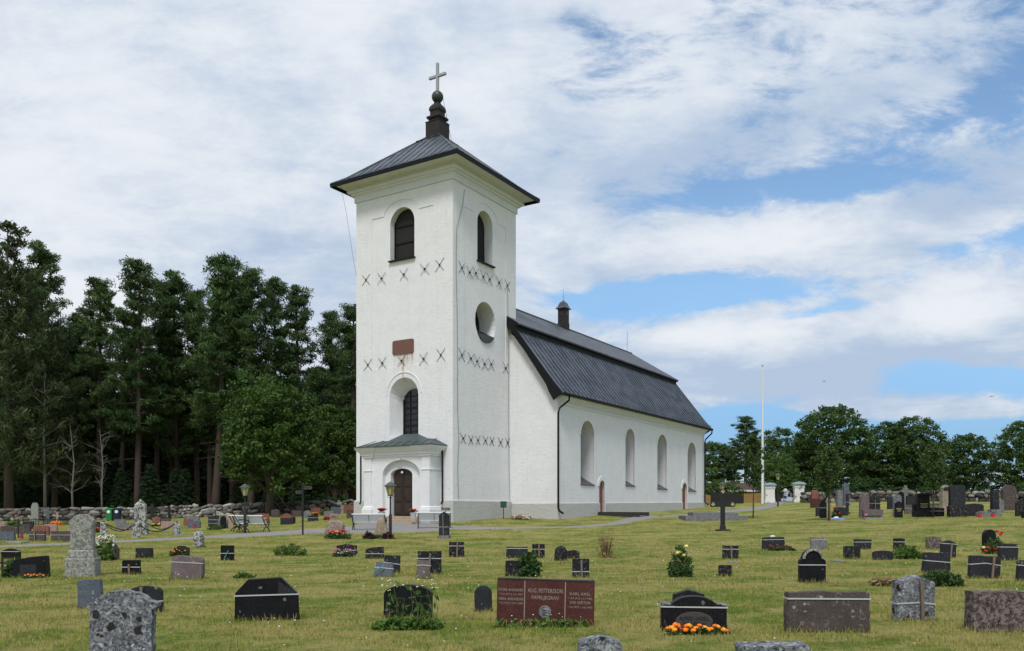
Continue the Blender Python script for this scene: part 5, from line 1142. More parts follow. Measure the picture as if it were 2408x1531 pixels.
# ---------------------------------------------------------------- benches
def bench():
    t = thing('park_bench', '', 'bench', (0, 0, 0), 0, 'white slatted benches on the gravel'); L = .92
    sl = MB()
    for k in range(7):
        y, z = -.02-.035*k, .46+.062*k+.012; sl.box(-L, L, y-.012, y+.012, z, z+.0595)
    sl.tube([(-L, -.30, .885), (L, -.30, .885)], .032, 8); sl.build('backrest', BENCHW, t, .004)
    st = MB()
    for k in range(6): y = .05+.072*k; st.box(-L, L, y-.028, y+.028, .425-.01*(k < 2), .45-.01*(k < 2))
    st.build('seat', BENCHW, t, .004)
    for x in (-L+.02, L-.02):
        m = MB(); r = .029
        m.tube([(x, -.29, .90), (x, -.16, .68), (x, -.05, .50), (x, .05, .41), (x, .25, .40), (x, .45, .43)], r, 6)
        m.tube([(x, -.18, 0), (x, -.11, .13), (x, .06, .26), (x, .18, .30), (x, .06, .36), (x, -.03, .42)], r, 6)
        m.tube([(x, .48, 0), (x, .42, .13), (x, .27, .25), (x, .12, .29)], r, 6)
        m.tube([(x, -.14, .64), (x, .05, .66), (x, .28, .665), (x, .44, .62), (x, .46, .52), (x, .36, .45), (x, .26, .50), (x, .30, .57)], r, 6)
        m.tube([(x, .27, .25), (x, .40, .33), (x, .44, .43)], r, 6)
        m.build('cast_iron_end', IRON, t, smooth=50)
    m = MB(); m.tube([(0, -.25, .88), (0, -.13, .66), (0, -.01, .46), (0, .1, .41), (0, .44, .415)], .013, 5); m.build('middle_stay', IRON, t)
    return t
b0 = bench()
for i, (px, D, rz, lab) in enumerate(((868, 47.0, 1, 'white slatted bench with its back to the camera left of the lamp before the door'), (1021, 47.6, 5, 'white slatted bench partly hidden by the grey obelisk stone'),
                                      (588, 46.0, -14, 'right one of the two benches by the left lamp post'), (557, 46.5, -62, 'narrowly seen left bench of the pair by the left lamp post'))):
    o = b0 if i == 0 else copy_tree(b0)
    o.location = at(px, D); o.location.z += .03; o.rotation_euler.z = R(rz); o['label'] = lab
# ---------------------------------------------------------------- signs
P = at(712, 43.5); h = zat(1140, 43.5)-P.z; t = thing('signpost', 'black signpost with two pointed arm boards beside the gravel path', 'signpost', P)
MB().tube([(0, 0, -.1), (0, 0, h)], .045, 10).lathe([(.05, h), (.06, h+.03), (.02, h+.08)], 10).build('pole', IRON, t)
for s, z0_, L_ in ((1, zat(1151, 43.5)-P.z, .50), (-1, zat(1161, 43.5)-P.z, .40)):
    MB().prism([(s*.03, z0_), (s*(L_-.07), z0_), (s*L_, z0_+.08), (s*(L_-.07), z0_+.16), (s*.03, z0_+.16)], -.02, .02, 'xz').build('arm_board', IRON, t, .004)
    MB().prism([(s*.06, z0_+.02), (s*(L_-.09), z0_+.02), (s*(L_-.035), z0_+.08), (s*(L_-.09), z0_+.14), (s*.06, z0_+.14), (s*.06, z0_+.13), (s*(L_-.095), z0_+.13), (s*(L_-.05), z0_+.08), (s*(L_-.095), z0_+.03), (s*.06, z0_+.03)], -.024, -.018, 'xz').build('pale_border', LETTER, t)
P = at(1048, 50.2); zz = zat(1200, 50.2)-P.z; t = thing('direction_sign', 'small black entrance sign with white text and arrow before the tower plinth', 'sign', P)
MB().tube([(0, 0, -.1), (0, .02, zz+.08)], .02, 6).build('pole', IRON, t); MB().box(-.27, .27, -.02, .0, zz, zz+.155).build('board', BLACKM, t, .003)
text_part('Entré', .115, WHITEP, t, (-.005, -.022, zz+.075)); text_part('>', .16, WHITEP, t, (.21, -.022, zz+.078), name='arrow')
MB().tube([(-.22, -.024, zz+.12), (-.215, -.024, zz+.07), (-.18, -.024, zz+.065), (-.17, -.024, zz+.035)], .007, 4).tube([(-.235+.045*math.cos(R(a_)), -.024, zz+.055+.03*math.sin(R(a_))) for a_ in range(100, 380, 35)], .006, 4).build('wheelchair_symbol', WHITEP, t)
# ---------------------------------------------------------------- things by the church walls
P = at(1184, 55.4); t = thing('meter_box', 'dark green box on a thin post by the tower plinth', 'box', P); z0_, z1_ = zat(1194, 55.4)-P.z, zat(1179, 55.4)-P.z
MB().tube([(0, 0, -.1), (0, 0, z0_)], .028, 8).build('post', IRON, t); MB().rings(-.20, .20, -.12, .12, [(0, z0_), (0, z1_-.03), (.02, z1_-.03), (.02, z1_)]).build('cabinet', GREENP, t, .01)
x0, x1, zb, zt, o = dout[0]; xm = (x0+x1)/2; gy0 = gzl(xm, NS-3.2); t = thing('entrance_ramp', 'dark timber ramp with side beams at the near side door', 'ramp', wloc(xm, NS), CROT)
dk = lambda a, b, w0, w1, hh: [(w0, -.12, a), (w1, -.12, a), (w1, -3.3, b), (w0, -3.3, b), (w0, -.12, a+hh), (w1, -.12, a+hh), (w1, -3.3, b+hh), (w0, -3.3, b+hh)]
FS = [(0, 1, 2, 3), (4, 5, 6, 7), (0, 1, 5, 4), (2, 3, 7, 6), (1, 2, 6, 5), (0, 3, 7, 4)]
RAMPW = simple('dark weathered ramp timber', (.035, .03, .027), .85, 0, .4, 9, .4)
MB().add(dk(zb-.1, gy0+.02, -.74, .74, .06), FS).build('deck', simple('ramp deck boards', (.16, .15, .14), .85, 0, .3, 8, .3), t)
for s in (-.90, .78): MB().add(dk(zb-.32, gy0-.08, s, s+.12, .42), FS).build('side_beam', RAMPW, t, .01)
P = at(1675, 56.5); t = thing('stone_platform', 'low two stepped grey stone platform behind the iron cross', 'stone platform', P, R(-3))
MB().box(-2.0, 2.0, -1.6, 1.6, -.4, .28).build('lower_step', ST['grey'], t, .015); MB().box(-1.46, 1.46, -1.1, 1.1, .279, .50).build('upper_step', ST['grey'], t, .015)
# bins
for px, m, lab in ((258, BINGREEN, 'green wheeled bin with round white sticker before the stone wall'), (276.5, BINBLUE, 'dark blue wheeled bin with round white sticker before the stone wall')):
    P = at(px, 69); t = thing('wheeled_bin', lab, 'bin', P, R(5))
    MB().rings(0, 0, 0, 0, [(.20, .06), (.26, .92), (.29, .93), (.29, .97)]).build('bin_body', m, t, .01); MB().add([(-.3, -.3, .97), (.3, -.3, .97), (.3, .3, 1.02), (-.3, .3, 1.02), (-.28, -.28, 1.0), (.28, -.28, 1.0), (.28, .28, 1.07), (-.28, .28, 1.07)], [(0, 1, 2, 3), (4, 5, 6, 7), (0, 1, 5, 4), (2, 3, 7, 6), (1, 2, 6, 5), (0, 3, 7, 4)]).build('lid', m, t)
    MB().lathe([(.13, 0), (.13, .01)], 20, M=Matrix.Translation((0, -.255, .76)) @ Matrix.Rotation(R(86), 4, 'X')).build('sticker', WHITEP, t)
    for x in (-.2, .2): MB().lathe([(.09, -.03), (.09, .03)], 14, M=Matrix.Translation((x, .2, .09)) @ Matrix.Rotation(R(90), 4, 'Y')).build('wheel', IRON, t)
# low railing round the left grave plot
t = thing('iron_railing', 'low black iron railing round the plot with the cream pointed stone', 'railing', at(112, 60)); L_ = 116/F*60/2; m = MB()
for yy_ in (0, 2.6):
    for k in range(41):
        x = -L_+2*L_*k/40; zg = gz(at(112, 60).x+x, 60+yy_)-at(112, 60).z; m.tube([(x, yy_, zg), (x, yy_, zg+.46+(.05 if k % 10 == 0 else 0))], .011 if k % 10 else .025, 4)
    m.tube([(-L_, yy_, .06), (L_, yy_, .06)], .014, 4).tube([(-L_, yy_, .40), (L_, yy_, .40)], .014, 4)
for x in (-L_, L_): m.tube([(x, 0, .40), (x, 2.6, .40)], .014, 4)
m.build('bars', IRON, t)
# gate
PILL = mat('peeling white limewash', lambda q: (lambda c: {'Base Color': q.mix(q.ss(q.noise(c, 1.6, 7, .7), .56, .60), (.70, .70, .67), q.mix(q.noise(c, 9, 4), (.30, .22, .16), (.42, .36, .29))), 'Roughness': .9, 'Normal': q.bump(q.noise(c, 1.6, 7, .7), .5, .05)})(ocoord(q)))
SLATEB = simple('blue grey sheet cap', (.20, .27, .32), .5, 0, .15, 4, .1)
gp = []
for px, D, lab in ((1809.5, 84, 'peeling white gate pillar left of the iron gate'), (1878, 82.5, 'peeling white gate pillar right of the iron gate')):
    P = at(px, D); t = thing('gate_pillar', lab, 'gate pillar', P, R(-8), 'pillars of the churchyard gate'); gp.append(P)
    MB().rings(0, 0, 0, 0, [(.50, -.3), (.49, .1), (.45, .5), (.44, 1.36), (.50, 1.40), (.50, 1.48), (.46, 1.50), (.47, 1.58), (.58, 1.66), (.58, 1.72)]).build('shaft', PILL, t, .012); MB().rings(0, 0, 0, 0, [(.62, 1.70), (.64, 1.76), (.40, 1.92), (.02, 2.0)]).build('cap', SLATEB, t)
mid = (gp[0]+gp[1])/2; t = thing('iron_gate', 'black iron double gate between the white pillars', 'gate', mid, math.atan2(gp[1].y-gp[0].y, gp[1].x-gp[0].x)); hw_ = (gp[1]-gp[0]).length/2-.5
for a_, b_ in ((-hw_, -.02), (.02, hw_)):
    m = MB()
    for k in range(11): x = a_+(b_-a_)*k/10; m.tube([(x, 0, .06), (x, 0, 1.05+.12*math.sin(math.pi*k/10))], .014 if 0 < k < 10 else .03, 5)
    for z in (.12, .55, 1.0): m.tube([(a_, 0, z), (b_, 0, z)], .018, 5)
    m.build('gate_leaf', IRON, t)
P = at(1846.5, 83.6); t = thing('notice_board', 'small white notice board with blue stripes seen at the gate', 'notice board', P); MB().box(-.02, .02, -.02, .02, -.1, .9).build('post', IRON, t)
MB().prism([(-.22, .62), (.24, .60), (.22, 1.15), (.12, 1.34), (-.04, 1.36), (-.16, 1.2)], -.04, 0, 'xz').build('board', WHITEP, t); MB().box(-.1, .1, -.046, -.0401, 1.05, 1.12).box(-.1, .1, -.046, -.0401, .95, 1.0).box(-.02, .02, -.046, -.0401, .72, .9).build('stripe', simple('pale blue print', (.2, .3, .55), .6), t)
P = at(1793, 82.5); t = thing('flagpole', 'tall white flagpole left of the gate', 'flagpole', P); h = zat(861, 82.5)-P.z
MB().lathe([(.13, -.2), (.125, 1.0), (.10, h*.5), (.05, h-.05)], 12).build('pole', WHITEP, t, smooth=50); MB().lathe([(.02, h-.06), (.08, h), (.09, h+.06), (.05, h+.13), (.01, h+.15)], 10).build('knob', LETTERG, t); MB().tube([(.16, -.02, 1.1), (.08, -.03, h-.1)], .008, 4).build('halyard', WHITEP, t)
# fences and buildings beyond the wall
YEL = simple('ochre yellow boarding', (.30, .17, .05), .75, 0, .2, 7, .3); BRN = simple('brown tile roof', (.075, .045, .036), .8, 0, .3, 9, .4); FALU = simple('falu red boarding', (.22, .035, .025), .8, 0, .25, 7, .3); TILE = simple('orange red roof tiles', (.30, .11, .07), .8, 0, .3, 8, .5)
PICK = simple('tarnished yellow pickets', (.34, .22, .08), .8, 0, .25, 9, .3); BLKF = simple('black tarred boards', (.020, .018, .017), .8, 0, .35, 9, .3)
def fence_(name, label, a, b, h0, h1, m, n, w, th=.03, rail=True):
    A_, B_ = at(*a), at(*b); t = thing(name, label, 'fence', A_, math.atan2(B_.y-A_.y, B_.x-A_.x)); L = (B_-A_).xy.length; k_ = MB()
    for i in range(n):
        x = L*(i+.5)/n; f_ = i/max(1, n-1); zg = (B_.z-A_.z)*x/L; hh = h0+(h1-h0)*f_; k_.prism([(x-w/2, zg-.1), (x+w/2, zg-.1), (x+w/2, zg+hh-.03), (x, zg+hh), (x-w/2, zg+hh-.03)], 0, th, 'xz')
    k_.build('boards', m, t)
    if rail:
        r_ = MB()
        for z in (.25, .75): r_.add([(0, th, z*h0), (L, th, B_.z-A_.z+z*h1), (L, th, B_.z-A_.z+z*h1+.09), (0, th, z*h0+.09), (0, th+.05, z*h0), (L, th+.05, B_.z-A_.z+z*h1), (L, th+.05, B_.z-A_.z+z*h1+.09), (0, th+.05, z*h0+.09)], [(0, 1, 2, 3), (7, 6, 5, 4), (3, 2, 6, 7), (0, 4, 5, 1)])
        r_.build('rails', m, t)
    return t
fence_('board_fence', 'black board fence sloping down to the right behind the iron cross', (1671, 85), (1749, 85.5), 1.30, .86, BLKF, 26, .118)
fence_('picket_fence', 'ochre picket fence left of the flagpole', (1749, 88), (1797, 87), 1.0, 1.0, PICK, 22, .062)
fence_('picket_fence', 'ochre picket fence beside the far church corner', (1650, 88), (1671, 88), 1.15, .95, PICK, 9, .075)
def house(name, label, px, D, w, dep, hw, hr, rz, wm, rm_, nwin, yb=None, white=True, low=False):
    P = at(px, D); t = thing(name, label, 'building', P, R(rz))
    wl = MB().prism([(-dep/2, -.5), (dep/2, -.5), (dep/2, hw), (0, hr), (-dep/2, hw)], -w/2, w/2, 'yz').build('wall', wm, t)
    r_ = MB(); o_ = .35
    for s in (-1, 1):
        sl_ = (hr-hw)/(dep/2); e_ = dep/2+o_; r_.prism([(0, hr+.03), (s*e_, hw-sl_*o_+.03), (s*e_, hw-sl_*o_+.15), (0, hr+.17)], -w/2-o_, w/2+o_, 'yz')
    r_.build('roof', rm_, t)
    if white:
        f_ = MB()
        for s in (-1, 1): f_.box(-w/2-o_, w/2+o_, s*(dep/2+o_)-.02, s*(dep/2+o_)+.03, hw-(hr-hw)/(dep/2)*o_-.05, hw-(hr-hw)/(dep/2)*o_+.16)
        for x in (-w/2-o_-.03, w/2+o_):
            for s in (-1, 1): e_ = dep/2+o_; z_ = hw-(hr-hw)/(dep/2)*o_; f_.prism([(0, hr-.02), (s*e_, z_-.04), (s*e_, z_+.18), (0, hr+.2)], x, x+.03, 'yz')
        f_.build('fascia', WHITEP, t)
        if low: MB().box(-w/2-o_, w/2+o_, -.12, .12, hr+.1, hr+.24).build('ridge_board', WHITEP, t)
    for k in range(nwin):
        x = -w/2+w*(k+.5)/nwin; q = MB().box(x-.5, x+.5, -dep/2-.04, -dep/2+.02, .95, 2.05).build('window', WHITEP, t); MB().box(x-.4, x-.04, -dep/2-.05, -dep/2-.0401, 1.05, 1.95).box(x+.04, x+.4, -dep/2-.05, -dep/2-.0401, 1.05, 1.95).build('pane', GLASS, q)
    return t
house('outbuilding', 'low ochre outbuilding with brown roof and white ridge behind the fences', 1735, 96, 8.2, 5, 1.55, 2.35, 1, YEL, BRN, 0, low=True)
house('red_house', 'red house glimpsed between the pine trunks left of the lamp', 490, 118, 10, 6, 2.5, 4.8, -4, FALU, BRN, 4)
house('red_house', 'red house with white gable boards glimpsed beside the tower', 806, 112, 7, 6, 2.6, 4.6, 50, FALU, TILE, 2)
house('tiled_house', 'house with orange tiled roof right beside the tower corner', 850, 104, 8, 6, 2.3, 4.6, 8, FALU, TILE, 2)
P = at(1960, 77.3); t = thing('bucket', 'blue bucket lying on top of the right stone wall', 'bucket', (P.x, P.y, P.z+1.0)); MB().lathe([(.12, 0), (.17, .26), (.18, .27)], 16).build('bucket_body', simple('blue plastic', (.03, .13, .5), .4), t); MB().tube([(-.17, 0, .26), (-.1, -.05, .38), (.1, -.05, .38), (.17, 0, .26)], .008, 5).build('handle', IRON, t)
BIRD = simple('dark bird plumage', (.03, .03, .032), .8)
for px, py, D, lab in ((2332, 932.5, 110, 'small dark bird flying at the right edge of the sky'), (1938, 897, 130, 'tiny distant bird flying beside the flagpole')):
    t = thing('bird', lab, 'bird', ((px-CX)/F*D, D, zat(py, D)), R(40)); b = MB().lathe([(.005, -.17), (.02, -.12), (.055, -.04), (.05, .05), (.035, .09), (.04, .12), (.02, .15), (.004, .18)], 8, M=Matrix.Rotation(R(90), 4, 'Y'))
    b.add([(-.04, 0, .02), (.07, 0, .02), (.02, .20, .09), (-.03, .34, .03), (-.04, 0, .03), (.07, 0, .035), (.02, .20, .1), (-.03, .34, .035)], FS).add([(-.04, 0, .02), (.07, 0, .02), (.02, -.20, .09), (-.03, -.34, .03), (-.04, 0, .03), (.07, 0, .035), (.02, -.20, .1), (-.03, -.34, .035)], FS).add([(-.14, 0, .01), (-.24, .06, .01), (-.24, -.06, .01)], [(0, 1, 2)]); b.build('bird_body', BIRD, t)
# ---------------------------------------------------------------- foliage
def leaf_mat(name, c1, c2, c3=None, tr=.3):
    def fn(q):
        t = q.node('ShaderNodeAttribute', attribute_name='tint').outputs['Fac']; r = q.node('ShaderNodeObjectInfo').outputs['Random']
        col = q.mix(t, c1, c2); col = q.mix(q.m('MULTIPLY', r, .35), col, tuple(x*.7 for x in c1))
        if c3: col = q.mix(q.ss(t, .86, .97), col, c3)
        a = q.node('ShaderNodeBsdfPrincipled', {'Base Color': col, 'Roughness': .6, 'Specular IOR Level': .25}).outputs[0]; b = q.node('ShaderNodeBsdfTranslucent', {'Color': col}).outputs[0]
        return q.node('ShaderNodeMixShader', {0: tr, 1: a, 2: b}).outputs[0]
    return mat(name, fn)
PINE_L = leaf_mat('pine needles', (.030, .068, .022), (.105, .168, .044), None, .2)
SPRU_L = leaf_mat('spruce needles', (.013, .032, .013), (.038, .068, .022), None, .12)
LARCH_L = leaf_mat('larch needles', (.030, .054, .018), (.10, .125, .040), None, .22)
LIND_L = leaf_mat('linden leaves', (.032, .076, .014), (.104, .174, .028), None, .28)
OAK_L = leaf_mat('dark broad leaves', (.036, .082, .024), (.118, .186, .046), None, .32)
LITE_L = leaf_mat('light green leaves', (.055, .115, .024), (.125, .205, .045), None, .3)
WEED_L = leaf_mat('weed leaves', (.05, .115, .018), (.13, .22, .04), (.26, .24, .06), .3)
BUSH_L = leaf_mat('dark shrub leaves', (.022, .060, .018), (.065, .125, .032), None, .22)
DRY_L = leaf_mat('dry straw leaves', (.28, .19, .09), (.50, .40, .22), (.16, .08, .05), .3)
PURP_L = leaf_mat('dark purple leaves', (.035, .014, .022), (.09, .035, .045), None, .15)
SAP_L = leaf_mat('young tree leaves', (.035, .075, .020), (.095, .150, .036), None, .3)
BARK = simple('grey brown bark', (.085, .068, .055), .9, 0, .4, 6, .8)
PBARK = simple('reddish pine bark', (.060, .042, .033), .9, 0, .45, 5, .8)
DEADW = simple('bleached dead wood', (.17, .15, .13), .9, 0, .25, 6, .4)
STEM = simple('green plant stems', (.10, .14, .035), .8, 0, .3, 8, .1)
def tufts(rng, C, rad, per, size, flat=.5, up=.5, quad=True, aspect=1.0, droop=0.0):
    """leaf sized faces scattered through clumps: C clump centres, rad their radii"""
    n = len(C); k = n*per
    d = rng.randn(k, 3); d /= np.linalg.norm(d, axis=1)[:, None]+1e-9; d *= (rng.rand(k, 1)**.45)
    c = np.repeat(C, per, 0); r = np.repeat(rad, per); p = c+d*r[:, None]*np.array([1, 1, flat])
    nr = rng.randn(k, 3)+np.array([0, 0, up]); nr += d*.7; nr /= np.linalg.norm(nr, axis=1)[:, None]
    a = np.cross(nr, rng.randn(k, 3)); a /= np.linalg.norm(a, axis=1)[:, None]+1e-9
    if droop: a = a*(1-droop)+np.array([0, 0, -1.0])*droop; a /= np.linalg.norm(a, axis=1)[:, None]
    b = np.cross(nr, a); b /= np.linalg.norm(b, axis=1)[:, None]+1e-9
    s = size*(.6+.8*rng.rand(k))[:, None]; tint = np.clip(np.repeat(rng.rand(n), per)*.55+rng.rand(k)*.45, 0, 1)
    if quad:
        V = np.stack([p-a*s*.5*aspect, p+b*s*.32, p+a*s*.5*aspect, p-b*s*.32], 1); m = 4
    else: V = np.stack([p-a*s*.5*aspect-b*s*.16, p-a*s*.5*aspect+b*s*.16, p+a*s*.5*aspect], 1); m = 3
    return V.reshape(-1, 3), np.arange(k*m).reshape(-1, m), np.repeat(tint, m)
def tree_meshes(kind, seed):
    rng = np.random.RandomState(seed); tr = MB(); C = []; rad = []
    if kind == 'pine':
        H = 20.0; lo = rng.uniform(.26, .42)*H; bend = rng.uniform(-.6, .6, 2); ax_ = lambda z: np.array([bend[0]*math.sin(z/H*2.2), bend[1]*math.sin(z/H*1.7), z])
        tr.tube([ax_(z) for z in np.linspace(-.3, H*.97, 12)], [.30*(1-.86*(z/H)**1.1)+.02 for z in np.linspace(0, H*.97, 12)], 7)
        for k in range(58):
            f = (k+rng.rand())/58; z = lo+(H-lo)*f; L = 3.3*(1-f)**.6*rng.uniform(.5, 1.15)*(.55+.45*min(1, f*5))+.25; a = k*2.4+rng.uniform(-.5, .5); e = rng.uniform(-.05, .35)+.35*f
            p0 = ax_(z); dv = np.array([math.cos(a)*math.cos(e), math.sin(a)*math.cos(e), math.sin(e)]); mid_ = p0+dv*L*.5+np.array([0, 0, -.08*L]); p1 = p0+dv*L
            tr.tube([p0, mid_, p1], [.055*(1-.6*f), .035, .012], 4, cap=False)
            for q in (.45, .72, 1.0):
                if rng.rand() < .9: C.append(p0+dv*L*q+rng.randn(3)*np.array([.35, .35, .12])); rad.append(rng.uniform(.42, .80)*(1 if q > .5 else .8))
        for k in range(7): z = lo*rng.uniform(.45, 1); a = rng.rand()*6.28; p0 = ax_(z); L = rng.uniform(.6, 1.8); tr.tube([p0, p0+np.array([math.cos(a)*L, math.sin(a)*L, -.15*L])], [.03, .008], 4, cap=False)
        V = tufts(rng, np.array(C), np.array(rad), 88, .24, .50, .3, False, 1.9, -.35); lm, bm_ = PINE_L, PBARK
    elif kind == 'spruce':
        H = 12.0; tr.tube([(0, 0, -.3), (0, 0, H*.97)], [.20, .03], 7)
        for k in range(90):
            f = (k+rng.rand())/90; z = .6+(H-.6)*f; L = 2.6*(1-f)**.8*rng.uniform(.7, 1.1)+.15; a = k*2.4
            for q in (.35, .7, 1): C.append(np.array([math.cos(a)*L*q, math.sin(a)*L*q, z-.22*L*q])); rad.append(rng.uniform(.35, .6))
        V = tufts(rng, np.array(C)+rng.randn(len(C), 3)*.12, np.array(rad), 30, .32, .6, .3, False, 1.3, .15); lm, bm_ = SPRU_L, BARK
    elif kind == 'larch':
        H = 26.0; tr.tube([(0, 0, -.3), (.2, 0, H*.5), (.1, .1, H*.99)], [.42, .24, .03], 8)
        for k in range(120):
            f = (k+rng.rand())/120; z = 4+(H-4)*f; L = 4.6*(1-f)**.7*rng.uniform(.6, 1.15)+.3; a = k*2.4+rng.uniform(-.3, .3)
            p0 = np.array([0, 0, z]); dv = np.array([math.cos(a), math.sin(a), .10]); tr.tube([p0, p0+dv*L*.6, p0+dv*L+np.array([0, 0, .15*L])], [.05*(1-f)+.02, .03, .01], 4, cap=False)
            for q in (.3, .5, .7, .88, 1):
                if rng.rand() < (.96 if f < .82 else .35): C.append(p0+dv*L*q+np.array([0, 0, -.25+.12*L*(q > .8)])+rng.randn(3)*.25); rad.append(rng.uniform(.4, .75)*(1 if f < .82 else .5))
        V = tufts(rng, np.array(C), np.array(rad), 30, .36, .95, .0, False, 1.5, .5); lm, bm_ = LARCH_L, BARK
    elif kind in ('linden', 'oak', 'bush'):
        H = {'linden': 12.5, 'oak': 12.0, 'bush': 3.0}[kind]; base = {'linden': 1.7, 'oak': 1.2, 'bush': .1}[kind]; Rx = {'linden': 4.7, 'oak': 4.9, 'bush': 1.8}[kind]; zc = base+(H-base)*.48; Rz = (H-base)*.52
        if kind != 'bush':
            tr.tube([(0, 0, -.4), (.05, 0, base), (.2, .1, zc)], [.46, .33, .20], 9)
            for k in range(9):
                a = k*2.4+rng.rand(); e = rng.uniform(.35, 1.1); L = Rx*rng.uniform(.6, .95); z = base*rng.uniform(.8, 1.5); dv = np.array([math.cos(a)*math.cos(e), math.sin(a)*math.cos(e), math.sin(e)])
                p0 = np.array([0, 0, z]); m1 = p0+dv*L*.5+np.array([0, 0, .2]); tr.tube([p0, m1, p0+dv*L+np.array([0, 0, L*.25])], [.17, .10, .03], 6, cap=False)
                for j in range(3): b_ = dv+rng.randn(3)*.5; tr.tube([m1, m1+b_*L*.35, m1+b_*L*.6], [.05, .03, .01], 4, cap=False)
        nC = {'linden': 430, 'oak': 430, 'bush': 40}[kind]; rug = rng.randn(8, 3)
        while len(C) < nC:
            d = rng.randn(3); d /= np.linalg.norm(d); w = 1+.10*math.sin(3*d[0]+rug[0, 0]+2*d[2])+.09*math.sin(5*d[1]+rug[1, 0]+3*d[2]); q = rng.rand()**.38*w*(.93 if kind == 'linden' else .97)
            q = min(q, .95 if kind == 'oak' else 1.1); xf = (1/max(.45, math.hypot(d[0], d[1])))**.75 if (kind == 'linden' and d[2] < 0) else 1; p = np.array([d[0]*Rx*q*xf, d[1]*Rx*q*xf, zc+d[2]*Rz*q])
            if kind == 'linden' and p[2] < base: continue
            if kind == 'oak' and math.sin(2.3*p[0]+rug[2, 0])*math.sin(2.1*p[1]+rug[2, 1])*math.sin(1.9*p[2]+rug[2, 2]) > .27: continue
            C.append(p); rad.append(rng.uniform(.55, 1.05)*(.42 if kind == 'bush' else 1)*(.80 if kind == 'oak' else 1))
        if kind == 'oak':
            for k in range(75):
                a = rng.rand()*6.28; e = math.asin(rng.uniform(.1, 1)); q = rng.uniform(.78, .93); C.append(np.array([math.cos(a)*math.cos(e)*Rx*q, math.sin(a)*math.cos(e)*Rx*q, zc+math.sin(e)*Rz*q])); rad.append(rng.uniform(.5, .9))
        V = tufts(rng, np.array(C), np.array(rad), {'linden': 46, 'oak': 46, 'bush': 60}[kind], {'linden': .31, 'oak': .29, 'bush': .16}[kind], .55, .75); lm, bm_ = {'linden': LIND_L, 'oak': OAK_L, 'bush': LITE_L}[kind], BARK
    elif kind == 'sapling':
        H = 4.6; tr.tube([(0, 0, -.2), (.03, 0, 1.7), (-.03, 0, 3.2), (0, 0, H*.96)], [.05, .042, .03, .008], 6)
        for k in range(95):
            f = rng.rand(); z = 1.75+(H-1.75)*f; L = (.95*math.sin(math.pi*(f*.85+.13))+.1)*rng.uniform(.4, 1); a = rng.rand()*6.28; p0 = np.array([0, 0, z]); dv = np.array([math.cos(a)*.8, math.sin(a)*.8, .5]); tr.tube([p0, p0+dv*L], [.014, .005], 4, cap=False); C.append(p0+dv*L*.9); rad.append(rng.uniform(.2, .38))
        V = tufts(rng, np.array(C), np.array(rad), 26, .17, .8, .4); lm, bm_ = SAP_L, BARK
    elif kind == 'dead':
        H = 10.0; pts = [(0, 0, -.2), (.1, 0, 3), (-.08, .1, 6), (.15, 0, 8.5), (.3, 0, 10)]; tr.tube(pts, [.13, .10, .07, .04, .012], 6)
        for k in range(26):
            z = rng.uniform(2.5, 9.3); a = rng.rand()*6.28; L = rng.uniform(.7, 2.3)*(1-.04*z); dv = np.array([math.cos(a), math.sin(a), rng.uniform(.2, 1.0)]); p0 = np.array([.05, 0, z]); p1 = p0+dv*L*.5; p2 = p0+dv*L+np.array([0, 0, .25*L*rng.randn()]); tr.tube([p0, p1, p2], [.035, .022, .007], 4, cap=False)
            for j in range(2): w = dv+rng.randn(3)*.6; tr.tube([p1, p1+w*L*.45], [.014, .005], 4, cap=False)
        V = None; lm, bm_ = None, DEADW
    me = bpy.data.meshes.new('trunk'); me.from_pydata(tr.v, [], tr.f); me.materials.append(bm_); me.polygons.foreach_set('use_smooth', [True]*len(me.polygons))
    cm = np_mesh('crown', V[0], V[1], lm, tint=V[2], data_only=True) if V is not None else None
    return me, cm, H
CACHE = {}
def tree(kind, var, x, y, h, label, group=None, rz=None, wide=1.0, name=None, cat='tree', z=None, crown_mat=None):
    key = (kind, var)
    if key not in CACHE: CACHE[key] = tree_meshes(kind, hash_seed(kind, var))
    me, cm, H = CACHE[key]; s = h/H
    t = thing(name or {'dead': 'dead_tree', 'bush': 'bush', 'sapling': 'young_tree', 'oak': 'broadleaf_tree', 'linden': 'linden_tree'}.get(kind, kind+'_tree'), label, cat, (x, y, gz(x, y) if z is None else z), rt.uniform(0, 6.28) if rz is None else rz, group)
    t.scale = (s*wide, s*wide, s)
    if kind != 'bush': link('trunk', me, t)
    if cm is not None:
        c = link('crown' if kind != 'bush' else 'leaves', cm, t)
        if crown_mat: c.material_slots[0].link = 'OBJECT'; c.material_slots[0].material = crown_mat
    return t
def hash_seed(k, v): return sum(ord(c) for c in k)*7+v*13
rt = random.Random(17)
def T(kind, var, px, D, ytop, label, **kw):
    x, y = A2(px, D); z = gz(x, y); return tree(kind, var, x, y, zat(ytop, D)-z, label, z=z, **kw)
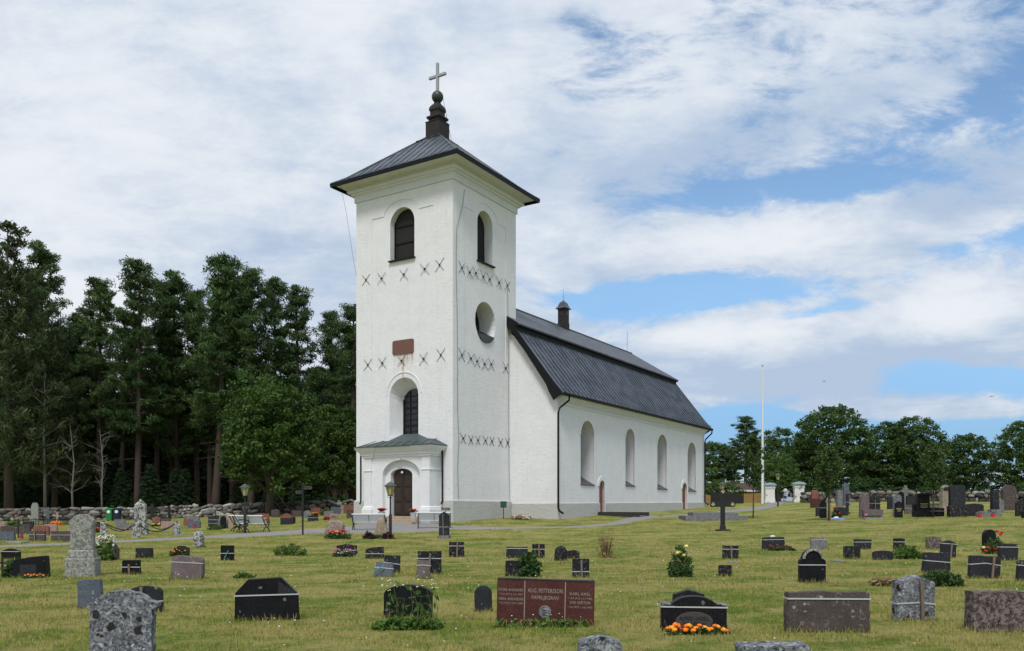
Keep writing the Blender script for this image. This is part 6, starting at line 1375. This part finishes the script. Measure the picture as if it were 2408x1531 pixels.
# left wood: the trees with a shape of their own
T('larch', 0, 22, 76, 518, 'tall drooping larch at the far left edge of the wood', wide=1.0)
T('larch', 1, -70, 80, 470, 'larch whose branches hang in from beyond the left edge', wide=1.05)
T('larch', 0, 128, 82, 770, 'lower hanging larch behind the three bare dead trees', wide=1.1)
for k, (px, D, yt, lab) in enumerate(((118, 88, 588, 'pine with rounded crown just right of the tall drooping larch'), (72, 92, 640, 'pine between the larch and its rounded neighbour'), (231, 86, 664, 'slim pine standing alone in the gap right of the larch'),
        (322, 85, 620, 'broad pine with flat layered crown, left of the wood centre'), (362, 90, 668, 'pine right behind the broad layered pine'), (418, 91, 655, 'pine in the middle of the skyline above the forked trunks'), (505, 84, 611, 'highest pine of the middle group, with a pointed crown'),
        (548, 89, 655, 'pine right of the highest pointed pine'), (590, 84, 642, 'dense pine above the left half of the round linden'), (640, 87, 662, 'pine with bare branches above the round linden'), (692, 86, 688, 'last pine before the gap, with bleached branches'),
        (770, 90, 738, 'pine with thin crown in the gap beside the tower'), (826, 86, 727, 'pine right against the tower edge'), (465, 93, 690, 'pine behind the highest pointed pine'), (280, 95, 735, 'small topped pine in the dip of the skyline'), (170, 94, 735, 'dark pine behind the slim lone pine'))):
    T('pine', k % 5, px, D, yt, lab, wide=rt.uniform(.85, 1.05))
rf_ = random.Random(5)
for k in range(25):
    T('pine', k % 5, -90+980*((k*.618) % 1), rf_.uniform(92, 116), rf_.uniform(765, 880), 'dark pine inside the shaded wood on the left', group='pines inside the wood', wide=rf_.uniform(1.0, 1.3))
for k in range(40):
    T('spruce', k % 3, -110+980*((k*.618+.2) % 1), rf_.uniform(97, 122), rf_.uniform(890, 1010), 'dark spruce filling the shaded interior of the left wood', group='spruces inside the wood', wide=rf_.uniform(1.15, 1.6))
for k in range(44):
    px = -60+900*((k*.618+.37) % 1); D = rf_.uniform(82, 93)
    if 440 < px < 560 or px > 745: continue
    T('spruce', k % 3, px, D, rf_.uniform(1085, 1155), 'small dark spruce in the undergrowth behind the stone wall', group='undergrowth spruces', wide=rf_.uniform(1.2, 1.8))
T('linden', 0, 634, 72.0, 858, 'big round dark green linden rising from before the stone wall', wide=.90)
T('linden', 1, 787, 84, 950, 'second round leafy tree between the big linden and the tower', wide=.80)
T('linden', 2, 850, 88, 960, 'leafy tree half hidden behind the tower edge', wide=.8)
for px, D, yt, k, lab in ((106, 77, 890, 0, 'leftmost bare dead tree with forked pale branches'), (172, 76.5, 1000, 1, 'short pale dead tree leaning left'), (241, 77, 1010, 2, 'bare dead tree right of the short leaning one')): T('dead', k, px, D, yt, lab)
T('bush', 0, 283, 75.5, 1184, 'small bright green bush on top of the stone wall', wide=1.0)
for px in (735, 760, 795): T('bush', 1, px, 79.5, 1160+rt.uniform(-8, 8), 'dark green shrub behind the stone wall left of the tower', group='shrubs behind the left wall', wide=1.7, crown_mat=BUSH_L)
# far wood as one mass, closing the view behind the trunks
rng = np.random.RandomState(77); C = []; rad = []
for k in range(1500): px = rng.uniform(-260, 900); D = rng.uniform(126, 150); x, y = A2(px, D); C.append((x, y, .5+rng.rand()**.8*15.5)); rad.append(rng.uniform(.9, 1.7))
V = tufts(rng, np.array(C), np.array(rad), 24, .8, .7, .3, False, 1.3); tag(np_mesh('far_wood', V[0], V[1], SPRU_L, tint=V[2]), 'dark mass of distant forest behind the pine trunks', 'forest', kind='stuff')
# trees beyond the wall on the right
for px, D, yt, kind, var, wd, lab, cm in ((1676, 104, 1032, 'oak', 0, .95, 'dark rounded tree beside the far church corner', None), (1752, 100, 983, 'pine', 2, 1.5, 'pine with ragged crown left of the flagpole', None), (1722, 106, 1040, 'pine', 4, 1.3, 'smaller pine leaning behind the ragged one', None), (1832, 108, 1004, 'oak', 1, .90, 'broadleaf tree right behind the flagpole', None),
        (1958, 100, 950, 'oak', 2, 1.02, 'largest broadleaf tree with domed crown, right of the gate', None), (1895, 106, 1030, 'oak', 0, .95, 'lower broadleaf tree left of the domed crown', None), (2085, 102, 990, 'oak', 3, .95, 'broadleaf tree with open branches behind the young trees', None), (2148, 100, 976, 'oak', 1, .92, 'broadleaf tree with tall rounded crown behind the wall', None),
        (2030, 110, 1050, 'oak', 0, .9, 'low dark tree filling the gap between two crowns', None), (2272, 104, 1018, 'oak', 2, 1.02, 'separate rounded tree near the right edge', None), (2420, 96, 984, 'oak', 3, 1.0, 'tree cut by the right edge', None), (2205, 112, 1095, 'oak', 1, 1.3, 'low tree in the gap left of the separate rounded tree', None)):
    T(kind, var, px, D, yt, lab, wide=wd, crown_mat=cm)
for px, D, yt, lab, w in ((1684, 93, 1084, 'light green round bush beside the far church corner', 1.0), (1700, 92, 1118, 'light green bush left of the ochre outbuilding', 1.3)): T('bush', 2, px, D, yt, lab, wide=w)
T('linden', 3, 1829, 90, 1064, 'small light green maple behind the gate', wide=1.15, crown_mat=LITE_L, name='maple_tree')
for px, D in ((1905, 90), (1992, 95), (2060, 90), (2118, 97), (2210, 93), (2410, 88), (2345, 99)): T('bush', rt.randint(0, 2), px, D, rt.uniform(1090, 1145), 'dark hedge like shrub behind the right stone wall', group='shrubs behind the right wall', wide=1.9, crown_mat=BUSH_L)
for px, D, yt, var, lab, w in ((1771, 58, 1030, 0, 'narrow young tree between the stone platform and the gate', .75), (1949, 50, 1058, 1, 'young tree beside the narrow glossy black stone', 1.1), (2194, 49.5, 1058, 2, 'young tree with loose crown before the black strapped block', 1.1)): T('sapling', var, px, D, yt, lab, wide=w)
P = at(1953, 50.2); st_ = MB().box(-.03, .03, -.03, .03, -.2, 2.2).build('tree_stake', WOOD); st_.location = P; st_.rotation_euler = (0, R(-3), 0); tag(st_, 'reddish wooden stake tied beside the young tree', 'stake')
# ---------------------------------------------------------------- plants on the graves
def plant(label, px, py, w, h, dens, leaf, lm, D=None, stems=10, cat='plant', name='flowering_plant', droop=0.0, aspect=1.6, up=.4, spiky=0, dep=.6, dy=0):
    P = gnd(px, py) if D is None else at(px, D); s = P.y/F; w_, h_ = w*s, h*s; rng = np.random.RandomState(int(px*3+py)); t = thing(name, label, cat, P+Vector((0, dy, 0)))
    C = rng.rand(dens, 3); C = np.c_[(C[:, 0]-.5)*w_, (C[:, 1]-.5)*w_*dep, h_*(.05+.85*C[:, 2]**1.25)*(1-.55*(2*np.abs(C[:, 0]-.5))**2)]
    V = tufts(rng, C, np.full(dens, leaf*1.4), 9, leaf, .8, up, True, aspect, droop); np_mesh('leaves', V[0], V[1], lm, t, V[2])
    m = MB()
    for k in range(stems): c = C[rng.randint(dens)]; m.tube([(c[0]*.4, c[1]*.4, -.02), (c[0]*.8, c[1]*.8, c[2]*.6), tuple(c*np.array([1, 1, 1.12]))], [.008, .006, .003], 4, cap=False)
    for k in range(spiky): x, y = (rng.rand(2)-.5)*[w_, w_*dep]; m.tube([(x*.3, y*.3, 0), (x*.7, y*.6, h_*.6), (x*1.2, y, h_*rng.uniform(.8, 1.25))], [.006, .004, .0015], 4, cap=False)
    m.build('stems', STEM if lm is not DRY_L else DRY_L, t); t['_w'] = w_; t['_h'] = h_
    return t, w_, h_, rng
MARI = [simple('orange marigold', (.85, .20, .012), .7, 0, .15, 30, .3), simple('amber marigold', (.85, .33, .02), .7, 0, .15, 30, .3), simple('deep red marigold', (.42, .03, .015), .7, 0, .2, 30, .3)]
REDF = simple('red petals', (.55, .012, .02), .6, 0, .2, 30, .3); PINKF = simple('pink petals', (.60, .13, .28), .6, 0, .2, 30, .3); WHITEF = simple('white petals', (.72, .72, .66), .6, 0, .1, 30, .2); YELF = simple('pale yellow petals', (.75, .62, .16), .6, 0, .15, 30, .3)
ORGF = simple('orange petals', (.75, .22, .02), .6, 0, .2, 30, .3)
def head(t, x, y, z, r, m, seed, name='flower', flat=.75):
    rng = np.random.RandomState(seed); v = ICO_V*(1+.22*np.sin(7*np.arctan2(ICO_V[:, 1], ICO_V[:, 0])+3*ICO_V[:, 2])[:, None]*.5+.12*rng.randn(len(ICO_V), 1)); v = v*np.array([r, r, r*flat])
    o = np_mesh(name, v, ICO_F, m, t, smooth=False); o.location = (x, y, z); o.rotation_euler = (rng.uniform(-.3, .3), rng.uniform(-.3, .3), 0); return o
def spray(t, n, w, h, r, m, rng, name='blossoms', zlo=.5, dep=.5, clump=1):
    V = []; Fq = []
    for k in range(n):
        v = ICO_V[:12] if False else np.array([(1, 0, 0), (0, 1, 0), (-1, 0, 0), (0, -1, 0), (0, 0, .6), (0, 0, -.6)]); c = np.array([(rng.rand()-.5)*w, (rng.rand()-.5)*w*dep, h*rng.uniform(zlo, 1.0)])
        V.append(v*r*rng.uniform(.6, 1.3)+c); Fq.append(np.array([(0, 1, 4), (1, 2, 4), (2, 3, 4), (3, 0, 4), (1, 0, 5), (2, 1, 5), (3, 2, 5), (0, 3, 5)])+6*k)
    return np_mesh(name, np.concatenate(V), np.concatenate(Fq), m, t)
t, w, h, rng = plant('row of orange marigolds planted before the winged black stone', 1635, 1492, 140, 14, 55, .045, BUSH_L, stems=20, name='marigold_row', dep=.18)
for i, (zx, zy) in enumerate(((160, 1335), (195, 1328), (235, 1305), (262, 1318), (218, 1345), (290, 1345), (330, 1350), (335, 1312), (365, 1312), (385, 1322), (395, 1352), (432, 1335), (465, 1352), (470, 1312), (515, 1330), (550, 1350), (590, 1345), (625, 1318), (655, 1328), (700, 1352), (722, 1362), (395, 1368))):
    ux, uy = 1530.9+zx*.2445, 1156.7+zy*.2445; s = t.location.y/F
    head(t, (ux-1635)*s, rng.uniform(-.06, .06)+(uy-1484)*-.004, max(.05, (1494-uy)*s*1.0+.02), rng.uniform(.024, .043), MARI[(i*5 % 7 > 3)+(i % 9 == 5)], i)
t, w, h, rng = plant('tall green weeds overgrowing the broad black arched stone', 962, 1478, 152, 24, 150, .055, WEED_L, stems=30, cat='weeds', name='weeds', dep=.35, spiky=0, dy=-.02)
m = MB(); BL = []
for k in range(12):
    x = rng.uniform(-.5, .5)*w*.85; hh = rng.uniform(.30, .66); y = rng.uniform(-.1, .12); m.tube([(x, y, 0), (x+.03, y, hh*.5), (x+rng.uniform(-.06, .06), y, hh)], [.006, .004, .002], 4, cap=False); BL.append((x, y, hh))
m.build('tall_stems', STEM, t); C = np.array([(x+rng.uniform(-.04, .04), y, z*f) for x, y, z in BL for f in (.5, .72, .95)]); V = tufts(rng, C, np.full(len(C), .035), 2, .06, .8, .3, True, 1.9, .3); np_mesh('upper_leaves', V[0], V[1], WEED_L, t, V[2]); spray(t, 26, w*.9, .66, .017, WHITEF, rng, zlo=.75, dep=.3)
t, w, h, rng = plant('green and straw dry daylily leaves before the red granite stone', 1282, 1470, 205, 14, 46, .06, WEED_L, stems=12, name='withered_plant', dep=.14, aspect=2.2, dy=-.15)
m = MB()
for k in range(25): x = rng.choice([-.32, -.2, .18, .33])*w+rng.randn()*.1; a = rng.uniform(-1.4, 1.4); L = rng.uniform(.1, .3); m.tube([(x, 0, .02), (x+math.sin(a)*L*.6, -.05, .10), (x+math.sin(a)*L, -.1, .02)], [.008, .006, .003], 4, cap=False)
m.build('dry_leaves', DRY_L, t); spray(t, 14, w*.9, .20, .012, WHITEF, rng, zlo=.2, dep=.1)
t, w, h, rng = plant('yellow rose bush standing alone on the lawn', 1600, 1356, 50, 80, 150, .055, BUSH_L, stems=26, name='rose_bush', dep=.9, aspect=1.3); [head(t, x*w, -.25*w, z*h, .05, YELF, 60+i, 'rose') for i, (x, z) in enumerate(((-.02, .74), (.10, .64), (-.18, .70), (.22, .9)))]
t, w, h, rng = plant('leafy green bush between the strapped and the lichen ringed stones', 1246, 1356, 44, 64, 110, .07, BUSH_L, stems=24, name='shrub', cat='shrub', dep=.6, aspect=1.5)
plant('round bright green bush on the right lawn', 2134, 1314, 52, 32, 160, .06, WEED_L, stems=20, name='shrub', cat='shrub', dep=.9)
plant('dry garden plant with straw leaves before the wide strapped slab', 2213, 1378, 84, 36, 110, .065, BUSH_L, stems=30, name='garden_plant', dep=.5, aspect=2.0, spiky=14)
plant('heap of withered brown leaves on the right lawn', 2078, 1377, 50, 18, 70, .06, DRY_L, stems=14, name='withered_plant', dep=.5, aspect=1.8)
plant('dark green shrub beside the broad black carved stone at far left', 33, 1357, 38, 46, 90, .06, BUSH_L, stems=20, name='shrub', cat='shrub')
t, w, h, rng = plant('small orange flowers at the foot of the black carved stone', 92, 1358, 46, 12, 22, .045, BUSH_L, name='flowers', dy=-.2); [head(t, (i-3)*.07, 0, .06+.02*(i % 2), .032, ORGF, i) for i in range(7)]
t, w, h, rng = plant('tall white daisies beside the brown curved top stone', 244, 1318, 44, 56, 100, .06, WEED_L, stems=50, name='daisy_plant', dep=.8); spray(t, 60, w*1.1, h*1.1, .042, WHITEF, rng, zlo=.55)
t, w, h, rng = plant('orange and red flowers before the dark wavy topped stone', 424, 1308, 40, 18, 40, .06, BUSH_L, name='flowers', dy=-.15); spray(t, 16, w, h*1.1, .04, ORGF, rng)
t, w, h, rng = plant('pink and white flowers before the dark lichen stone', 808, 1309, 46, 18, 46, .05, BUSH_L, name='flowers', dy=-.1); spray(t, 22, w, h, .045, PINKF, rng); spray(t, 14, w*.5, h*.7, .05, WHITEF, rng)
t, w, h, rng = plant('yellow and red flowers before the pinkish natural stone', 795, 1266, 56, 16, 60, .09, BUSH_L, D=40, name='flowers', dep=.4); spray(t, 16, w*.7, h*1.2, .07, YELF, rng); spray(t, 24, w, h*1.3, .07, REDF, rng)
for px in (867, 913): plant('dark purple leaved plant beside the beige pointed stone, '+('left' if px < 890 else 'right')+' one', px, 1269, 20, 15, 40, .10, PURP_L, D=40.2, stems=8, name='purple_plant', dep=.8)
plant('green leaves and pale stones at the foot of the beige pointed stone', 891, 1268, 32, 8, 40, .07, BUSH_L, D=40.4, name='garden_plant')
t, w, h, rng = plant('tall straw coloured grass tuft around the small iron cross', 1424, 1312, 40, 60, 30, .05, DRY_L, stems=20, name='ornamental_grass', cat='grass tuft', spiky=46, dep=.8)
t, w, h, rng = plant('low dark red flowers before the wide dark stone with the white ornament', 1832, 1294, 52, 11, 46, .06, BUSH_L, name='flowers', dy=-.25); spray(t, 30, w, h*1.2, .05, simple('dark red petals', (.22, .02, .02), .6, 0, .2, 30, .3), rng)
t, w, h, rng = plant('tall red roses beside the glossy black round topped stone', 2340, 1302, 46, 40, 80, .06, BUSH_L, stems=22, name='rose_bush'); [head(t, x, -.1, z, .055, REDF if i != 2 else YELF, 80+i, 'rose') for i, (x, z) in enumerate(((.0, .72), (.12, .62), (-.42, .20), (-.28, .20), (-.12, .16), (-.35, .10), (.02, .14), (.16, .68)))]
plant('yellowish weed clump on the open lawn left of centre', 682, 1306, 74, 28, 70, .06, WEED_L, stems=40, name='weeds', cat='weeds', dep=.6, aspect=2, spiky=24)
plant('low leafy weeds behind the large chamfered black stone', 575, 1360, 40, 12, 40, .06, WEED_L, name='weeds', cat='weeds', dep=.4)
t, w, h, rng = plant('pink flowers on the reddish brown stone row at far left', 93, 1252, 14, 6, 14, .1, BUSH_L, D=44, name='flowers'); spray(t, 22, w*1.1, h*2, .08, PINKF, rng, zlo=.8)
t, w, h, rng = plant('heap of orange flowers by the low iron railing', 131, 1228, 20, 8, 30, .12, ORGF, D=59, name='flowers'); spray(t, 40, w, h*1.1, .09, ORGF, rng, zlo=.2)
t, w, h, rng = plant('green leaves at the far left beside the iron railing', 33, 1230, 22, 14, 40, .14, WEED_L, D=58, name='garden_plant')
t, w, h, rng = plant('red flowers behind the pale monument', 231, 1250, 12, 10, 14, .1, BUSH_L, D=49, name='flowers'); spray(t, 14, w, h*1.2, .09, REDF, rng)
t, w, h, rng = plant('yellow flowers before the salmon red stone', 366, 1234, 20, 6, 20, .1, BUSH_L, D=57, name='flowers'); spray(t, 22, w, h*1.2, .08, YELF, rng)
plant('bright green perennial clump near the stone wall', 770, 1208, 24, 14, 50, .16, WEED_L, D=70, name='garden_plant')
t, w, h, rng = plant('orange flowers before the rust red stone', 738, 1210, 14, 8, 20, .1, BUSH_L, D=69.5, name='flowers'); spray(t, 16, w, h, .09, ORGF, rng)
t, w, h, rng = plant('red flowers beside the pink wedge shaped stone', 768, 1222, 12, 8, 14, .1, BUSH_L, D=58, name='flowers'); spray(t, 16, w, h, .09, REDF, rng)
plant('light green leaves before the narrow pointed black stone', 506, 1248, 24, 10, 36, .12, WEED_L, D=50, name='garden_plant')
t, w, h, rng = plant('red roses behind the blue and white cloth', 1967, 1214, 18, 22, 40, .1, BUSH_L, D=52.5, name='rose_bush'); [head(t, x, -.1, z, .10, REDF, 90+i, 'rose') for i, (x, z) in enumerate(((-.12, .62), (.16, .28)))]
t, w, h, rng = plant('low green plants and a pink flower before the low mauve stone', 2052, 1215, 34, 8, 50, .10, WEED_L, D=50, name='garden_plant', dep=.3); head(t, -.4, -.05, .22, .1, PINKF, 97)
t, w, h, rng = plant('withered wreath heap by the tower corner', 1226, 1221, 38, 10, 60, .13, DRY_L, D=55.0, name='wreath_heap', dep=.5); spray(t, 60, w, h*.9, .09, WHITEF, rng, zlo=.1)
t = thing('grave_cloth', 'blue and white cloth spread before red roses on the right', 'cloth', at(1967, 50.5)); MB().prism([(-.48, .0), (.46, -.03), (.40, .10), (.05, .13), (-.36, .10)], -.3, .3, 'xz').build('cloth', simple('pale blue cloth', (.22, .30, .55), .8, 0, .5, 4, .2), t, .02); MB().lathe([(.16, .11), (.12, .18), (.02, .2)], 10, (-.05, -.1)).build('white_fold', WHITEF, t)
# grave lanterns and pots
def lantern(px, D, m, label, r=.09):
    t = thing('grave_lantern', label, 'grave lantern', at(px, D)); MB().lathe([(r, 0), (r, .15), (r*.8, .18)], 10).build('glass', m, t); MB().lathe([(r*.95, .18), (r*.5, .26), (r*.2, .3)], 10).build('lid', IRON if m is REDF else m, t)
lantern(458, 52.3, REDF, 'red grave lantern before the bluish grey stone'); lantern(50, 43, REDF, 'small red grave light right of the thin iron cross', .1); lantern(2303, 48, REDF, 'red grave lantern, left one, before the scalloped grey stone', .1); lantern(2335, 48, REDF, 'red grave lantern before the slender obelisk base', .1)
POT = simple('pale concrete pot', (.50, .51, .49), .8, 0, .15, 8, .3)
for px, D, zb_, lab in ((897.5, 49.6, 1218, 'pale pot of red flowers left of the church door'), (972, 50.4, 1219.5, 'pale pot of red flowers right of the church door')):
    P = at(px, D); P.z = max(P.z, zat(zb_, D)); t = thing('flower_pot', lab, 'flower pot', P); MB().lathe([(.15, 0), (.20, .34), (.21, .36), (.17, .35)], 16).build('pot', POT, t, smooth=40)
    rng = np.random.RandomState(int(px)); C = np.array([(rng.randn()*.1, rng.randn()*.1, .42+rng.rand()*.1) for _ in range(26)]); V = tufts(rng, C, np.full(26, .08), 9, .09, .8, .4); np_mesh('leaves', V[0], V[1], BUSH_L, t, V[2])
    o = spray(t, 44, .46, .56, .045, REDF, rng, zlo=.75, dep=1); o.location.z = .02
# ---------------------------------------------------------------- blades of the lawn
rng = np.random.RandomState(5)
bx = []; by = []; bs = []
for (d0, d1, dens, sc) in ((7.6, 14, 950, 1.0), (14, 24, 330, 1.35), (24, 40, 110, 1.9), (40, 62, 34, 2.6)):
    n = int(.70*(d1*d1-d0*d0)*dens); dd = np.sqrt(rng.rand(n)*(d1*d1-d0*d0)+d0*d0); uu = (rng.rand(n)-.5)*1.34
    bx.append(uu*dd); by.append(dd); bs.append(np.full(n, sc))
bx = np.concatenate(bx); by = np.concatenate(by); bs = np.concatenate(bs)
cl = np.sin(bx*2.1+np.sin(by*1.3)*1.7)*np.sin(by*1.9+1.1*np.sin(bx*.9)); keep = rng.rand(len(bx)) < .72+.35*cl
for P in PATHS+[CHURCH_FOOT]: keep &= ~in_poly(P, bx, by)
bx, by, bs, cl = bx[keep], by[keep], bs[keep], cl[keep]; n = len(bx)
bz = gzs(bx, by); h = (.022+.036*rng.rand(n)**1.5)*(1+.35*cl)*bs**.45; tall = rng.rand(n) < .010; h[tall] *= 2.3
wd = (.0032+.003*rng.rand(n))*bs; a = rng.rand(n)*6.283; la = rng.rand(n)*6.283; le = h*(.25+.8*rng.rand(n))
dx, dy = np.cos(a)*wd, np.sin(a)*wd
# longer grass the mower misses, round the foot of the stones and in scattered tufts
ex = []; ey = []
for fx, fy, fw, ft, fr_ in FEET:
    if fy > 44: continue
    k = int(fw*(230 if fy < 24 else 90)); q = rng.rand(k); side = rng.rand(k)
    lx = np.where(side < .72, (q-.5)*fw*1.06, np.sign(q-.5)*(fw/2+.02)); ly = np.where(side < .72, np.where(side < .5, -ft/2-.015-.05*rng.rand(k)**2, ft/2+.02+.04*rng.rand(k)), (rng.rand(k)-.5)*ft)
    ex.append(fx+lx*math.cos(fr_)-ly*math.sin(fr_)); ey.append(fy+lx*math.sin(fr_)+ly*math.cos(fr_))
n0 = sum(map(len, ex)); 
for k in range(260):
    d_ = 8.5+26*rng.rand()**.8; cx_, cy_ = (rng.rand()-.5)*1.3*d_, d_; k_ = rng.randint(8, 26); ex.append(cx_+rng.randn(k_)*.09); ey.append(cy_+rng.randn(k_)*.07)
ex = np.concatenate(ex); ey = np.concatenate(ey); m = len(ex); sc_ = 1+np.maximum(0, ey-12)/16
eh = (.05+.085*rng.rand(m)**1.4); eh[n0:] *= .75
bx = np.r_[bx, ex]; by = np.r_[by, ey]; bz = np.r_[bz, gzs(ex, ey)]; h = np.r_[h, eh]; ww_ = (.0035+.003*rng.rand(m))*sc_
n = len(bx); wd = np.r_[wd, ww_]; a = rng.rand(n)*6.283; la = rng.rand(n)*6.283; le = h*(.2+.7*rng.rand(n)); dx, dy = np.cos(a)*wd, np.sin(a)*wd
V = np.empty((n, 3, 3)); V[:, 0] = np.stack([bx-dx, by-dy, bz-.006], 1); V[:, 1] = np.stack([bx+dx, by+dy, bz-.006], 1)
V[:, 2] = np.stack([bx+np.cos(la)*le, by+np.sin(la)*le, bz+h], 1)
tag(np_mesh('grass_blades', V.reshape(-1, 3), np.arange(n*3).reshape(-1, 3), BLADE, tint=np.repeat(rng.rand(n), 3)), 'short mown grass and straw blades of the churchyard lawn', 'grass', kind='stuff')
